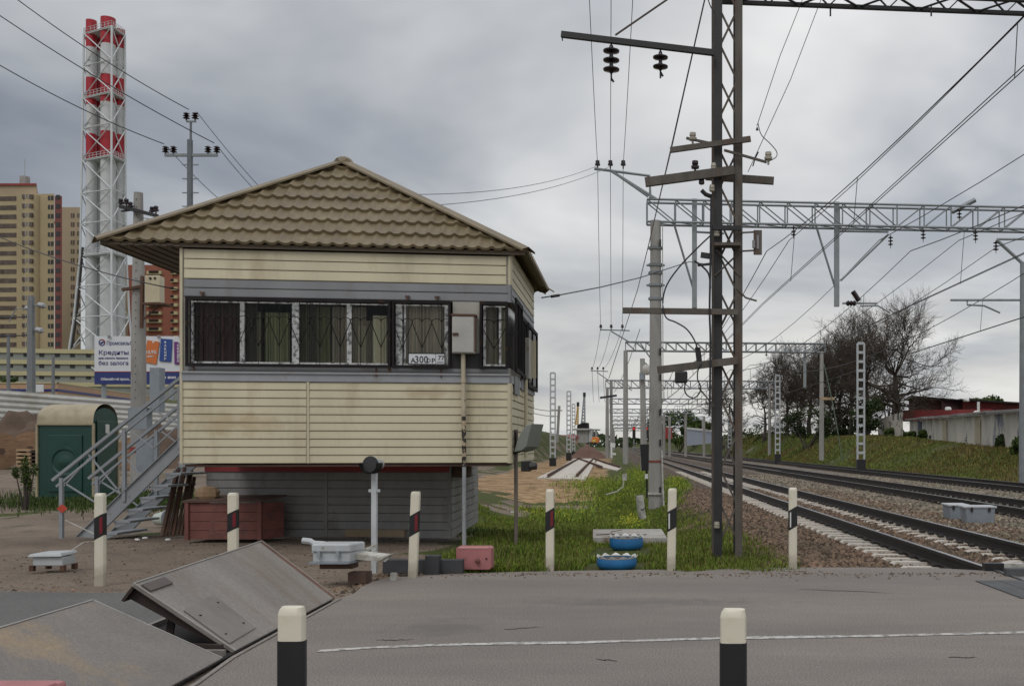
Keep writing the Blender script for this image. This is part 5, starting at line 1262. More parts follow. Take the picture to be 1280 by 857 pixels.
# low orange building
D_ = 120; pm = D_/F
r = thing('low_office_building', 'low orange plastered building with navy stripe and small white windows behind the fence', 'building', W(60, D_, 1)); 
b = MB(); a, c_, e_ = W(-60, D_, 1), W(72, D_, 1), W(240, D_+55, 1); zt = H+(YH-479)*pm
b.prism([a, c_, e_, e_+V(0, 12, 0), a+V(0, 30, 0)], V(0, 0, zt-1)); b.build('wall', orange_w, r)
b = MB()
for p, q in ((a, c_), (c_, e_)):
    d = (q-p).normalized(); n = V(d.y, -d.x, 0); b.obox(V(p.x, p.y, zt-.95)-n*.0, q-p, n*.06, V(0, 0, .28))
b.build('navy_stripe', navy, r)
b = MB(); b.obox(V(a.x, a.y-.1, zt), c_-a, V(0, .3, 0), V(0, 0, .12)); b.obox(V(c_.x, c_.y-.1, zt), e_-c_, V(0, .3, 0), V(0, 0, .12)); b.build('roof_edge', cream_band, r)
d = (e_-c_).normalized(); n = V(d.y, -d.x, 0)
for x in (80, 112, 125, 138, 150, 163, 190, 205):
    k = (x-CX)/F; t_ = (k*c_.y-c_.x)/(d.x-k*d.y); p = c_+d*t_; b = MB(); b.obox(V(p.x-.4, p.y-.1, zt-2.5), d*.95, n*.12, V(0, 0, 1.15)); b.cm = 1; b.obox(V(p.x-.28, p.y-.1, zt-2.35), d*.3, n*.16, V(0, 0, .9)); b.obox(V(p.x+.15, p.y-.1, zt-2.35)+d*.0, d*.3, n*.16, V(0, 0, .9)); b.build('window', [white_clean, glass_d], r)
b = MB(); b.box(P(44, 485, 119), (2.0, .15, .9)); tag(b.build('white_notice_board', board_w), 'white notice board on the low orange building beside the lamp pole', 'notice board')
# billboard
D_ = 110; pm = D_/F
r = thing('billboard', 'white bank billboard with navy lower strip, split by the concrete pole', 'billboard', W(172, D_, 1))
a = P(118, 482, D_); wB = 128*pm; top_ = H+(YH-420)*pm; sy = H+(YH-465)*pm
b = MB(); b.obox(V(a.x, D_, sy), V(wB, 0, 0), V(0, .3, 0), V(0, 0, top_-sy)); b.build('panel', board_w, r)
b = MB(); b.obox(V(a.x, D_, H+(YH-480)*pm), V(wB, 0, 0), V(0, .3, 0), V(0, 0, sy-(H+(YH-480)*pm))); b.build('navy_strip', navy, r)
b = MB(); b.obox(V(a.x, D_-.02, sy), V(wB, 0, 0), V(0, .02, 0), V(0, 0, .09)); b.build('red_line', red_stripe, r)
def btxt(s_, px, py, hpx, m, parent=r, wpx=None, bold=0.0):
    o = text(s_, hpx*pm*1.35, m, P(px, py, D_-.03), (1, 0, 0), (0, 0, 1), parent, bold=bold)
    if wpx:
        xs_ = [v.co.x for v in o.data.vertices]; x0_ = min(xs_); k = wpx*pm/(max(xs_)-x0_)
        for v in o.data.vertices: v.co.x = x0_+(v.co.x-x0_)*k
    return o
btxt('Промсвязьба', 133, 431, 5.0, navy, wpx=34, bold=.004); btxt('Кредиты', 123, 443.0, 5.6, navy, wpx=37, bold=.006)
btxt('для малого бизнеса', 123, 448.5, 2.6, navy, wpx=37, bold=.008); btxt('без залога', 123, 456.0, 5.2, navy, wpx=37, bold=.006)
btxt('Юбилейный просп., д', 126, 475.0, 3.0, board_w, wpx=40, bold=.012); btxt('8 800', 204, 473, 3.0, board_w, wpx=16, bold=.012)
b = MB(); b.lathe([(4.2*pm, 0), (4.2*pm, .02), (2.9*pm, .02), (2.9*pm, 0)], P(127.5, 428, D_-.01), (0, -1, 0), 24, a0=R(-60), a1=R(170)); b.prism([P(125, 428, D_-.03), P(129.6, 426, D_-.03), P(130, 428, D_-.03), P(126, 430.4, D_-.03)], V(0, .02, 0)); b.build('emblem', navy, r)
b = MB(); b.lathe([(4.2*pm, 0), (4.2*pm, .02), (2.9*pm, .02), (2.9*pm, 0)], P(127.5, 428, D_-.01), (0, -1, 0), 24, a0=R(170), a1=R(300)); b.build('emblem', red_stripe, r)
for (pl, m, words_) in (([(184, 425), (199, 427), (195, 455), (179.5, 452)], ad_or, (('10,9%', 182.5, 442, 4.4, 13), ('годовых', 184, 446, 2.0, 9))), ([(201, 423), (215, 424), (213.5, 452), (199, 451)], ad_blue, ()), ([(217.5, 427), (236, 427), (236, 455), (218, 455)], ad_pur, ())):
    b = MB(); b.prism([P(x, y, D_-.14) for x, y in pl], V(0, .08, 0)); t_ = b.build('advert_card', m, r)
    for s_, x, y, h_, w_ in words_:
        o = btxt(s_, x, y, h_, board_w, parent=t_, wpx=w_, bold=.01); 
        for v in o.data.vertices: v.co.y -= .14
for s_, x in (('АКЦИЯ', 206.2), ('СКИДКА', 222.2)):
    for i, ch in enumerate(s_):
        o = btxt(ch, x, 433.2+i*(4.2 if len(s_) == 5 else 3.8), 2.9, board_w, bold=.015)
        for v in o.data.vertices: v.co.y -= .16
b = MB()
for x in (206.5, 191.5, 224): b.lathe([(1.2*pm, 0), (0, .02)], P(x, 427.5, D_-.16), (0, -1, 0), 10)
b.build('card_hole', board_w, r)
b = MB()
for x in (130, 170, 215): b.tube([W(x, D_+.5, 1), P(x, 470, D_+.5)], .25, 6); 
for x in (136, 198, 225): b.bar(P(x, 420, D_-.3), P(x, 420, D_+.2), .25, .2)
b.each('support', steel_grey, r)
# ------------------------------------------------------------------ dark lattice tower with the nearest gantry
DT = 13.3
r = thing('lattice_tower', 'dark weathered steel lattice tower standing at the road edge with many crossarms', 'lattice tower', W(908, DT, 0))
XL, XR = (897.5-CX)/F*DT, (923.5-CX)/F*DT; dep = .36
def L_(px, py, dd=0): return P(px, py, DT)+V(0, dd, 0)
gz = -.1; top_ = 9.2; lean = .0
legs = []
for nm, x, y, m, w in (('leg', XL, DT, black_tower, .115), ('leg', XR, DT, rust_tower, .10), ('leg', XL-.035, DT+dep, rust_tower, .10), ('leg', XR-.02, DT+dep, black_tower, .09)):
    b = MB(); b.obox(V(x-w/2, y, gz), V(w, 0, 0), V(0, .012, 0), V(0, 0, top_)); sx = 1 if x < (XL+XR)/2 else -1
    b.obox(V(x-sx*w/2-(.012 if sx < 0 else 0), y+.012, gz), V(.012, 0, 0), V(0, w*.85, 0), V(0, 0, top_)); b.build(nm, m, r)
b = MB(); z = .25; i = 0; st_ = .47
while z < top_-.5:
    for yy, o in ((DT+.02, 0),):
        za, zb2 = z+o*st_*0, z+st_
        if i % 2 == 0: b.bar(V(XL+.03, yy, za), V(XR-.02, yy, zb2), .028, .014, up=(0, 1, 0)); b.bar(V(XL+.03, yy+.016, zb2), V(XR-.02, yy+.016, za), .028, .014, up=(0, 1, 0))
        else: b.bar(V(XR-.02, yy, za), V(XL+.03, yy, zb2), .028, .014, up=(0, 1, 0))
    z += st_*(1.0 if i % 2 == 0 else 1.0); i += 1
b.build('lacing', rust_tower, r)
def arm(pts, w, h, m=rust_tower, nm='crossarm', dd=-.08):
    b = MB(); b.bar(L_(*pts[0], dd), L_(*pts[1], dd), w, h); return b.build(nm, m, r)
arm(((703, 47), (893, 70)), .06, .075, black_tower, dd=-.1)
arm(((838, 190), (938, 176)), .05, .07); arm(((807, 230), (918, 215)), .07, .115); arm(((882, 209), (970, 215)), .06, .10, dd=.45)
arm(((779, 389), (922, 391)), .06, .075); arm(((822, 463), (922, 451)), .07, .095); arm(((890, 286), (926, 287)), .05, .06, black_tower); arm(((893, 308), (925, 308)), .2, .04)
arm(((905, 190), (958, 205)), .03, .03); arm(((858, 175), (890, 182)), .03, .03); arm(((876, 320), (890, 322)), .05, .07, black_tower); arm(((872, 333), (890, 331)), .03, .03, black_tower)
b = MB(); 
for p, q in (((873, 484), (893, 508)), ((895, 312), (925, 345)), ((893, 345), (925, 315)), ((921, 360), (932, 372)), ((932, 372), (946, 376))): b.bar(L_(*p), L_(*q), .035, .02)
b.each('gusset_brace', rust_tower, r)
def string(px, ytop, n, rpx=10, step=11, parent=r, D_=DT, m=brown_ins, nm='insulator_string', dd=-.1):
    sc_ = D_/F; p = P(px, ytop, D_)+V(0, dd, 0); b = MB(); q = p; prof = [(0, 0), (.012, 0), (.012, -.02)]
    z = -.02
    for i in range(n):
        prof += [(rpx*.22*sc_, z-.01), (rpx*.32*sc_, z-step*.45*sc_), (rpx*sc_, z-step*.62*sc_), (rpx*.97*sc_, z-step*.75*sc_), (rpx*.30*sc_, z-step*.92*sc_)]; z -= step*sc_
    prof += [(rpx*.15*sc_, z-step*.1*sc_), (.012, z-step*.15*sc_), (.012, z-step*.9*sc_), (0, z-step*.9*sc_)]
    b.lathe(prof, p, n=16); return b.build(nm, m, parent, smooth=True)
string(765, 58, 3, 10.3, 11.5); string(826, 66, 2, 9.5, 11.5)
b = MB(); b.tube([L_(765, 102, -.1), L_(768, 106, -.1)], .015, 5); b.tube([L_(826, 94, -.1), L_(829, 99, -.1)], .015, 5); b.tube([L_(704, 50, -.1), L_(704.5, 55, -.1)], .008, 5); b.build('hook', brown_ins, r)
for x, y, k in ((866, 184, 1), (869, 219, 1), (960, 208, 1)):
    b = MB(); ins_pin(b, L_(x, y, -.08), .75 if k else .6); b.build('pin_insulator', white_ins if (x, y) != (869, 219) else brown_ins, r, smooth=True)
b = MB(); b.tube([L_(941, 208), L_(944, 198), L_(948, 190)], .008, 4); b.build('jumper_rod', brown_ins, r)
for x, y in ((892, 209), (890, 236), (877, 227), (896, 292), (896, 655)):
    b = MB(); b.lathe([(.028, -.04), (.038, -.03), (.038, 0), (.028, .005), (.038, .01), (.03, .05), (0, .05)], L_(x, y+1, -.05), n=12); b.build('spool_insulator', white_ins if (x, y) != (877, 227) else brown_ins, r, smooth=True)
b = MB(); a = L_(942, 318, -.02); b.obox(a, V(.11, 0, 0), V(0, .05, 0), V(0, 0, .32)); 
for y in (290, 313): b.bar(L_(925, y+1), L_(943, y), .02)
b.build('bracket_plate', rust_tower, r); b = MB(); b.obox(a+V(.04, -.01, .07), V(.03, 0, 0), V(0, .02, 0), V(0, 0, .18)); b.lathe([(.02, 0), (.02, .1), (0, .1)], a+V(.0, -.02, .08), n=8); b.build('fitting', wire_far, r)
b = MB(); a = L_(889, 240, -.05); b.tube([L_(877, 238), L_(882, 243), L_(890, 246)], .03, 6); b.build('drop_connector', black_tower, r)
# boxes hung on the crossarms
b = MB(); a = L_(844, 479, -.15); b.obox(a, V(.165, 0, 0), V(0, .12, 0), V(0, 0, .155)); b.build('junction_box', black_m, r, bevel=.02)
b = MB(); b.add([], []); b.prism([L_(868.5, 435, -.1), L_(875.5, 434.5, -.1), L_(878, 454, -.1), L_(871, 455, -.1)], V(0, .09, 0)); b.build('cable_joint', black_m, r, bevel=.008)
def cable(name, pts, rad, m, label, D_=DT, grp=None, dd=-.12, cat='cable'):
    b = MB(); q = [P(x, y, D_)+V(0, dd, 0) for x, y in pts]
    # smooth through the points
    sm_ = []
    for i in range(len(q)-1):
        p0, p1, p2, p3 = q[max(i-1, 0)], q[i], q[i+1], q[min(i+2, len(q)-1)]
        for k in range(5):
            t_ = k/5; sm_.append(.5*((2*p1)+(-p0+p2)*t_+(2*p0-5*p1+4*p2-p3)*t_*t_+(-p0+3*p1-3*p2+p3)*t_**3))
    sm_.append(q[-1]); b.tube(sm_, rad, 6); return tag(b.build(name, m, smooth=True), label, cat, grp)
cable('hanging_cable', [(890, 295), (872, 312), (850, 335), (834, 358), (829, 380), (833, 398), (845, 404), (858, 412), (867, 424), (872, 436)], .011, wirem, 'black cable curving down from the lattice tower to the thin joint box')
cable('hanging_cable', [(857, 479), (856, 488), (860, 495), (868, 497.5), (874, 492), (876, 484), (872, 474), (873, 462), (877, 455)], .010, wirem, 'black cable looping below the square junction box')
cable('hanging_cable', [(889, 250), (888, 330), (887, 390), (888, 430), (887, 520)], .016, wirem, 'thick black cable running down the left leg of the lattice tower')
cable('hanging_cable', [(868, 328), (878, 335), (886, 345), (888, 362)], .013, wirem, 'short black cable end arching into the lattice tower')
cable('jumper_wire', [(947, 158), (951, 172), (962, 183), (970, 193), (969, 200), (960, 205)], .006, wirem, 'thin wire drooping from a small clamp to the pin insulator on the right arm')
b = MB(); b.lathe([(.02, 0), (.012, .03), (0, .05)], L_(946.5, 163), n=8); tag(b.build('wire_clamp', brown_ins), 'small dark wire clamp hanging in the air right of the lattice tower', 'clamp')
cable('stay_rod', [(770, 48), (840, 0), (905, -44)], .013, rust_tower, 'taut stay rod rising from the upper left arm of the lattice tower', dd=-.1, cat='stay rod')
cable('riser_wire', [(884, 0), (888, 12), (893, 20)], .008, wirem, 'short looping wire at the very top of the lattice tower', dd=-.1, cat='wire')
# nearest gantry beam
g = thing('gantry_beam', 'dark steel lattice gantry beam crossing the top right corner', 'gantry beam', P(1100, 5, DT))
def gb(u, v, k): # along, back, up
    a = W(924, DT+.05, 7.60); return a+V(u, .0936*u*.95+v, k)
b = MB(); 
for v in (0, .42):
    for k in (0, .42): b.bar(gb(-.35, v, k), gb(7.5, v, k), .06, .05)
b.build('chord', black_tower, g)
b = MB(); u = 0; i = 0
while u < 7.4:
    for k in (0, .42): b.bar(gb(u, .0 if i % 2 else .42, k), gb(u+.42, .42 if i % 2 else 0, k), .035, .015)
    for v in (0, .42): b.bar(gb(u, v, 0 if i % 2 else .42), gb(u+.42, v, .42 if i % 2 else 0), .03, .015)
    u += .42; i += 1
b.build('lacing', black_tower, g)
for x in (1038, 1164): string(x, 6, 0, 5, 14, parent=g, D_=DT+.6, nm='hook', dd=0)
# ------------------------------------------------------------------ concrete poles and grey gantries over the tracks
def cpole(D_, px, ytop, wt, zb_, label, name='contact_line_pole', m=None, grp='concrete contact line poles', rings=True):
    q0 = W(px, D_, zb_); q1 = P(px, ytop, D_); r0 = wt/2
    rr = thing(name, label, 'pole', q0, group=grp); b = MB(); b.tube([q0, q1], [r0*1.18, r0*.85], 14); b.build('pole', m or conc, rr, smooth=True); return rr, q0, q1
def gantry(D_, px0, px1, ytop, ybot, label, slope=.0, panels=None, hangers=(), grp='grey lattice gantries over the tracks', rad=.045, dy=0):
    a = P(px0, ybot, D_); yr = D_+(P(px1, 0, D_).x-a.x)*.0936; c_ = P(px1, YH-(YH-ybot)*D_/yr, yr); h = (ybot-ytop)*D_/F
    g = thing('gantry', label, 'gantry', (a+c_)/2, group=grp); L = (c_-a).length; d = (c_-a).normalized(); n_ = V(-d.y, d.x, 0)*.5
    b = MB()
    for v in (0, 1):
        for k in (0, h): b.tube([a+n_*v+V(0, 0, k), c_+n_*v+V(0, 0, k)], rad, 5)
    b.build('chord', galv, g)
    b = MB(); np_ = panels or max(4, int(L/(h*1.2)))
    for i in range(np_+1):
        p = a+d*(L*i/np_)
        for v in (0, 1): b.tube([p+n_*v, p+n_*v+V(0, 0, h)], rad*.55, 4)
        b.tube([p, p+n_], rad*.5, 4)
        if i < np_:
            q = a+d*(L*(i+1)/np_); f_ = i < np_/2
            for v in (0, 1): b.tube([p+n_*v+V(0, 0, h if f_ else 0), q+n_*v+V(0, 0, 0 if f_ else h)], rad*.5, 4)
            b.tube([p+V(0, 0, 0), q+n_], rad*.4, 4)
    b.build('lacing', galv, g)
    return g, a, c_, d, n_, h
D1 = 34.0
p1, q0, q1 = cpole(D1, 819.5, 276, .42, -.75, 'large concrete pole with red ring behind the lattice tower, nearest of its row', grp='concrete contact line poles')
b = MB(); rz = H+(YH-577.5)*D1/F; b.lathe([(.252, 0), (.252, .07)], V(q0.x, q0.y, rz), n=16); b.build('red_ring', mat('ring_red', (.20, .05, .04), .8), p1)
b = MB(); 
for y in (312, 333, 343, 358, 375): b.lathe([(.225 if y < 350 else .24, 0), (.24, .09)], V(q0.x, q0.y, H+(YH-y)*D1/F), n=14); b.box(V(q0.x, q0.y, H+(YH-y)*D1/F+.04), (.62 if y in (333, 358) else .5, .1, .06))
b.each('clamp_band', galv, p1)
b = MB()
for y in (305, 440, 472, 515, 553, 612): b.box(V(q0.x+.17, q0.y-.19, H+(YH-y)*D1/F), (.06, .08, .22))
b.each('cable_clip', black_m, p1)
b = MB(); b.tube([V(q0.x+.22, q0.y-.15, rz+.4), V(q0.x+.26, q0.y-.18, 0), V(q0.x+.30, q0.y-.3, -.6)], .03, 6); b.lathe([(.30, 0), (.30, .06)], V(q0.x, q0.y, -.15), n=14); b.build('earthing_cable', white_dirty, p1)
b = MB(); b.tube([V(q0.x+.24, q0.y-.1, 9.0), V(q0.x+.26, q0.y-.12, 3)], .015, 4); b.build('drop_wire', white_dirty, p1)
g1, a, c_, d, n_, h = gantry(D1, 809, 1420, 249, 277, 'grey lattice gantry spanning the tracks from the large concrete pole', panels=18)
def on_g(px, z, ga=a, gd=d, o=0.0):
    k = (px-CX)/F; t_ = (k*ga.y-ga.x)/(gd.x-k*gd.y); p = ga+gd*t_; return V(p.x, p.y+o, z)
zb1 = a.z; zt1 = a.z+h
for px, yb in ((868, 385), (1047, 383)):
    b = MB(); q = on_g(px, 0, o=.25); sc_ = q.y/F; b.bar(V(q.x, q.y, zt1+.1), V(q.x, q.y, H+(YH-yb)*sc_), .17, .17)
    b.build('hanging_post', galv, g1)
b = MB()
for (xa, ya, xb, yb) in ((842, 277, 866, 358), (1020, 277, 1045, 358), (1048, 287, 1112, 288), (1052, 349, 1112, 291), (870, 288, 905, 290)):
    b.tube([on_g(xa, H+(YH-ya)*on_g(xa, 0).y/F, o=.25), on_g(xb, H+(YH-yb)*on_g(xb, 0).y/F, o=.25)], .04, 5)
b.each('strut', galv, g1)
for px in (992, 1154, 1219.5): 
    q = on_g(px, 0, o=.1); string(px, 277+ (px-809)*.0245, 3, 3.3, 4.2, parent=g1, D_=q.y, dd=0)
for px, y in ((1114.5, 296), (1201, 262)):
    q = on_g(px, 0); string(px, y-4, 3, 3.3, 4.2, parent=g1, D_=q.y, dd=.2)
b = MB(); q = on_g(1190, 0, o=.3); b.tube([P(1190, 265, q.y), P(1219, 250, q.y)], .09, 5); b.tube([on_g(820, zt1+.02), P(763, 213, D1), P(743, 211, D1)], .05, 5); b.tube([P(763, 213, D1), P(810, 246, D1)], .035, 5); b.tube([P(743, 211, D1), P(812, 220, D1), P(813, 248, D1)], .05, 5); b.each('feeder_bracket', galv, g1)
# steady arms on the second hanging post
def steady(px, y, s_, name, label, D_):
    r_ = thing('steady_arm', label, 'steady arm', P(px, y, D_)); b = MB()
    b.tube([P(px, y, D_), P(px+s_*44, y, D_)], .035, 5); b.tube([P(px+s_*22, y+3.5, D_), P(px+s_*44, y+3, D_), P(px+s_*60, y+12, D_)], .03, 5); b.build('tube', galv, r_)
    b = MB(); b.lathe([(.0, 0), (.06, .02), (.11, .1), (.06, .14), (.11, .2), (.06, .24), (.11, .3), (.06, .36), (0, .38)], P(px+s_*4, y, D_), (s_, 0, 0), 10); b.build('insulator', brown_ins, r_, smooth=True)
    return r_
qd = on_g(1047, 0).y+.25
steady(1053, 379, 1, 's', 'steady arm with ribbed insulator at the foot of the long hanging post', qd)
b = MB(); b.tube([P(1066, 364, qd), P(1074, 376, qd)], .09, 8); tag(b.build('tension_insulator', brown_ins), 'dark insulator hanging slanted above the steady arm', 'insulator')
# right edge pole with its cantilever
DR = 41
pr, q0r, q1r = cpole(DR, 1279, 328, .30, -.1, 'slender grey pole at the right edge of the view', m=galv)
b = MB(); b.tube([P(1246, 300, DR), P(1279, 330, DR)], .07, 6); b.tube([P(1246, 299, DR), P(1320, 299, DR)], .05, 5); b.tube([P(1188, 375, DR), P(1279, 375, DR)], .05, 5); b.tube([P(1209, 376, DR), P(1209, 381, DR), P(1230, 382, DR), P(1250, 391, DR)], .04, 5); b.build('cantilever', galv, pr)
string(1245, 300, 3, 3.6, 4.2, parent=pr, D_=DR, dd=0)
# further gantries
fg = [(89, 782, 1032, 427, 438, 782, 1027, 'second grey gantry'), (128, 757, 968, 475, 484.5, 759, 962, 'third grey gantry'), (170, 762, 915, 498, 504.5, 764, 912, 'fourth grey gantry'), (212, 762, 893, 511, 516, 764, 890, 'fifth grey gantry'), (256, 763, 880, 520, 524.5, 765, 878, 'sixth grey gantry'), (302, 764, 870, 526, 530, 766, 868, 'seventh grey gantry'), (350, 765, 862, 531, 534.5, 767, 860, 'eighth grey gantry'), (400, 766, 856, 535, 538, 768, 854, 'ninth grey gantry')]
ordn = ['', '', '', '', '', '', '', '']
for i, (D_, x0_, x1_, yt, yb, pl, pr_, lab) in enumerate(fg):
    g, a_, c2, d2, n2, h2 = gantry(D_, x0_, x1_, yt, yb, lab+' down the line, counted from the large concrete pole', rad=.05+.00022*D_, panels=20 if i < 2 else 14)
    zb_ = .2 if i == 0 else 0
    cpole(D_, pl, yb, .44, -.1, 'left concrete pole of the '+lab, m=conc)
    cpole(D_+((x1_-x0_)/F*D_)*.0936, pr_, yb+1.2 if i == 0 else yb, .40, zb_ if i == 0 else 0, 'right concrete pole of the '+lab, m=conc)
    if i < 2:
        b = MB(); zz_ = -.0; 
        xx = {0: ((750, 412, 787, 413), (764, 414, 788, 428), (800, 428, 818, 455), (806, 453, 814, 460)), 1: ((738, 463, 760, 464), (746, 465, 762, 476), (770, 475, 790, 488))}[i]
        for q in xx: b.tube([P(q[0], q[1], D_), P(q[2], q[3], D_)], .06, 4)
        b.each('feeder_bracket', galv, g)
        for px in ((751, 764, 778) if i == 0 else (740, 747, 754)):
            b = MB(); ins_pin(b, P(px, 412 if i == 0 else 463, D_), 2.0); b.build('insulator', brown_ins, g)
        for px in (({0: (888, 958)}.get(i)) or ()): string(px, 438, 2, 2.0, 3.0, parent=g, D_=D_, dd=0)
for px in (747, 763, 779): b = MB(); ins_pin(b, P(px, 211, D1), 1.25); b.build('insulator', brown_ins, g1)
# hanging post of second gantry, round box pole, short crossarm pole
b = MB(); b.bar(P(1006, 438, 91), P(1006, 485, 91), .25, .25); b.build('hanging_post', galv, bpy.data.objects['gantry.001'])
r_ = thing('signal_lamp_pole', 'thin grey pole with a round white lamp between the concrete poles', 'pole', W(805, 70, -.2)); b = MB(); b.tube([W(805, 70, -.2), P(803, 448, 70)], [.24, .17], 8); b.build('pole', conc, r_)
b = MB(); b.lathe([(0, -.25), (.36, -.2), (.36, .1), (.2, .2), (0, .22)], P(808.5, 462, 69.6), (0, -1, 0), 14); b.build('lamp', white_dirty, r_, smooth=True)
b = MB(); b.box(P(802.5, 470, 69.7), (.35, .3, .5)); b.build('box', box_grey, r_)
r_ = thing('crossarm_pole', 'far concrete pole with a dark slanting crossarm', 'pole', W(764, 125, -.1)); b = MB(); b.tube([W(764, 121, -.1), P(764, 476, 121)], .2, 6); b.build('pole', conc, r_); b = MB(); b.bar(P(750, 497, 120), P(771, 494, 120), .18, .25); b.build('crossarm', black_tower, r_)
# signals
for px, y, lab in ((792.5, 533, 'left of two distant railway signals showing red'), (808, 533, 'right distant railway signal showing red')):
    r_ = thing('railway_signal', lab, 'railway signal', W(px, 180, 0)); b = MB(); b.tube([W(px, 180.3, 0), P(px, 533, 180.3)], .12, 6); b.build('post', galv, r_)
    b = MB(); a_ = P(px-2, 548, 180); b.obox(a_, V(.55, 0, 0), V(0, .3, 0), V(0, 0, 2.2)); b.build('head', black_m, r_)
    b = MB(); b.lathe([(.26, 0), (0, .03)], P(px, 535.5, 179.95), (0, -1, 0), 10); mr = mat('signal_red', (.6, .02, .02), .3); mr.node_tree.nodes['Principled BSDF'].inputs['Emission Color'].default_value = (1, .02, .02, 1); mr.node_tree.nodes['Principled BSDF'].inputs['Emission Strength'].default_value = .15; b.build('lens', mr, r_)
r_ = thing('signal_backboard', 'black signal backboard on a thin post seen from behind beside the large concrete pole', 'signal', W(807, 27, -.5))
b = MB(); b.prism([P(800, 555, 27), P(811, 555, 27), P(810.5, 588, 27), P(802, 588, 27)], V(0, .15, 0)); b.build('board', black_m, r_)
b = MB(); b.tube([P(808.3, 588, 27.1), P(808.8, 622, 27.1)], .03, 6); b.build('post', black_m, r_); b = MB(); b.box(P(808, 595, 27.0), (.08, .08, .13)); b.build('tag', white_clean, r_)
# ladder-like lattice masts
def ladder(px, ytop, ybot, w, label, D_, grp):
    q = P(px, ybot, D_); z1 = H+(YH-ytop)*D_/F; ww = w*D_/F
    r_ = thing('lattice_mast', label, 'lattice mast', q, group=grp)
    for s_ in (-1, 1):
        b = MB(); b.bar(V(q.x+s_*ww*.42, q.y, q.z+.3), V(q.x+s_*ww*.42, q.y, z1), ww*.2, .2); b.build('upright', galv2, r_)
    b = MB(); n_ = max(6, int((z1-q.z)/.55))
    for i in range(n_+1): z = q.z+.35+(z1-q.z-.35)*i/n_; b.bar(V(q.x-ww*.4, q.y-.02, z), V(q.x+ww*.4, q.y-.02, z), .12, .16)
    b.each('rung', galv2, r_)
    b = MB(); b.bar(V(q.x, q.y, q.z-.4), V(q.x, q.y, q.z+.5), ww*1.1, .5); b.build('black_base', black_m, r_)
gL, gR = 'lattice masts standing left of the new track', 'lattice masts along the embankment foot'
ladder(691, 466, 579, 7, 'tallest left lattice mast with black base beside the cabin corner', 88, gL); ladder(711, 489, 571, 5.5, 'middle left lattice mast with black base, half in front of the thinner one', 115, gL); ladder(717, 505, 568, 4, 'thinnest left lattice mast with black base before the bridge pier', 150, gL)
ladder(1076, 429, 584, 10, 'tall pale lattice mast against the bare trees at the foot of the embankment', 62, gR); ladder(972, 469, 574, 6.5, 'pale lattice mast to the right of the dark lattice tower', 92, gR); ladder(912, 519, 567, 4.5, 'small pale lattice mast seen through the dark lattice tower', 135, gR)
for px, yt, yb, lab in ((837, 520, 563, 'grey pole before the pale blue wall'), (857, 516, 565, 'grey pole with a small head at the pale blue wall'), (880, 520, 561, 'slim far pole at the end of the pale blue wall'), (830, 515, 563, 'thin far pole beside the green trees'), (699, 507, 555, 'leaning wooden utility pole on the left bank')):
    D_ = 150; r_ = thing('far_pole', lab, 'pole', W(px, D_, 0)); b = MB(); b.tube([V(P(px, yb, D_).x-(.3 if px == 699 else 0), D_, -.2 if px != 699 else 2), P(px, yt, D_)], .22, 6); b.build('pole', conc, r_)
    if px == 699: b = MB(); b.bar(P(695, 512, D_), P(703, 513, D_), .15, .15); b.build('crossarm', conc, r_)
# bracket arm on the right pole of the second gantry
b = MB(); b.bar(P(1025, 498, 89.5), P(1043, 498, 89.5), .35, .22); b.build('wooden_arm', wood, bpy.data.objects['contact_line_pole.002'])
cable('guy_wire', [(1030, 455), (1042, 510), (1054, 580)], .05, mat('guy_green', (.10, .14, .10), .7), 'greenish guy wire slanting down from the right gantry pole to the bank', D_=88, dd=0, cat='guy wire')
# ------------------------------------------------------------------ overhead wires
def wire(name, pts, rad, label, cat='wire', m=None, grp=None, n=4):
    b = MB(); b.tube(pts, rad, n); return tag(b.build(name, m or wirem), label, cat, grp)
sup = [-20, 34.6, 90, 129, 171, 213, 257, 303, 351, 401]
def catenary(s0, label, hm=8.3, drop=1.15, hc=6.35, two=True, t_lo=-20, swap=0):
    r = thing('overhead_line', label, 'overhead line', T(s0, 0, hc), group='contact lines over the tracks')
    ts = [t for t in sup]; 
    b = MB(); pts = []
    for a, c_ in zip(ts, ts[1:]):
        L = c_-a; dr = drop*(L/52)**2 if L < 60 else drop; n = 16 if a < 60 else 6
        for k in range(n): f = k/n; pts.append(T(s0+swap*.1, a+L*f, hm-4*dr*f*(1-f)))
    b.tube(pts, [.011+.00016*max(0, p.y) for p in pts], 4); b.build('messenger_wire', wirem, r)
    b = MB(); zz = [(-20, .2), (34.6, -.25), (90, .25), (129, -.2), (171, .2), (213, -.2), (257, .2), (303, -.2), (351, .2), (401, 0)]
    for o in ((-.03, .03) if two else (0,)):
        pts = [T(s0+interp(t_, zz)+o, t_, hc) for t_ in [-20+6*i for i in range(70)]]; b.tube(pts, [.008+.00014*max(0, p.y) for p in pts], 4)
    b.build('contact_wire', wirem, r)
    for a, c_ in zip(ts[:4], ts[1:5]):
        L = c_-a; dr = drop*(L/52)**2 if L < 60 else drop
        for f in (.12, .28, .44, .60, .76, .90):
            t_ = a+L*f; z1 = hm-4*dr*f*(1-f)
            if t_ < 3: continue
            b = MB(); b.tube([T(s0, t_, z1), T(s0+interp(t_, zz)*.6, t_, hc)], .006+.00015*t_, 3); b.build('dropper', wirem, r)
    return r
catenary(5.3, 'contact line with droppers above the nearest track'); catenary(10.45, 'contact line with droppers above the middle track', hm=8.4); catenary(15.6, 'contact line with droppers above the farthest track', hm=8.3)
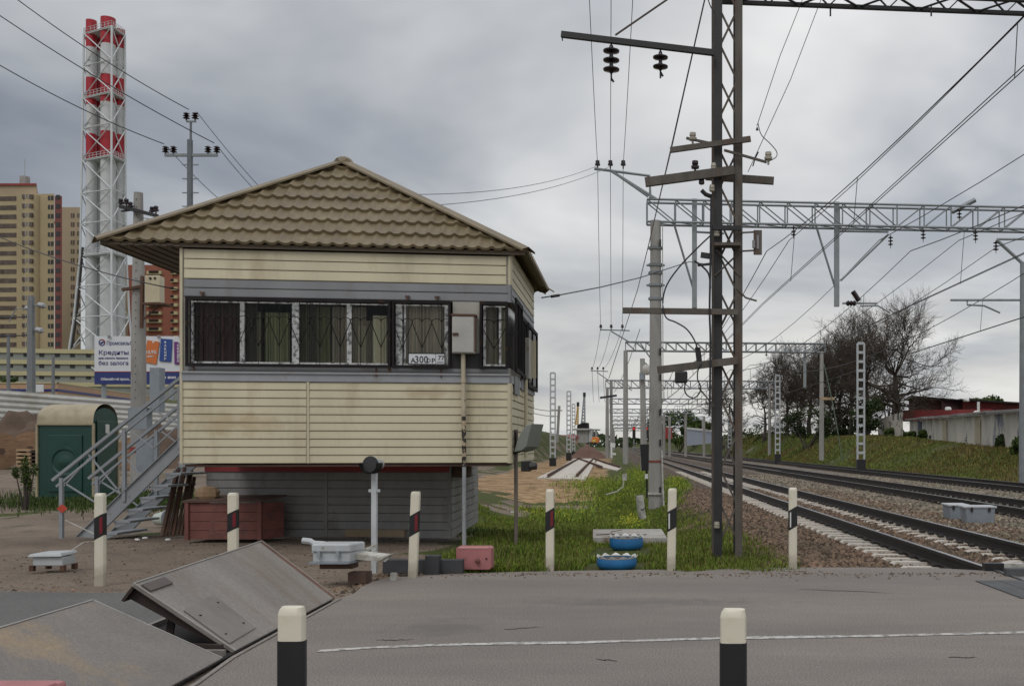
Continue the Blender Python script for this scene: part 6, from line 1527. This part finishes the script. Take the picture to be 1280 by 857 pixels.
def along(s0, z, label, sg=.9, rad=.009, t0=-15, grp='feeder wires strung along the tracks'):
    pts = []
    for a, c_ in zip([t0]+sup[1:], sup[1:]):
        for k in range(10): f = k/10; pts.append(T(s0, a+(c_-a)*f, z-4*sg*((c_-a)/52)**2*f*(1-f)))
    return wire('feeder_wire', pts, [rad+.00016*max(0, p.y) for p in pts], label, 'feeder wire', grp=grp)
along(6.1, 8.7, 'feeder wire above and right of the nearest track'); along(9.3, 8.75, 'feeder wire carried on the insulator left of the middle track'); along(12.2, 8.8, 'feeder wire carried on the insulator right of the middle track'); along(13.6, 8.6, 'feeder wire just left of the farthest track')
# three thin wires on the brackets left of the tracks
xa = [(735, 0, 14), (764, 0, 14), (793, 0, 14)]
for k, (n0, n1, n2, n3, lab) in enumerate(((735, 747, 751, 740, 'left'), (764, 763, 764, 747, 'middle'), (793, 779, 778, 754, 'right'))):
    A_, B_, C_, E_ = P(n0, -40, 16), P(n1, 206, D1), P(n2, 409, 89), P(n3, 461, 128)
    F_ = P(n3+2, 502, 212)
    pts = [A_+(A_-B_)*1.9]+sag(A_, B_, .15, 8)+sag(B_, C_, 1.1, 16)[1:]+sag(C_, E_, .6, 8)[1:]+sag(E_, F_, .6, 8)[1:]
    wire('telegraph_wire', pts, [.004+.00016*max(0, p.y) for p in pts], lab+' of three thin wires on the bracket left of the large concrete pole', 'wire', wire_far, 'thin wires on the brackets')
wire('telegraph_wire', sag(P(800, 411, 89), P(768, 490, 128), .5), .03, 'thin wire slanting down between the second and third gantry', 'wire', wire_far)
wire('service_wire', sag(P(745, 208, D1), P(505, 243, 19), .25), .008, 'upper of two wires from the bracket to behind the cabin roof', 'wire', wire_far)
wire('service_wire', sag(P(763, 208, D1), P(520, 258, 19), .25), .008, 'lower of two wires from the bracket to behind the cabin roof', 'wire', wire_far)
wire('service_cable', [P(677, 372, 18.4), P(700, 368.5, 18.8), P(750, 359, 21), P(800, 347, 24), P(862, 327, 13.6+14), P(880, 330, 20)], .012, 'black cable from the ragged roof corner to the lattice tower', 'cable')
b = MB(); b.tube([P(689, 370.5, 18.5), P(699, 369, 18.6)], .03, 6); tag(b.build('cable_insulator', brown_ins), 'small dark insulator in the cable by the roof corner', 'insulator')
wire('catenary_stay', [P(884, -14, DT), P(860, 92, DT), P(838, 190, DT-.05), P(825, 245, 20), P(811, 305, 34), P(797, 362, 60), P(779, 417, 90), P(761, 473, 125)], [.010, .010, .011, .012, .016, .022, .03, .04], 'long dark wire slanting down left of the large concrete pole', 'wire')
for pts, lab in (([(30, 0), (236, 137)], 'power line wire from the top edge to the top insulators of the steel pole'), ([(0, 14), (268, 179)], 'power line wire crossing behind the chimney to the right arm insulators'), ([(0, 76), (205, 180)], 'power line wire from the left edge to the left arm insulators')):
    (x0, y0), (x1, y1) = pts; wire('power_line_wire', sag(P(x0-60*(x1-x0)/200, y0-60*(y1-y0)/200, 48), P(x1, y1, 55), .35), .026, lab, 'power line wire', grp='power line wires to the steel pole')
for (x0, y0, x1, y1, lab) in ((246, 140, 352, 262, 'upper'), (272, 183, 345, 262, 'middle'), (210, 185, 300, 270, 'lower')):
    wire('power_line_wire', sag(P(x0, y0, 55), P(x1, y1, 62), .2), .022, lab+' wire leaving the steel pole down behind the cabin roof', 'power line wire', grp='power line wires behind the roof')
wire('yard_cable', sag(P(-30, 283, 19), P(228, 363, 14.6), .12), .009, 'thin cable from the left edge across the concrete pole to the cabin wall', 'cable')
for (x0, y0, x1, y1, lab) in ((-30, 395, 41, 395, 'upper'), (-30, 418, 41, 418, 'lower')): wire('street_wire', sag(P(x0, y0, 69), P(x1, y1, 70), .1), .04, lab+' cable from the left edge to the thick lamp pole', 'cable')
wire('yard_cable', sag(P(170, 270, 30), P(230, 268, 22), .1), .010, 'cable from the concrete pole crossarm to the cabin eave', 'cable')
for k, (y0, y1) in enumerate(((500, 513), (505, 520))): wire('street_wire', sag(P(640, y0, 140), P(699, y1, 150), .5), .05, ('upper', 'lower')[k]+' far cable to the leaning wooden utility pole', 'cable', wire_far)
for i, (pts, lab) in enumerate(((((1007, -10), (975, 70), (946, 158)), 'left of two thin wires right of the lattice tower'), (((1030, -10), (988, 100), (935, 215)), 'right of two thin wires right of the lattice tower'))):
    wire('thin_wire', [P(x, y, DT+2) for x, y in pts], .006, lab, 'wire', wire_far)
# ------------------------------------------------------------------ right bank: garages
r = thing('garage_row', 'long row of stained pale garages with flat grey roof on the embankment', 'garages', W(1200, 75, 1))
A_, B_ = W(1330, 52, .55), W(1137, 98, 1.6); A_.z = -.5; dW = B_-A_
zA, zB = H+(YH-511)*52/F, H+(YH-525.5)*98/F
b = MB(); b.add([A_, B_, V(B_.x, B_.y, zB), V(A_.x, A_.y, zA), A_+V(6, 1, 0), B_+V(6, 1, 0), V(B_.x+6, B_.y+1, zB), V(A_.x+6, A_.y+1, zA)], [(0, 1, 2, 3), (4, 7, 6, 5), (0, 4, 5, 1), (1, 5, 6, 2), (2, 6, 7, 3), (3, 7, 4, 0)]); b.build('wall', graf, r)
b = MB(); n_ = 16
for i in range(n_):
    f0, f1 = i/n_, (i+1)/n_-.004; a, c_ = A_.lerp(B_, f0), A_.lerp(B_, f1); za, zc_ = zA+(zB-zA)*f0+.05+random.uniform(-.05, .08), zA+(zB-zA)*f1+.05
    b.add([V(a.x-.5, a.y, za), V(c_.x-.5, c_.y, zc_), V(c_.x+6, c_.y+1, zc_+.4), V(a.x+6, a.y+1, za+.4), V(a.x-.5, a.y, za+.12), V(c_.x-.5, c_.y, zc_+.12), V(c_.x+6, c_.y+1, zc_+.5), V(a.x+6, a.y+1, za+.5)], [(0, 1, 2, 3), (4, 7, 6, 5), (0, 4, 5, 1), (1, 5, 6, 2), (2, 6, 7, 3), (3, 7, 4, 0)])
b.build('roof', mat('slate_roof', (.20, .195, .185), .9, var=.25), r)
for f in (.38, .62, .86): 
    b = MB(); p = A_.lerp(B_, f); z_ = zA+(zB-zA)*f; b.obox(V(p.x-.03, p.y, z_-2.0), dW.normalized()*1.5, V(-.06, 0, 0), V(0, 0, 1.85)); b.build('door', [mat('grey_door', (.13, .14, .18), .7), mat('ochre_door', (.36, .31, .22), .8), mat('blue_door', (.05, .06, .10), .7)][int(f*3)], r)
r = thing('low_wall', 'short graffiti covered pale wall at the left end of the garages', 'wall', P(1115, 538, 104))
b = MB(); a, c_ = P(1098, 533, 112), P(1128, 536, 100); b.add([V(a.x, a.y, 1), V(c_.x, c_.y, 1), P(1129, 514, 100), P(1098, 524, 112), V(a.x, a.y+.3, 1), V(c_.x, c_.y+.3, 1), P(1129, 514, 100)+V(0, .3, 0), P(1098, 524, 112)+V(0, .3, 0)], [(0, 1, 2, 3), (7, 6, 5, 4), (3, 2, 6, 7), (0, 4, 5, 1), (1, 5, 6, 2), (0, 3, 7, 4)]); b.build('wall', mat('graffiti_wall', (.42, .38, .33), .85, var=.2, c2=(.03, .04, .04), p2=(.53, .56), s2=1.1), r)
r = thing('red_garage', 'red metal garages with dark flat roof edge rising behind the pale garages', 'garages', P(1210, 515, 110))
def slabp(q, dep, m, nm):
    b = MB(); n = len(q); pts = [P(x, y, D_) for x, y, D_ in q]; b.prism(pts, V(.8, dep, 0)); b.build(nm, m, r)
slabp([(1128, 525, 112), (1240, 525, 106), (1240, 511, 106), (1128, 512.5, 112)], 6, red_gar, 'front_wall')
slabp([(1144, 520, 122), (1178, 520, 120), (1178, 498, 120), (1144, 494.5, 122)], 8, mat('rust_garage', (.15, .065, .045), .8, var=.2), 'rusty_wall')
slabp([(1177, 520, 119), (1206, 520, 118), (1206, 500, 118), (1177, 498, 119)], 8, mat('dark_garage', (.06, .025, .025), .8, var=.2), 'dark_wall')
slabp([(1204, 525, 117), (1340, 528, 110), (1340, 507, 110), (1204, 498.5, 117)], 8, red_gar, 'red_wall')
slabp([(1140, 496.5, 121), (1206, 501, 117), (1206, 499.5, 117), (1140, 494, 121)], 9, black_m, 'roof_edge'); slabp([(1200, 500, 116), (1342, 508.5, 109), (1342, 506.5, 109), (1200, 498, 116)], 9, black_m, 'roof_edge')
b = MB(); a = P(1223, 519, 100); b.tube([a, P(1223, 502, 100)], .14, 6); tag(b.build('white_flue', white_clean), 'white flue pipe standing before the red garages', 'flue')
for k, (x, y, D_) in enumerate(((1208, 500, 108), (1185, 511, 104), (1221, 516, 96))): rock(P(x, y, D_), .35, .3, .3, k, white_clean, 'white_bundle', ['small white bundle on the roof edge of the red garages', 'small white lump on the low red roof', 'white heap by the foot of the white flue'][k], 'bundle')
path = [(1108, 547.5, 95), (1134, 548.5, 88), (1160, 549.5, 82), (1190, 551, 76), (1215, 553, 72), (1245, 558, 68), (1275, 561.5, 66)]
b = MB()
for (xa_, ya_, Da), (xb_, yb_, Db) in zip(path, path[1:]):
    a, c_ = P(xa_, ya_, Da), P(xb_, yb_, Db)
    for k in range(6):
        p, q = a.lerp(c_, k/6), a.lerp(c_, (k+1)/6); b.add([V(p.x, p.y-.5, tz(p.x, p.y-.5)+.05), V(q.x, q.y-.5, tz(q.x, q.y-.5)+.05), V(q.x, q.y+.4, tz(q.x, q.y+.4)+.05), V(p.x, p.y+.4, tz(p.x, p.y+.4)+.05)], [(0, 1, 2, 3)])
tag(b.build('footpath', mat('trodden_earth', (.26, .19, .11), .95, var=.3)), kind='structure')
# ------------------------------------------------------------------ trees
def tube3(vs, fs, a, b_, ra, rb, n=3):
    d = (b_-a)
    if d.length < 1e-4: return
    d.normalize(); x = d.cross(V(0, 0, 1) if abs(d.z) < .9 else V(1, 0, 0)).normalized(); y = d.cross(x); k0 = len(vs)
    for p, r_ in ((a, ra), (b_, rb)):
        for k in range(n): an = 2*math.pi*k/n; vs.append(p+(x*math.cos(an)+y*math.sin(an))*r_)
    for k in range(n): fs.append((k0+k, k0+(k+1) % n, k0+n+(k+1) % n, k0+n+k))
def bare_tree(px, D_, htop, wpx, label, seed, stems=1, r0=.28, nt_=1700):
    random.seed(seed); q = W(px, D_, 0); q.z = tz(q.x, q.y)-.1; hh = H+(YH-htop)*D_/F-q.z; rx = wpx/2*D_/F
    r = thing('bare_tree', label, 'tree', q, group='leafless trees on the embankment'); tb = MB(); vs = []; fs = []
    cz = q.z+hh*.56; rz = hh*.44; mn = .00016*D_
    # branches reach for points spread over the crown, each joined to the nearest wood below it
    nodes = [(q, r0)]; dirs = {}
    for _ in range(stems):
        c_ = q+V(random.uniform(-.4, .4)*rx*(stems > 1), 0, 0); lean = V(random.uniform(-.12, .12), random.uniform(-.1, .1), 1); pts = [c_]; n_ = 6; rr = [r0]
        for i in range(n_): c_ = c_+(lean+V(random.uniform(-.22, .22), random.uniform(-.22, .22), 0))*hh*.085; pts.append(c_); rr.append(r0*(1-.10*(i+1))); nodes.append((c_, rr[-1])) if i > 0 else None
        tb.tube(pts, rr, 8)
    nodes = nodes[1:]
    def reach(a, ra, b_, rb, wob, n=4, m=4):
        L = (b_-a).length; prev = a; out = []
        mid = V(random.gauss(0, 1), random.gauss(0, 1), random.gauss(.3, .8))*L*wob
        for k in range(1, n+1):
            t_ = k/n; p = a.lerp(b_, t_)+mid*4*t_*(1-t_)+V(random.gauss(0, 1), random.gauss(0, 1), random.gauss(0, 1))*L*.022*(k < n)
            tube3(vs, fs, prev, p, ra+(rb-ra)*(k-1)/n, ra+(rb-ra)*t_, m); prev = p; out.append((p, ra+(rb-ra)*t_))
        return out
    def crownpt(lo, hi):
        while True:
            d = V(random.gauss(0, 1), random.gauss(0, 1), random.gauss(.15, .9)).normalized(); k = random.uniform(lo, hi); z_ = d.z
            p = V(q.x+d.x*rx*k, q.y+d.y*rx*k*.8, cz+z_*rz*k)
            if p.z > q.z+hh*.10: return p
    top = q+V(0, 0, hh*.30)
    for cnt, lo, hi in ((15*stems, .5, .9), (50*stems, .6, 1.0)):
        new = []
        for _ in range(cnt):
            p = crownpt(lo, hi); best = min(random.sample(nodes, min(len(nodes), 22)), key=lambda c: (p-c[0]).length+max(0, c[0].z-p.z)*1.6)
            a, ra = best; L = (p-a).length; mx_ = hh*(.6 if cnt == 15*stems else .32)
            if L > mx_: p = a+(p-a)*(mx_/L)
            ra2 = max(mn*2, ra*.5*random.uniform(.8, 1.2)); new += reach(a, ra2, p, max(mn, ra2*.4), .22, 5, 4)
        nodes = nodes+new
    def twig(a, d, L, ra, lev):
        prev = a; n_ = 3; dd = d
        for k in range(n_):
            dd = (dd+V(random.gauss(0, 1), random.gauss(0, 1), random.gauss(.12, .8))*.17).normalized(); p = prev+dd*L/n_; tube3(vs, fs, prev, p, ra*(1-.2*k), ra*(1-.2*(k+1)), 3); prev = p
            if lev < 3:
                for _ in range(2 if lev < 2 else 1):
                    if random.random() < .25: continue
                    o = V(random.gauss(0, 1), random.gauss(0, 1), random.gauss(.1, .8)).normalized(); twig(p, (dd*.9+o*.62).normalized(), L*random.uniform(.5, .75), max(mn*.7, ra*.55), lev+1)
    pool = nodes[8:]
    for _ in range(nt_//22):
        a, ra = random.choice(pool); out = (a-top); out = out.normalized() if out.length > .1 else V(0, 0, 1)
        o = V(random.gauss(0, 1), random.gauss(0, 1), random.gauss(.2, .8)).normalized(); twig(a, (out+o*.6).normalized(), hh*random.uniform(.10, .19), max(mn*1.3, min(ra*.7, mn*2.2)), 0)
    tb.build('trunk', bark, r)
    b = MB(); b.add(vs, fs); b.build('branches', twigm, r)
    return len(fs)
nb = 0
nb += bare_tree(1120, 112, 396, 122, 'largest leafless tree with wide spreading crown above the garages', 3, 1, .55, 4600)
nb += bare_tree(1078, 124, 410, 80, 'leafless tree left of the largest, with many upright limbs', 5, 1, .42, 4200)
nb += bare_tree(1046, 125, 428, 66, 'leafless tree behind the right gantry pole', 8, 1, .34, 3900)
nb += bare_tree(1012, 135, 436, 66, 'leafless tree behind the end of the second gantry', 12, 1, .34, 3900)
nb += bare_tree(984, 140, 450, 56, 'leafless tree behind the middle lattice mast', 17, 1, .3, 3300)
nb += bare_tree(955, 150, 468, 46, 'small leafless tree just right of the dark lattice tower', 21, 1, .28, 1200)
nb += bare_tree(908, 170, 480, 40, 'leafless tree seen through the dark lattice tower', 24, 1, .28, 1000)
nb += bare_tree(1062, 118, 436, 50, 'thin leafless tree between the ladder mast and the largest tree', 33, 2, .24, 1600)
nb += bare_tree(1030, 119, 446, 44, 'slim leafless tree just left of the right gantry pole', 35, 2, .22, 1500)
nb += bare_tree(998, 128, 462, 44, 'slim leafless tree above the dark green bush', 37, 2, .22, 1500)
print('branch faces', nb)
def leafy(px, D_, w, ytop, ybot, label, m, seed, n=2600, name='leafy_bush', cat='bush', ls=.16, grp=None, trunk=True, cl=14):
    random.seed(seed); sc_ = D_/F; c_ = P(px, (ytop+ybot)/2, D_); g_ = tz(c_.x, c_.y); rx = w/2*sc_; rz = (ybot-ytop)/2*sc_
    r = thing(name, label, cat, V(c_.x, c_.y, g_), group=grp); cs = [(V(c_.x+random.uniform(-.75, .75)*rx, c_.y+random.uniform(-.6, .6)*rx, c_.z+random.uniform(-.8, .72)*rz), random.uniform(.25, .5)) for _ in range(cl)]
    vs = []; fs = []
    for i in range(n):
        q, k = random.choice(cs); d = V(random.gauss(0, 1), random.gauss(0, 1), random.gauss(0, 1)).normalized()*random.random()**.4
        p = q+V(d.x*rx*k, d.y*rx*k, d.z*rz*k); a, e = V(random.gauss(0, 1), random.gauss(0, 1), random.gauss(0, 1)).normalized(), V(random.gauss(0, 1), random.gauss(0, 1), random.gauss(0, 1)).normalized(); s_ = ls*random.uniform(.6, 1.3)
        k0 = len(vs); vs += [p-a*s_, p+e*s_*.6, p+a*s_, p-e*s_*.6]; fs.append((k0, k0+1, k0+2, k0+3))
    b = MB(); b.add(vs, fs); b.build('foliage', m, r)
    if trunk:
        b = MB(); base = V(c_.x, c_.y, g_-.2)
        for q, k in cs[:6]: b.tube([base, base.lerp(q, .5)+V(0, 0, rz*.1), q], [min(.12, rx*.10), min(.08, rx*.07), min(.03, rx*.03)], 5)
        b.build('trunk', bark, r)
bushes = 'green bushes under the leafless trees'
for i, (px, D_, w, yt, yb, lab, m) in enumerate(((1008, 112, 62, 510, 547, 'dark green bush right of the middle lattice mast', leaf_d), (1084, 108, 40, 490, 540, 'dark green bush at the left end of the garages', leaf_d), (1046, 120, 46, 520, 548, 'low dark bush under the trees between the masts', leaf_d), (1122, 104, 34, 535, 552, 'low bright bush before the graffiti wall', leaf_g), (1165, 90, 36, 538, 553, 'green weeds bush before the pale garage wall', leaf_g), (1225, 74, 34, 542, 562, 'bushy weeds against the middle of the garage wall', leaf_g), (1258, 64, 30, 538, 568, 'tall dark weeds climbing the garage wall near the right edge', leaf_d), (1190, 84, 26, 543, 555, 'little green clump below the garage wall', leaf_g), (1145, 95, 30, 538, 551, 'weeds bush under the left end of the garage roof', leaf_g), (1206, 80, 26, 541, 556, 'weeds bush near the middle garage door', leaf_d), (1243, 69, 30, 543, 563, 'weeds bush between the two tallest weed clumps at the wall', leaf_g), (1276, 58, 26, 548, 574, 'weeds bush at the right edge behind the slender pole', leaf_g), (1176, 88, 30, 541, 553, 'low weeds bush left of the middle garage door', leaf_d), (960, 160, 60, 528, 553, 'dark undergrowth just right of the lattice tower', leaf_d), (1062, 122, 60, 470, 545, 'dark evergreen thicket among the bare trees', leaf_d), (1112, 118, 46, 470, 530, 'dark thicket at the foot of the largest tree', leaf_d))):
    leafy(px, D_, w, yt, yb, lab, m, 40+i, 2200 if i < 9 else 1500, grp=bushes)
for i, (px, D_, w, yt, yb, lab) in enumerate(((850, 260, 44, 512, 556, 'light green leafy tree left of the lattice tower in the distance'), (878, 270, 26, 520, 556, 'smaller light green tree directly behind the lattice tower'), (820, 330, 24, 524, 556, 'distant green tree behind the large concrete pole'), (1165, 300, 40, 492, 520, 'green tree tops beyond the red garages at their left'), (1240, 300, 50, 496, 520, 'green tree tops beyond the red garages near the right edge'), (1215, 320, 34, 500, 520, 'low green tree tops behind the white flue'))):
    leafy(px, D_, w, yt, yb, lab, leaf_g, 70+i, 2200, 'leafy_tree', 'tree', ls=.5)
leafy(31, 22.6, 26, 570, 622, 'straggly green shrub beside the portable toilet', leaf_g, 91, 900, 'straggly_shrub', 'shrub', ls=.035, cl=8)
leafy(8, 180, 22, 470, 480, 'small green shrub on the car park ledge', leaf_g, 92, 300, 'shrub', 'shrub', ls=.3, trunk=False)
# distant wooded skyline that reads as one mass
random.seed(77); vs = []; fs = []
for i in range(26000):
    x = random.uniform(-1500, 1800); y = random.uniform(900, 1100); h = 11+6*noise.noise(V(x*.01, 0, 0))+4*noise.noise(V(x*.05, 0, 4)); p = V(x, y, random.random()**.7*h); s_ = random.uniform(1.2, 2.6)
    a, e = V(random.gauss(0, 1), random.gauss(0, .4), random.gauss(0, 1)).normalized(), V(random.gauss(0, 1), random.gauss(0, .4), random.gauss(0, 1)).normalized(); k0 = len(vs); vs += [p-a*s_, p+e*s_, p+a*s_, p-e*s_]; fs.append((k0, k0+1, k0+2, k0+3))
b = MB(); b.add(vs, fs); tag(b.build('distant_wood', leaf_d), 'far-off dark wood along the skyline', 'wood', kind='stuff')
# ------------------------------------------------------------------ far end of the line
D_ = 260
r = thing('bridge_pier', 'unfinished grey concrete bridge pier with black site cabin on top', 'bridge pier', W(730, D_, 0)); pm = D_/F
b = MB(); b.obox(P(720.5, 553, D_), V(15*pm, 0, 0), V(0, 5, 0), V(0, 0, 17*pm)); b.build('shaft', conc, r)
b = MB(); b.obox(P(716, 537, D_-1), V(21*pm, 0, 0), V(0, 7, 0), V(0, 0, 1.8*pm)); b.obox(P(736, 552, D_), V(4*pm, 0, 0), V(0, 4, 0), V(0, 0, 14*pm)); b.build('cap', mat('new_concrete', (.42, .42, .41), .8), r)
b = MB(); b.add([], []); b.prism([P(721, 535, D_), P(734.5, 535, D_), P(734, 528, D_), P(728, 528, D_), P(721.5, 531, D_)], V(0, 4, 0)); b.build('site_cabin', dark_paint, r)
b = MB(); b.obox(P(734, 537.5, D_+2), V(14*pm, 0, 0), V(0, 5, 0), V(0, 0, 1.5*pm)); b.obox(P(737, 544, D_+3), V(8*pm, 0, 0), V(0, 5, 0), V(0, 0, 5*pm)); 
for x in (737, 741, 745): b.bar(P(x, 553, D_+2), P(x, 536, D_+2), .5)
b.build('deck_section', gar_grey, r)
def crane(px, yt, yb, w, m, label, D_):
    r = thing('tower_crane', label, 'crane', W(px, D_, 2)); b = MB(); ww = w*D_/F/2; a, t_ = P(px-1.5, yb, D_), P(px, yt, D_)
    for sx in (-1, 1):
        for sy in (-1, 1): b.bar(a+V(sx*ww, sy*ww, 0), t_+V(sx*ww*.25, sy*ww*.25, 0), .25)
    n_ = 9
    for i in range(n_):
        f0, f1 = i/n_, (i+1)/n_; k0, k1 = ww*(1-.75*f0), ww*(1-.75*f1); p, q = a.lerp(t_, f0), a.lerp(t_, f1)
        b.bar(p+V(-k0, -k0, 0), q+V(k1, -k1, 0), .18); b.bar(p+V(k0, -k0, 0), q+V(-k1, -k1, 0), .18)
    b.build('jib', m, r); b = MB(); b.box(t_, (.7, .7, 1.2)); b.build('jib_head', black_m, r)
crane(730.5, 493, 529, 4.2, galv, 'grey lattice crane jib rising above the bridge pier', 280)
crane(722.5, 505, 531, 3.0, mat('crane_yellow', (.45, .27, .06), .6), 'yellow lattice crane jib left of the grey one', 285)
r = thing('orange_excavator', 'orange construction machine beside the bridge pier', 'excavator', P(743, 555, 180)); D_ = 180; pm = D_/F
om = mat('machine_orange', (.62, .17, .02), .5); b = MB(); b.prism([P(739, 553, D_), P(748, 553, D_), P(748, 547.5, D_), P(745, 545.5, D_), P(741, 546, D_), P(739, 549, D_)], V(0, 2, 0)); b.build('body', om, r, bevel=.1)
b = MB(); b.obox(P(740.5, 552, D_-.1), V(4*pm, 0, 0), V(0, .1, 0), V(0, 0, 3*pm)); b.build('window', mat('mach_y', (.6, .45, .15), .4), r); b = MB(); b.obox(P(738.5, 555.5, D_), V(10*pm, 0, 0), V(0, 2, 0), V(0, 0, 2*pm)); b.build('track', black_m, r)
def house(px0, px1, yt, yr, yb, D_, mw, mr, label):
    r = thing('far_house', label, 'house', W((px0+px1)/2, D_, 0)); a, c_ = P(px0, yb, D_), P(px1, yb, D_); z1 = H+(YH-yt)*D_/F; zr = H+(YH-yr)*D_/F; b = MB(); b.obox(V(a.x, D_, -1), V(c_.x-a.x, 0, 0), V(0, 9, 0), V(0, 0, z1+1)); b.build('wall', mw, r)
    b = MB(); b.prism([V(a.x-.5, D_-.5, z1), V(a.x-.5, D_+9.5, z1), V(a.x-.5, D_+4.5, zr)], V(c_.x-a.x+1, 0, 0)); b.build('roof', mr, r)
house(690, 708, 544, 538, 556, 300, board_w, white_clean, 'white roofed shed beyond the left lattice masts')
house(700, 716, 548, 543, 558, 240, orange_w, red_gar, 'small red roofed building beyond the left lattice masts')
house(665, 672, 536, 535, 556, 420, gar_grey, conc, 'grey block of flats far off beside the cabin corner')
r = thing('pale_wall', 'long pale blue sheet wall in the distance behind the lattice tower', 'wall', W(870, 190, 1)); D_ = 190
b = MB(); b.add([P(858, 557, 200), P(897, 553, 175), P(897, 539, 175), P(858, 534.5, 200), P(858, 557, 200.4), P(897, 553, 175.4), P(897, 539, 175.4), P(858, 534.5, 200.4)], [(0, 1, 2, 3), (7, 6, 5, 4), (3, 2, 6, 7), (0, 4, 5, 1), (1, 5, 6, 2), (0, 3, 7, 4)]); b.build('sheet', mat('blue_sheet', (.33, .37, .44), .6, var=.12), r)
b = MB(); b.bar(P(858, 535, 199.8), P(897, 539, 174.8), .25, .35); b.build('coping', white_clean, r)
house(894, 902, 530, 528, 556, 190, graf, conc, 'pale hut at the end of the blue sheet wall')
b = MB(); b.box(P(836, 541, 230), (1.6, .2, 2.6)); tag(b.build('red_sign', red_stripe), 'distant red board left of the green tree', 'board')
r = thing('white_gauge_frame', 'white sign frame on a short post at the foot of the second gantry pole', 'sign frame', P(766, 575, 70)); b = MB(); a = P(764.5, 572, 70); b.bar(a, P(764.5, 556, 70), .12); b.bar(P(763, 555.5, 70), P(769, 556.5, 70), .1, .3); b.bar(P(764, 567, 70), P(770, 567, 70), .1, .15); b.build('frame', white_clean, r)
# small things
random.seed(3)
for k, (x, y) in enumerate(((172, 674), (181, 672), (210, 674), (361, 668), (640, 640))): g_ = G(x, y); rock(V(g_.x, g_.y, .0), .045, .03, .025, k, white_clean, 'litter_scrap', ['scrap of white litter left of the maroon bin', 'second scrap of white litter beside the first', 'scrap of white litter near the pale bucket', 'white paper scrap at the right end of the maroon bin', 'white scrap in the grass by the floodlight pole'][k], 'litter', )
r = thing('black_pipe_coil', 'black pipe fittings lying behind the right corner of the cabin', 'pipe fittings', G(655, 592)); D_ = 42
b = MB(); b.obox(P(651, 589, D_), V(.36, 0, 0), V(0, .5, 0), V(0, 0, .45)); b.tube([P(662, 583, D_), P(671, 582, D_)], .16, 10); b.build('fitting', black_m, r, bevel=.03)
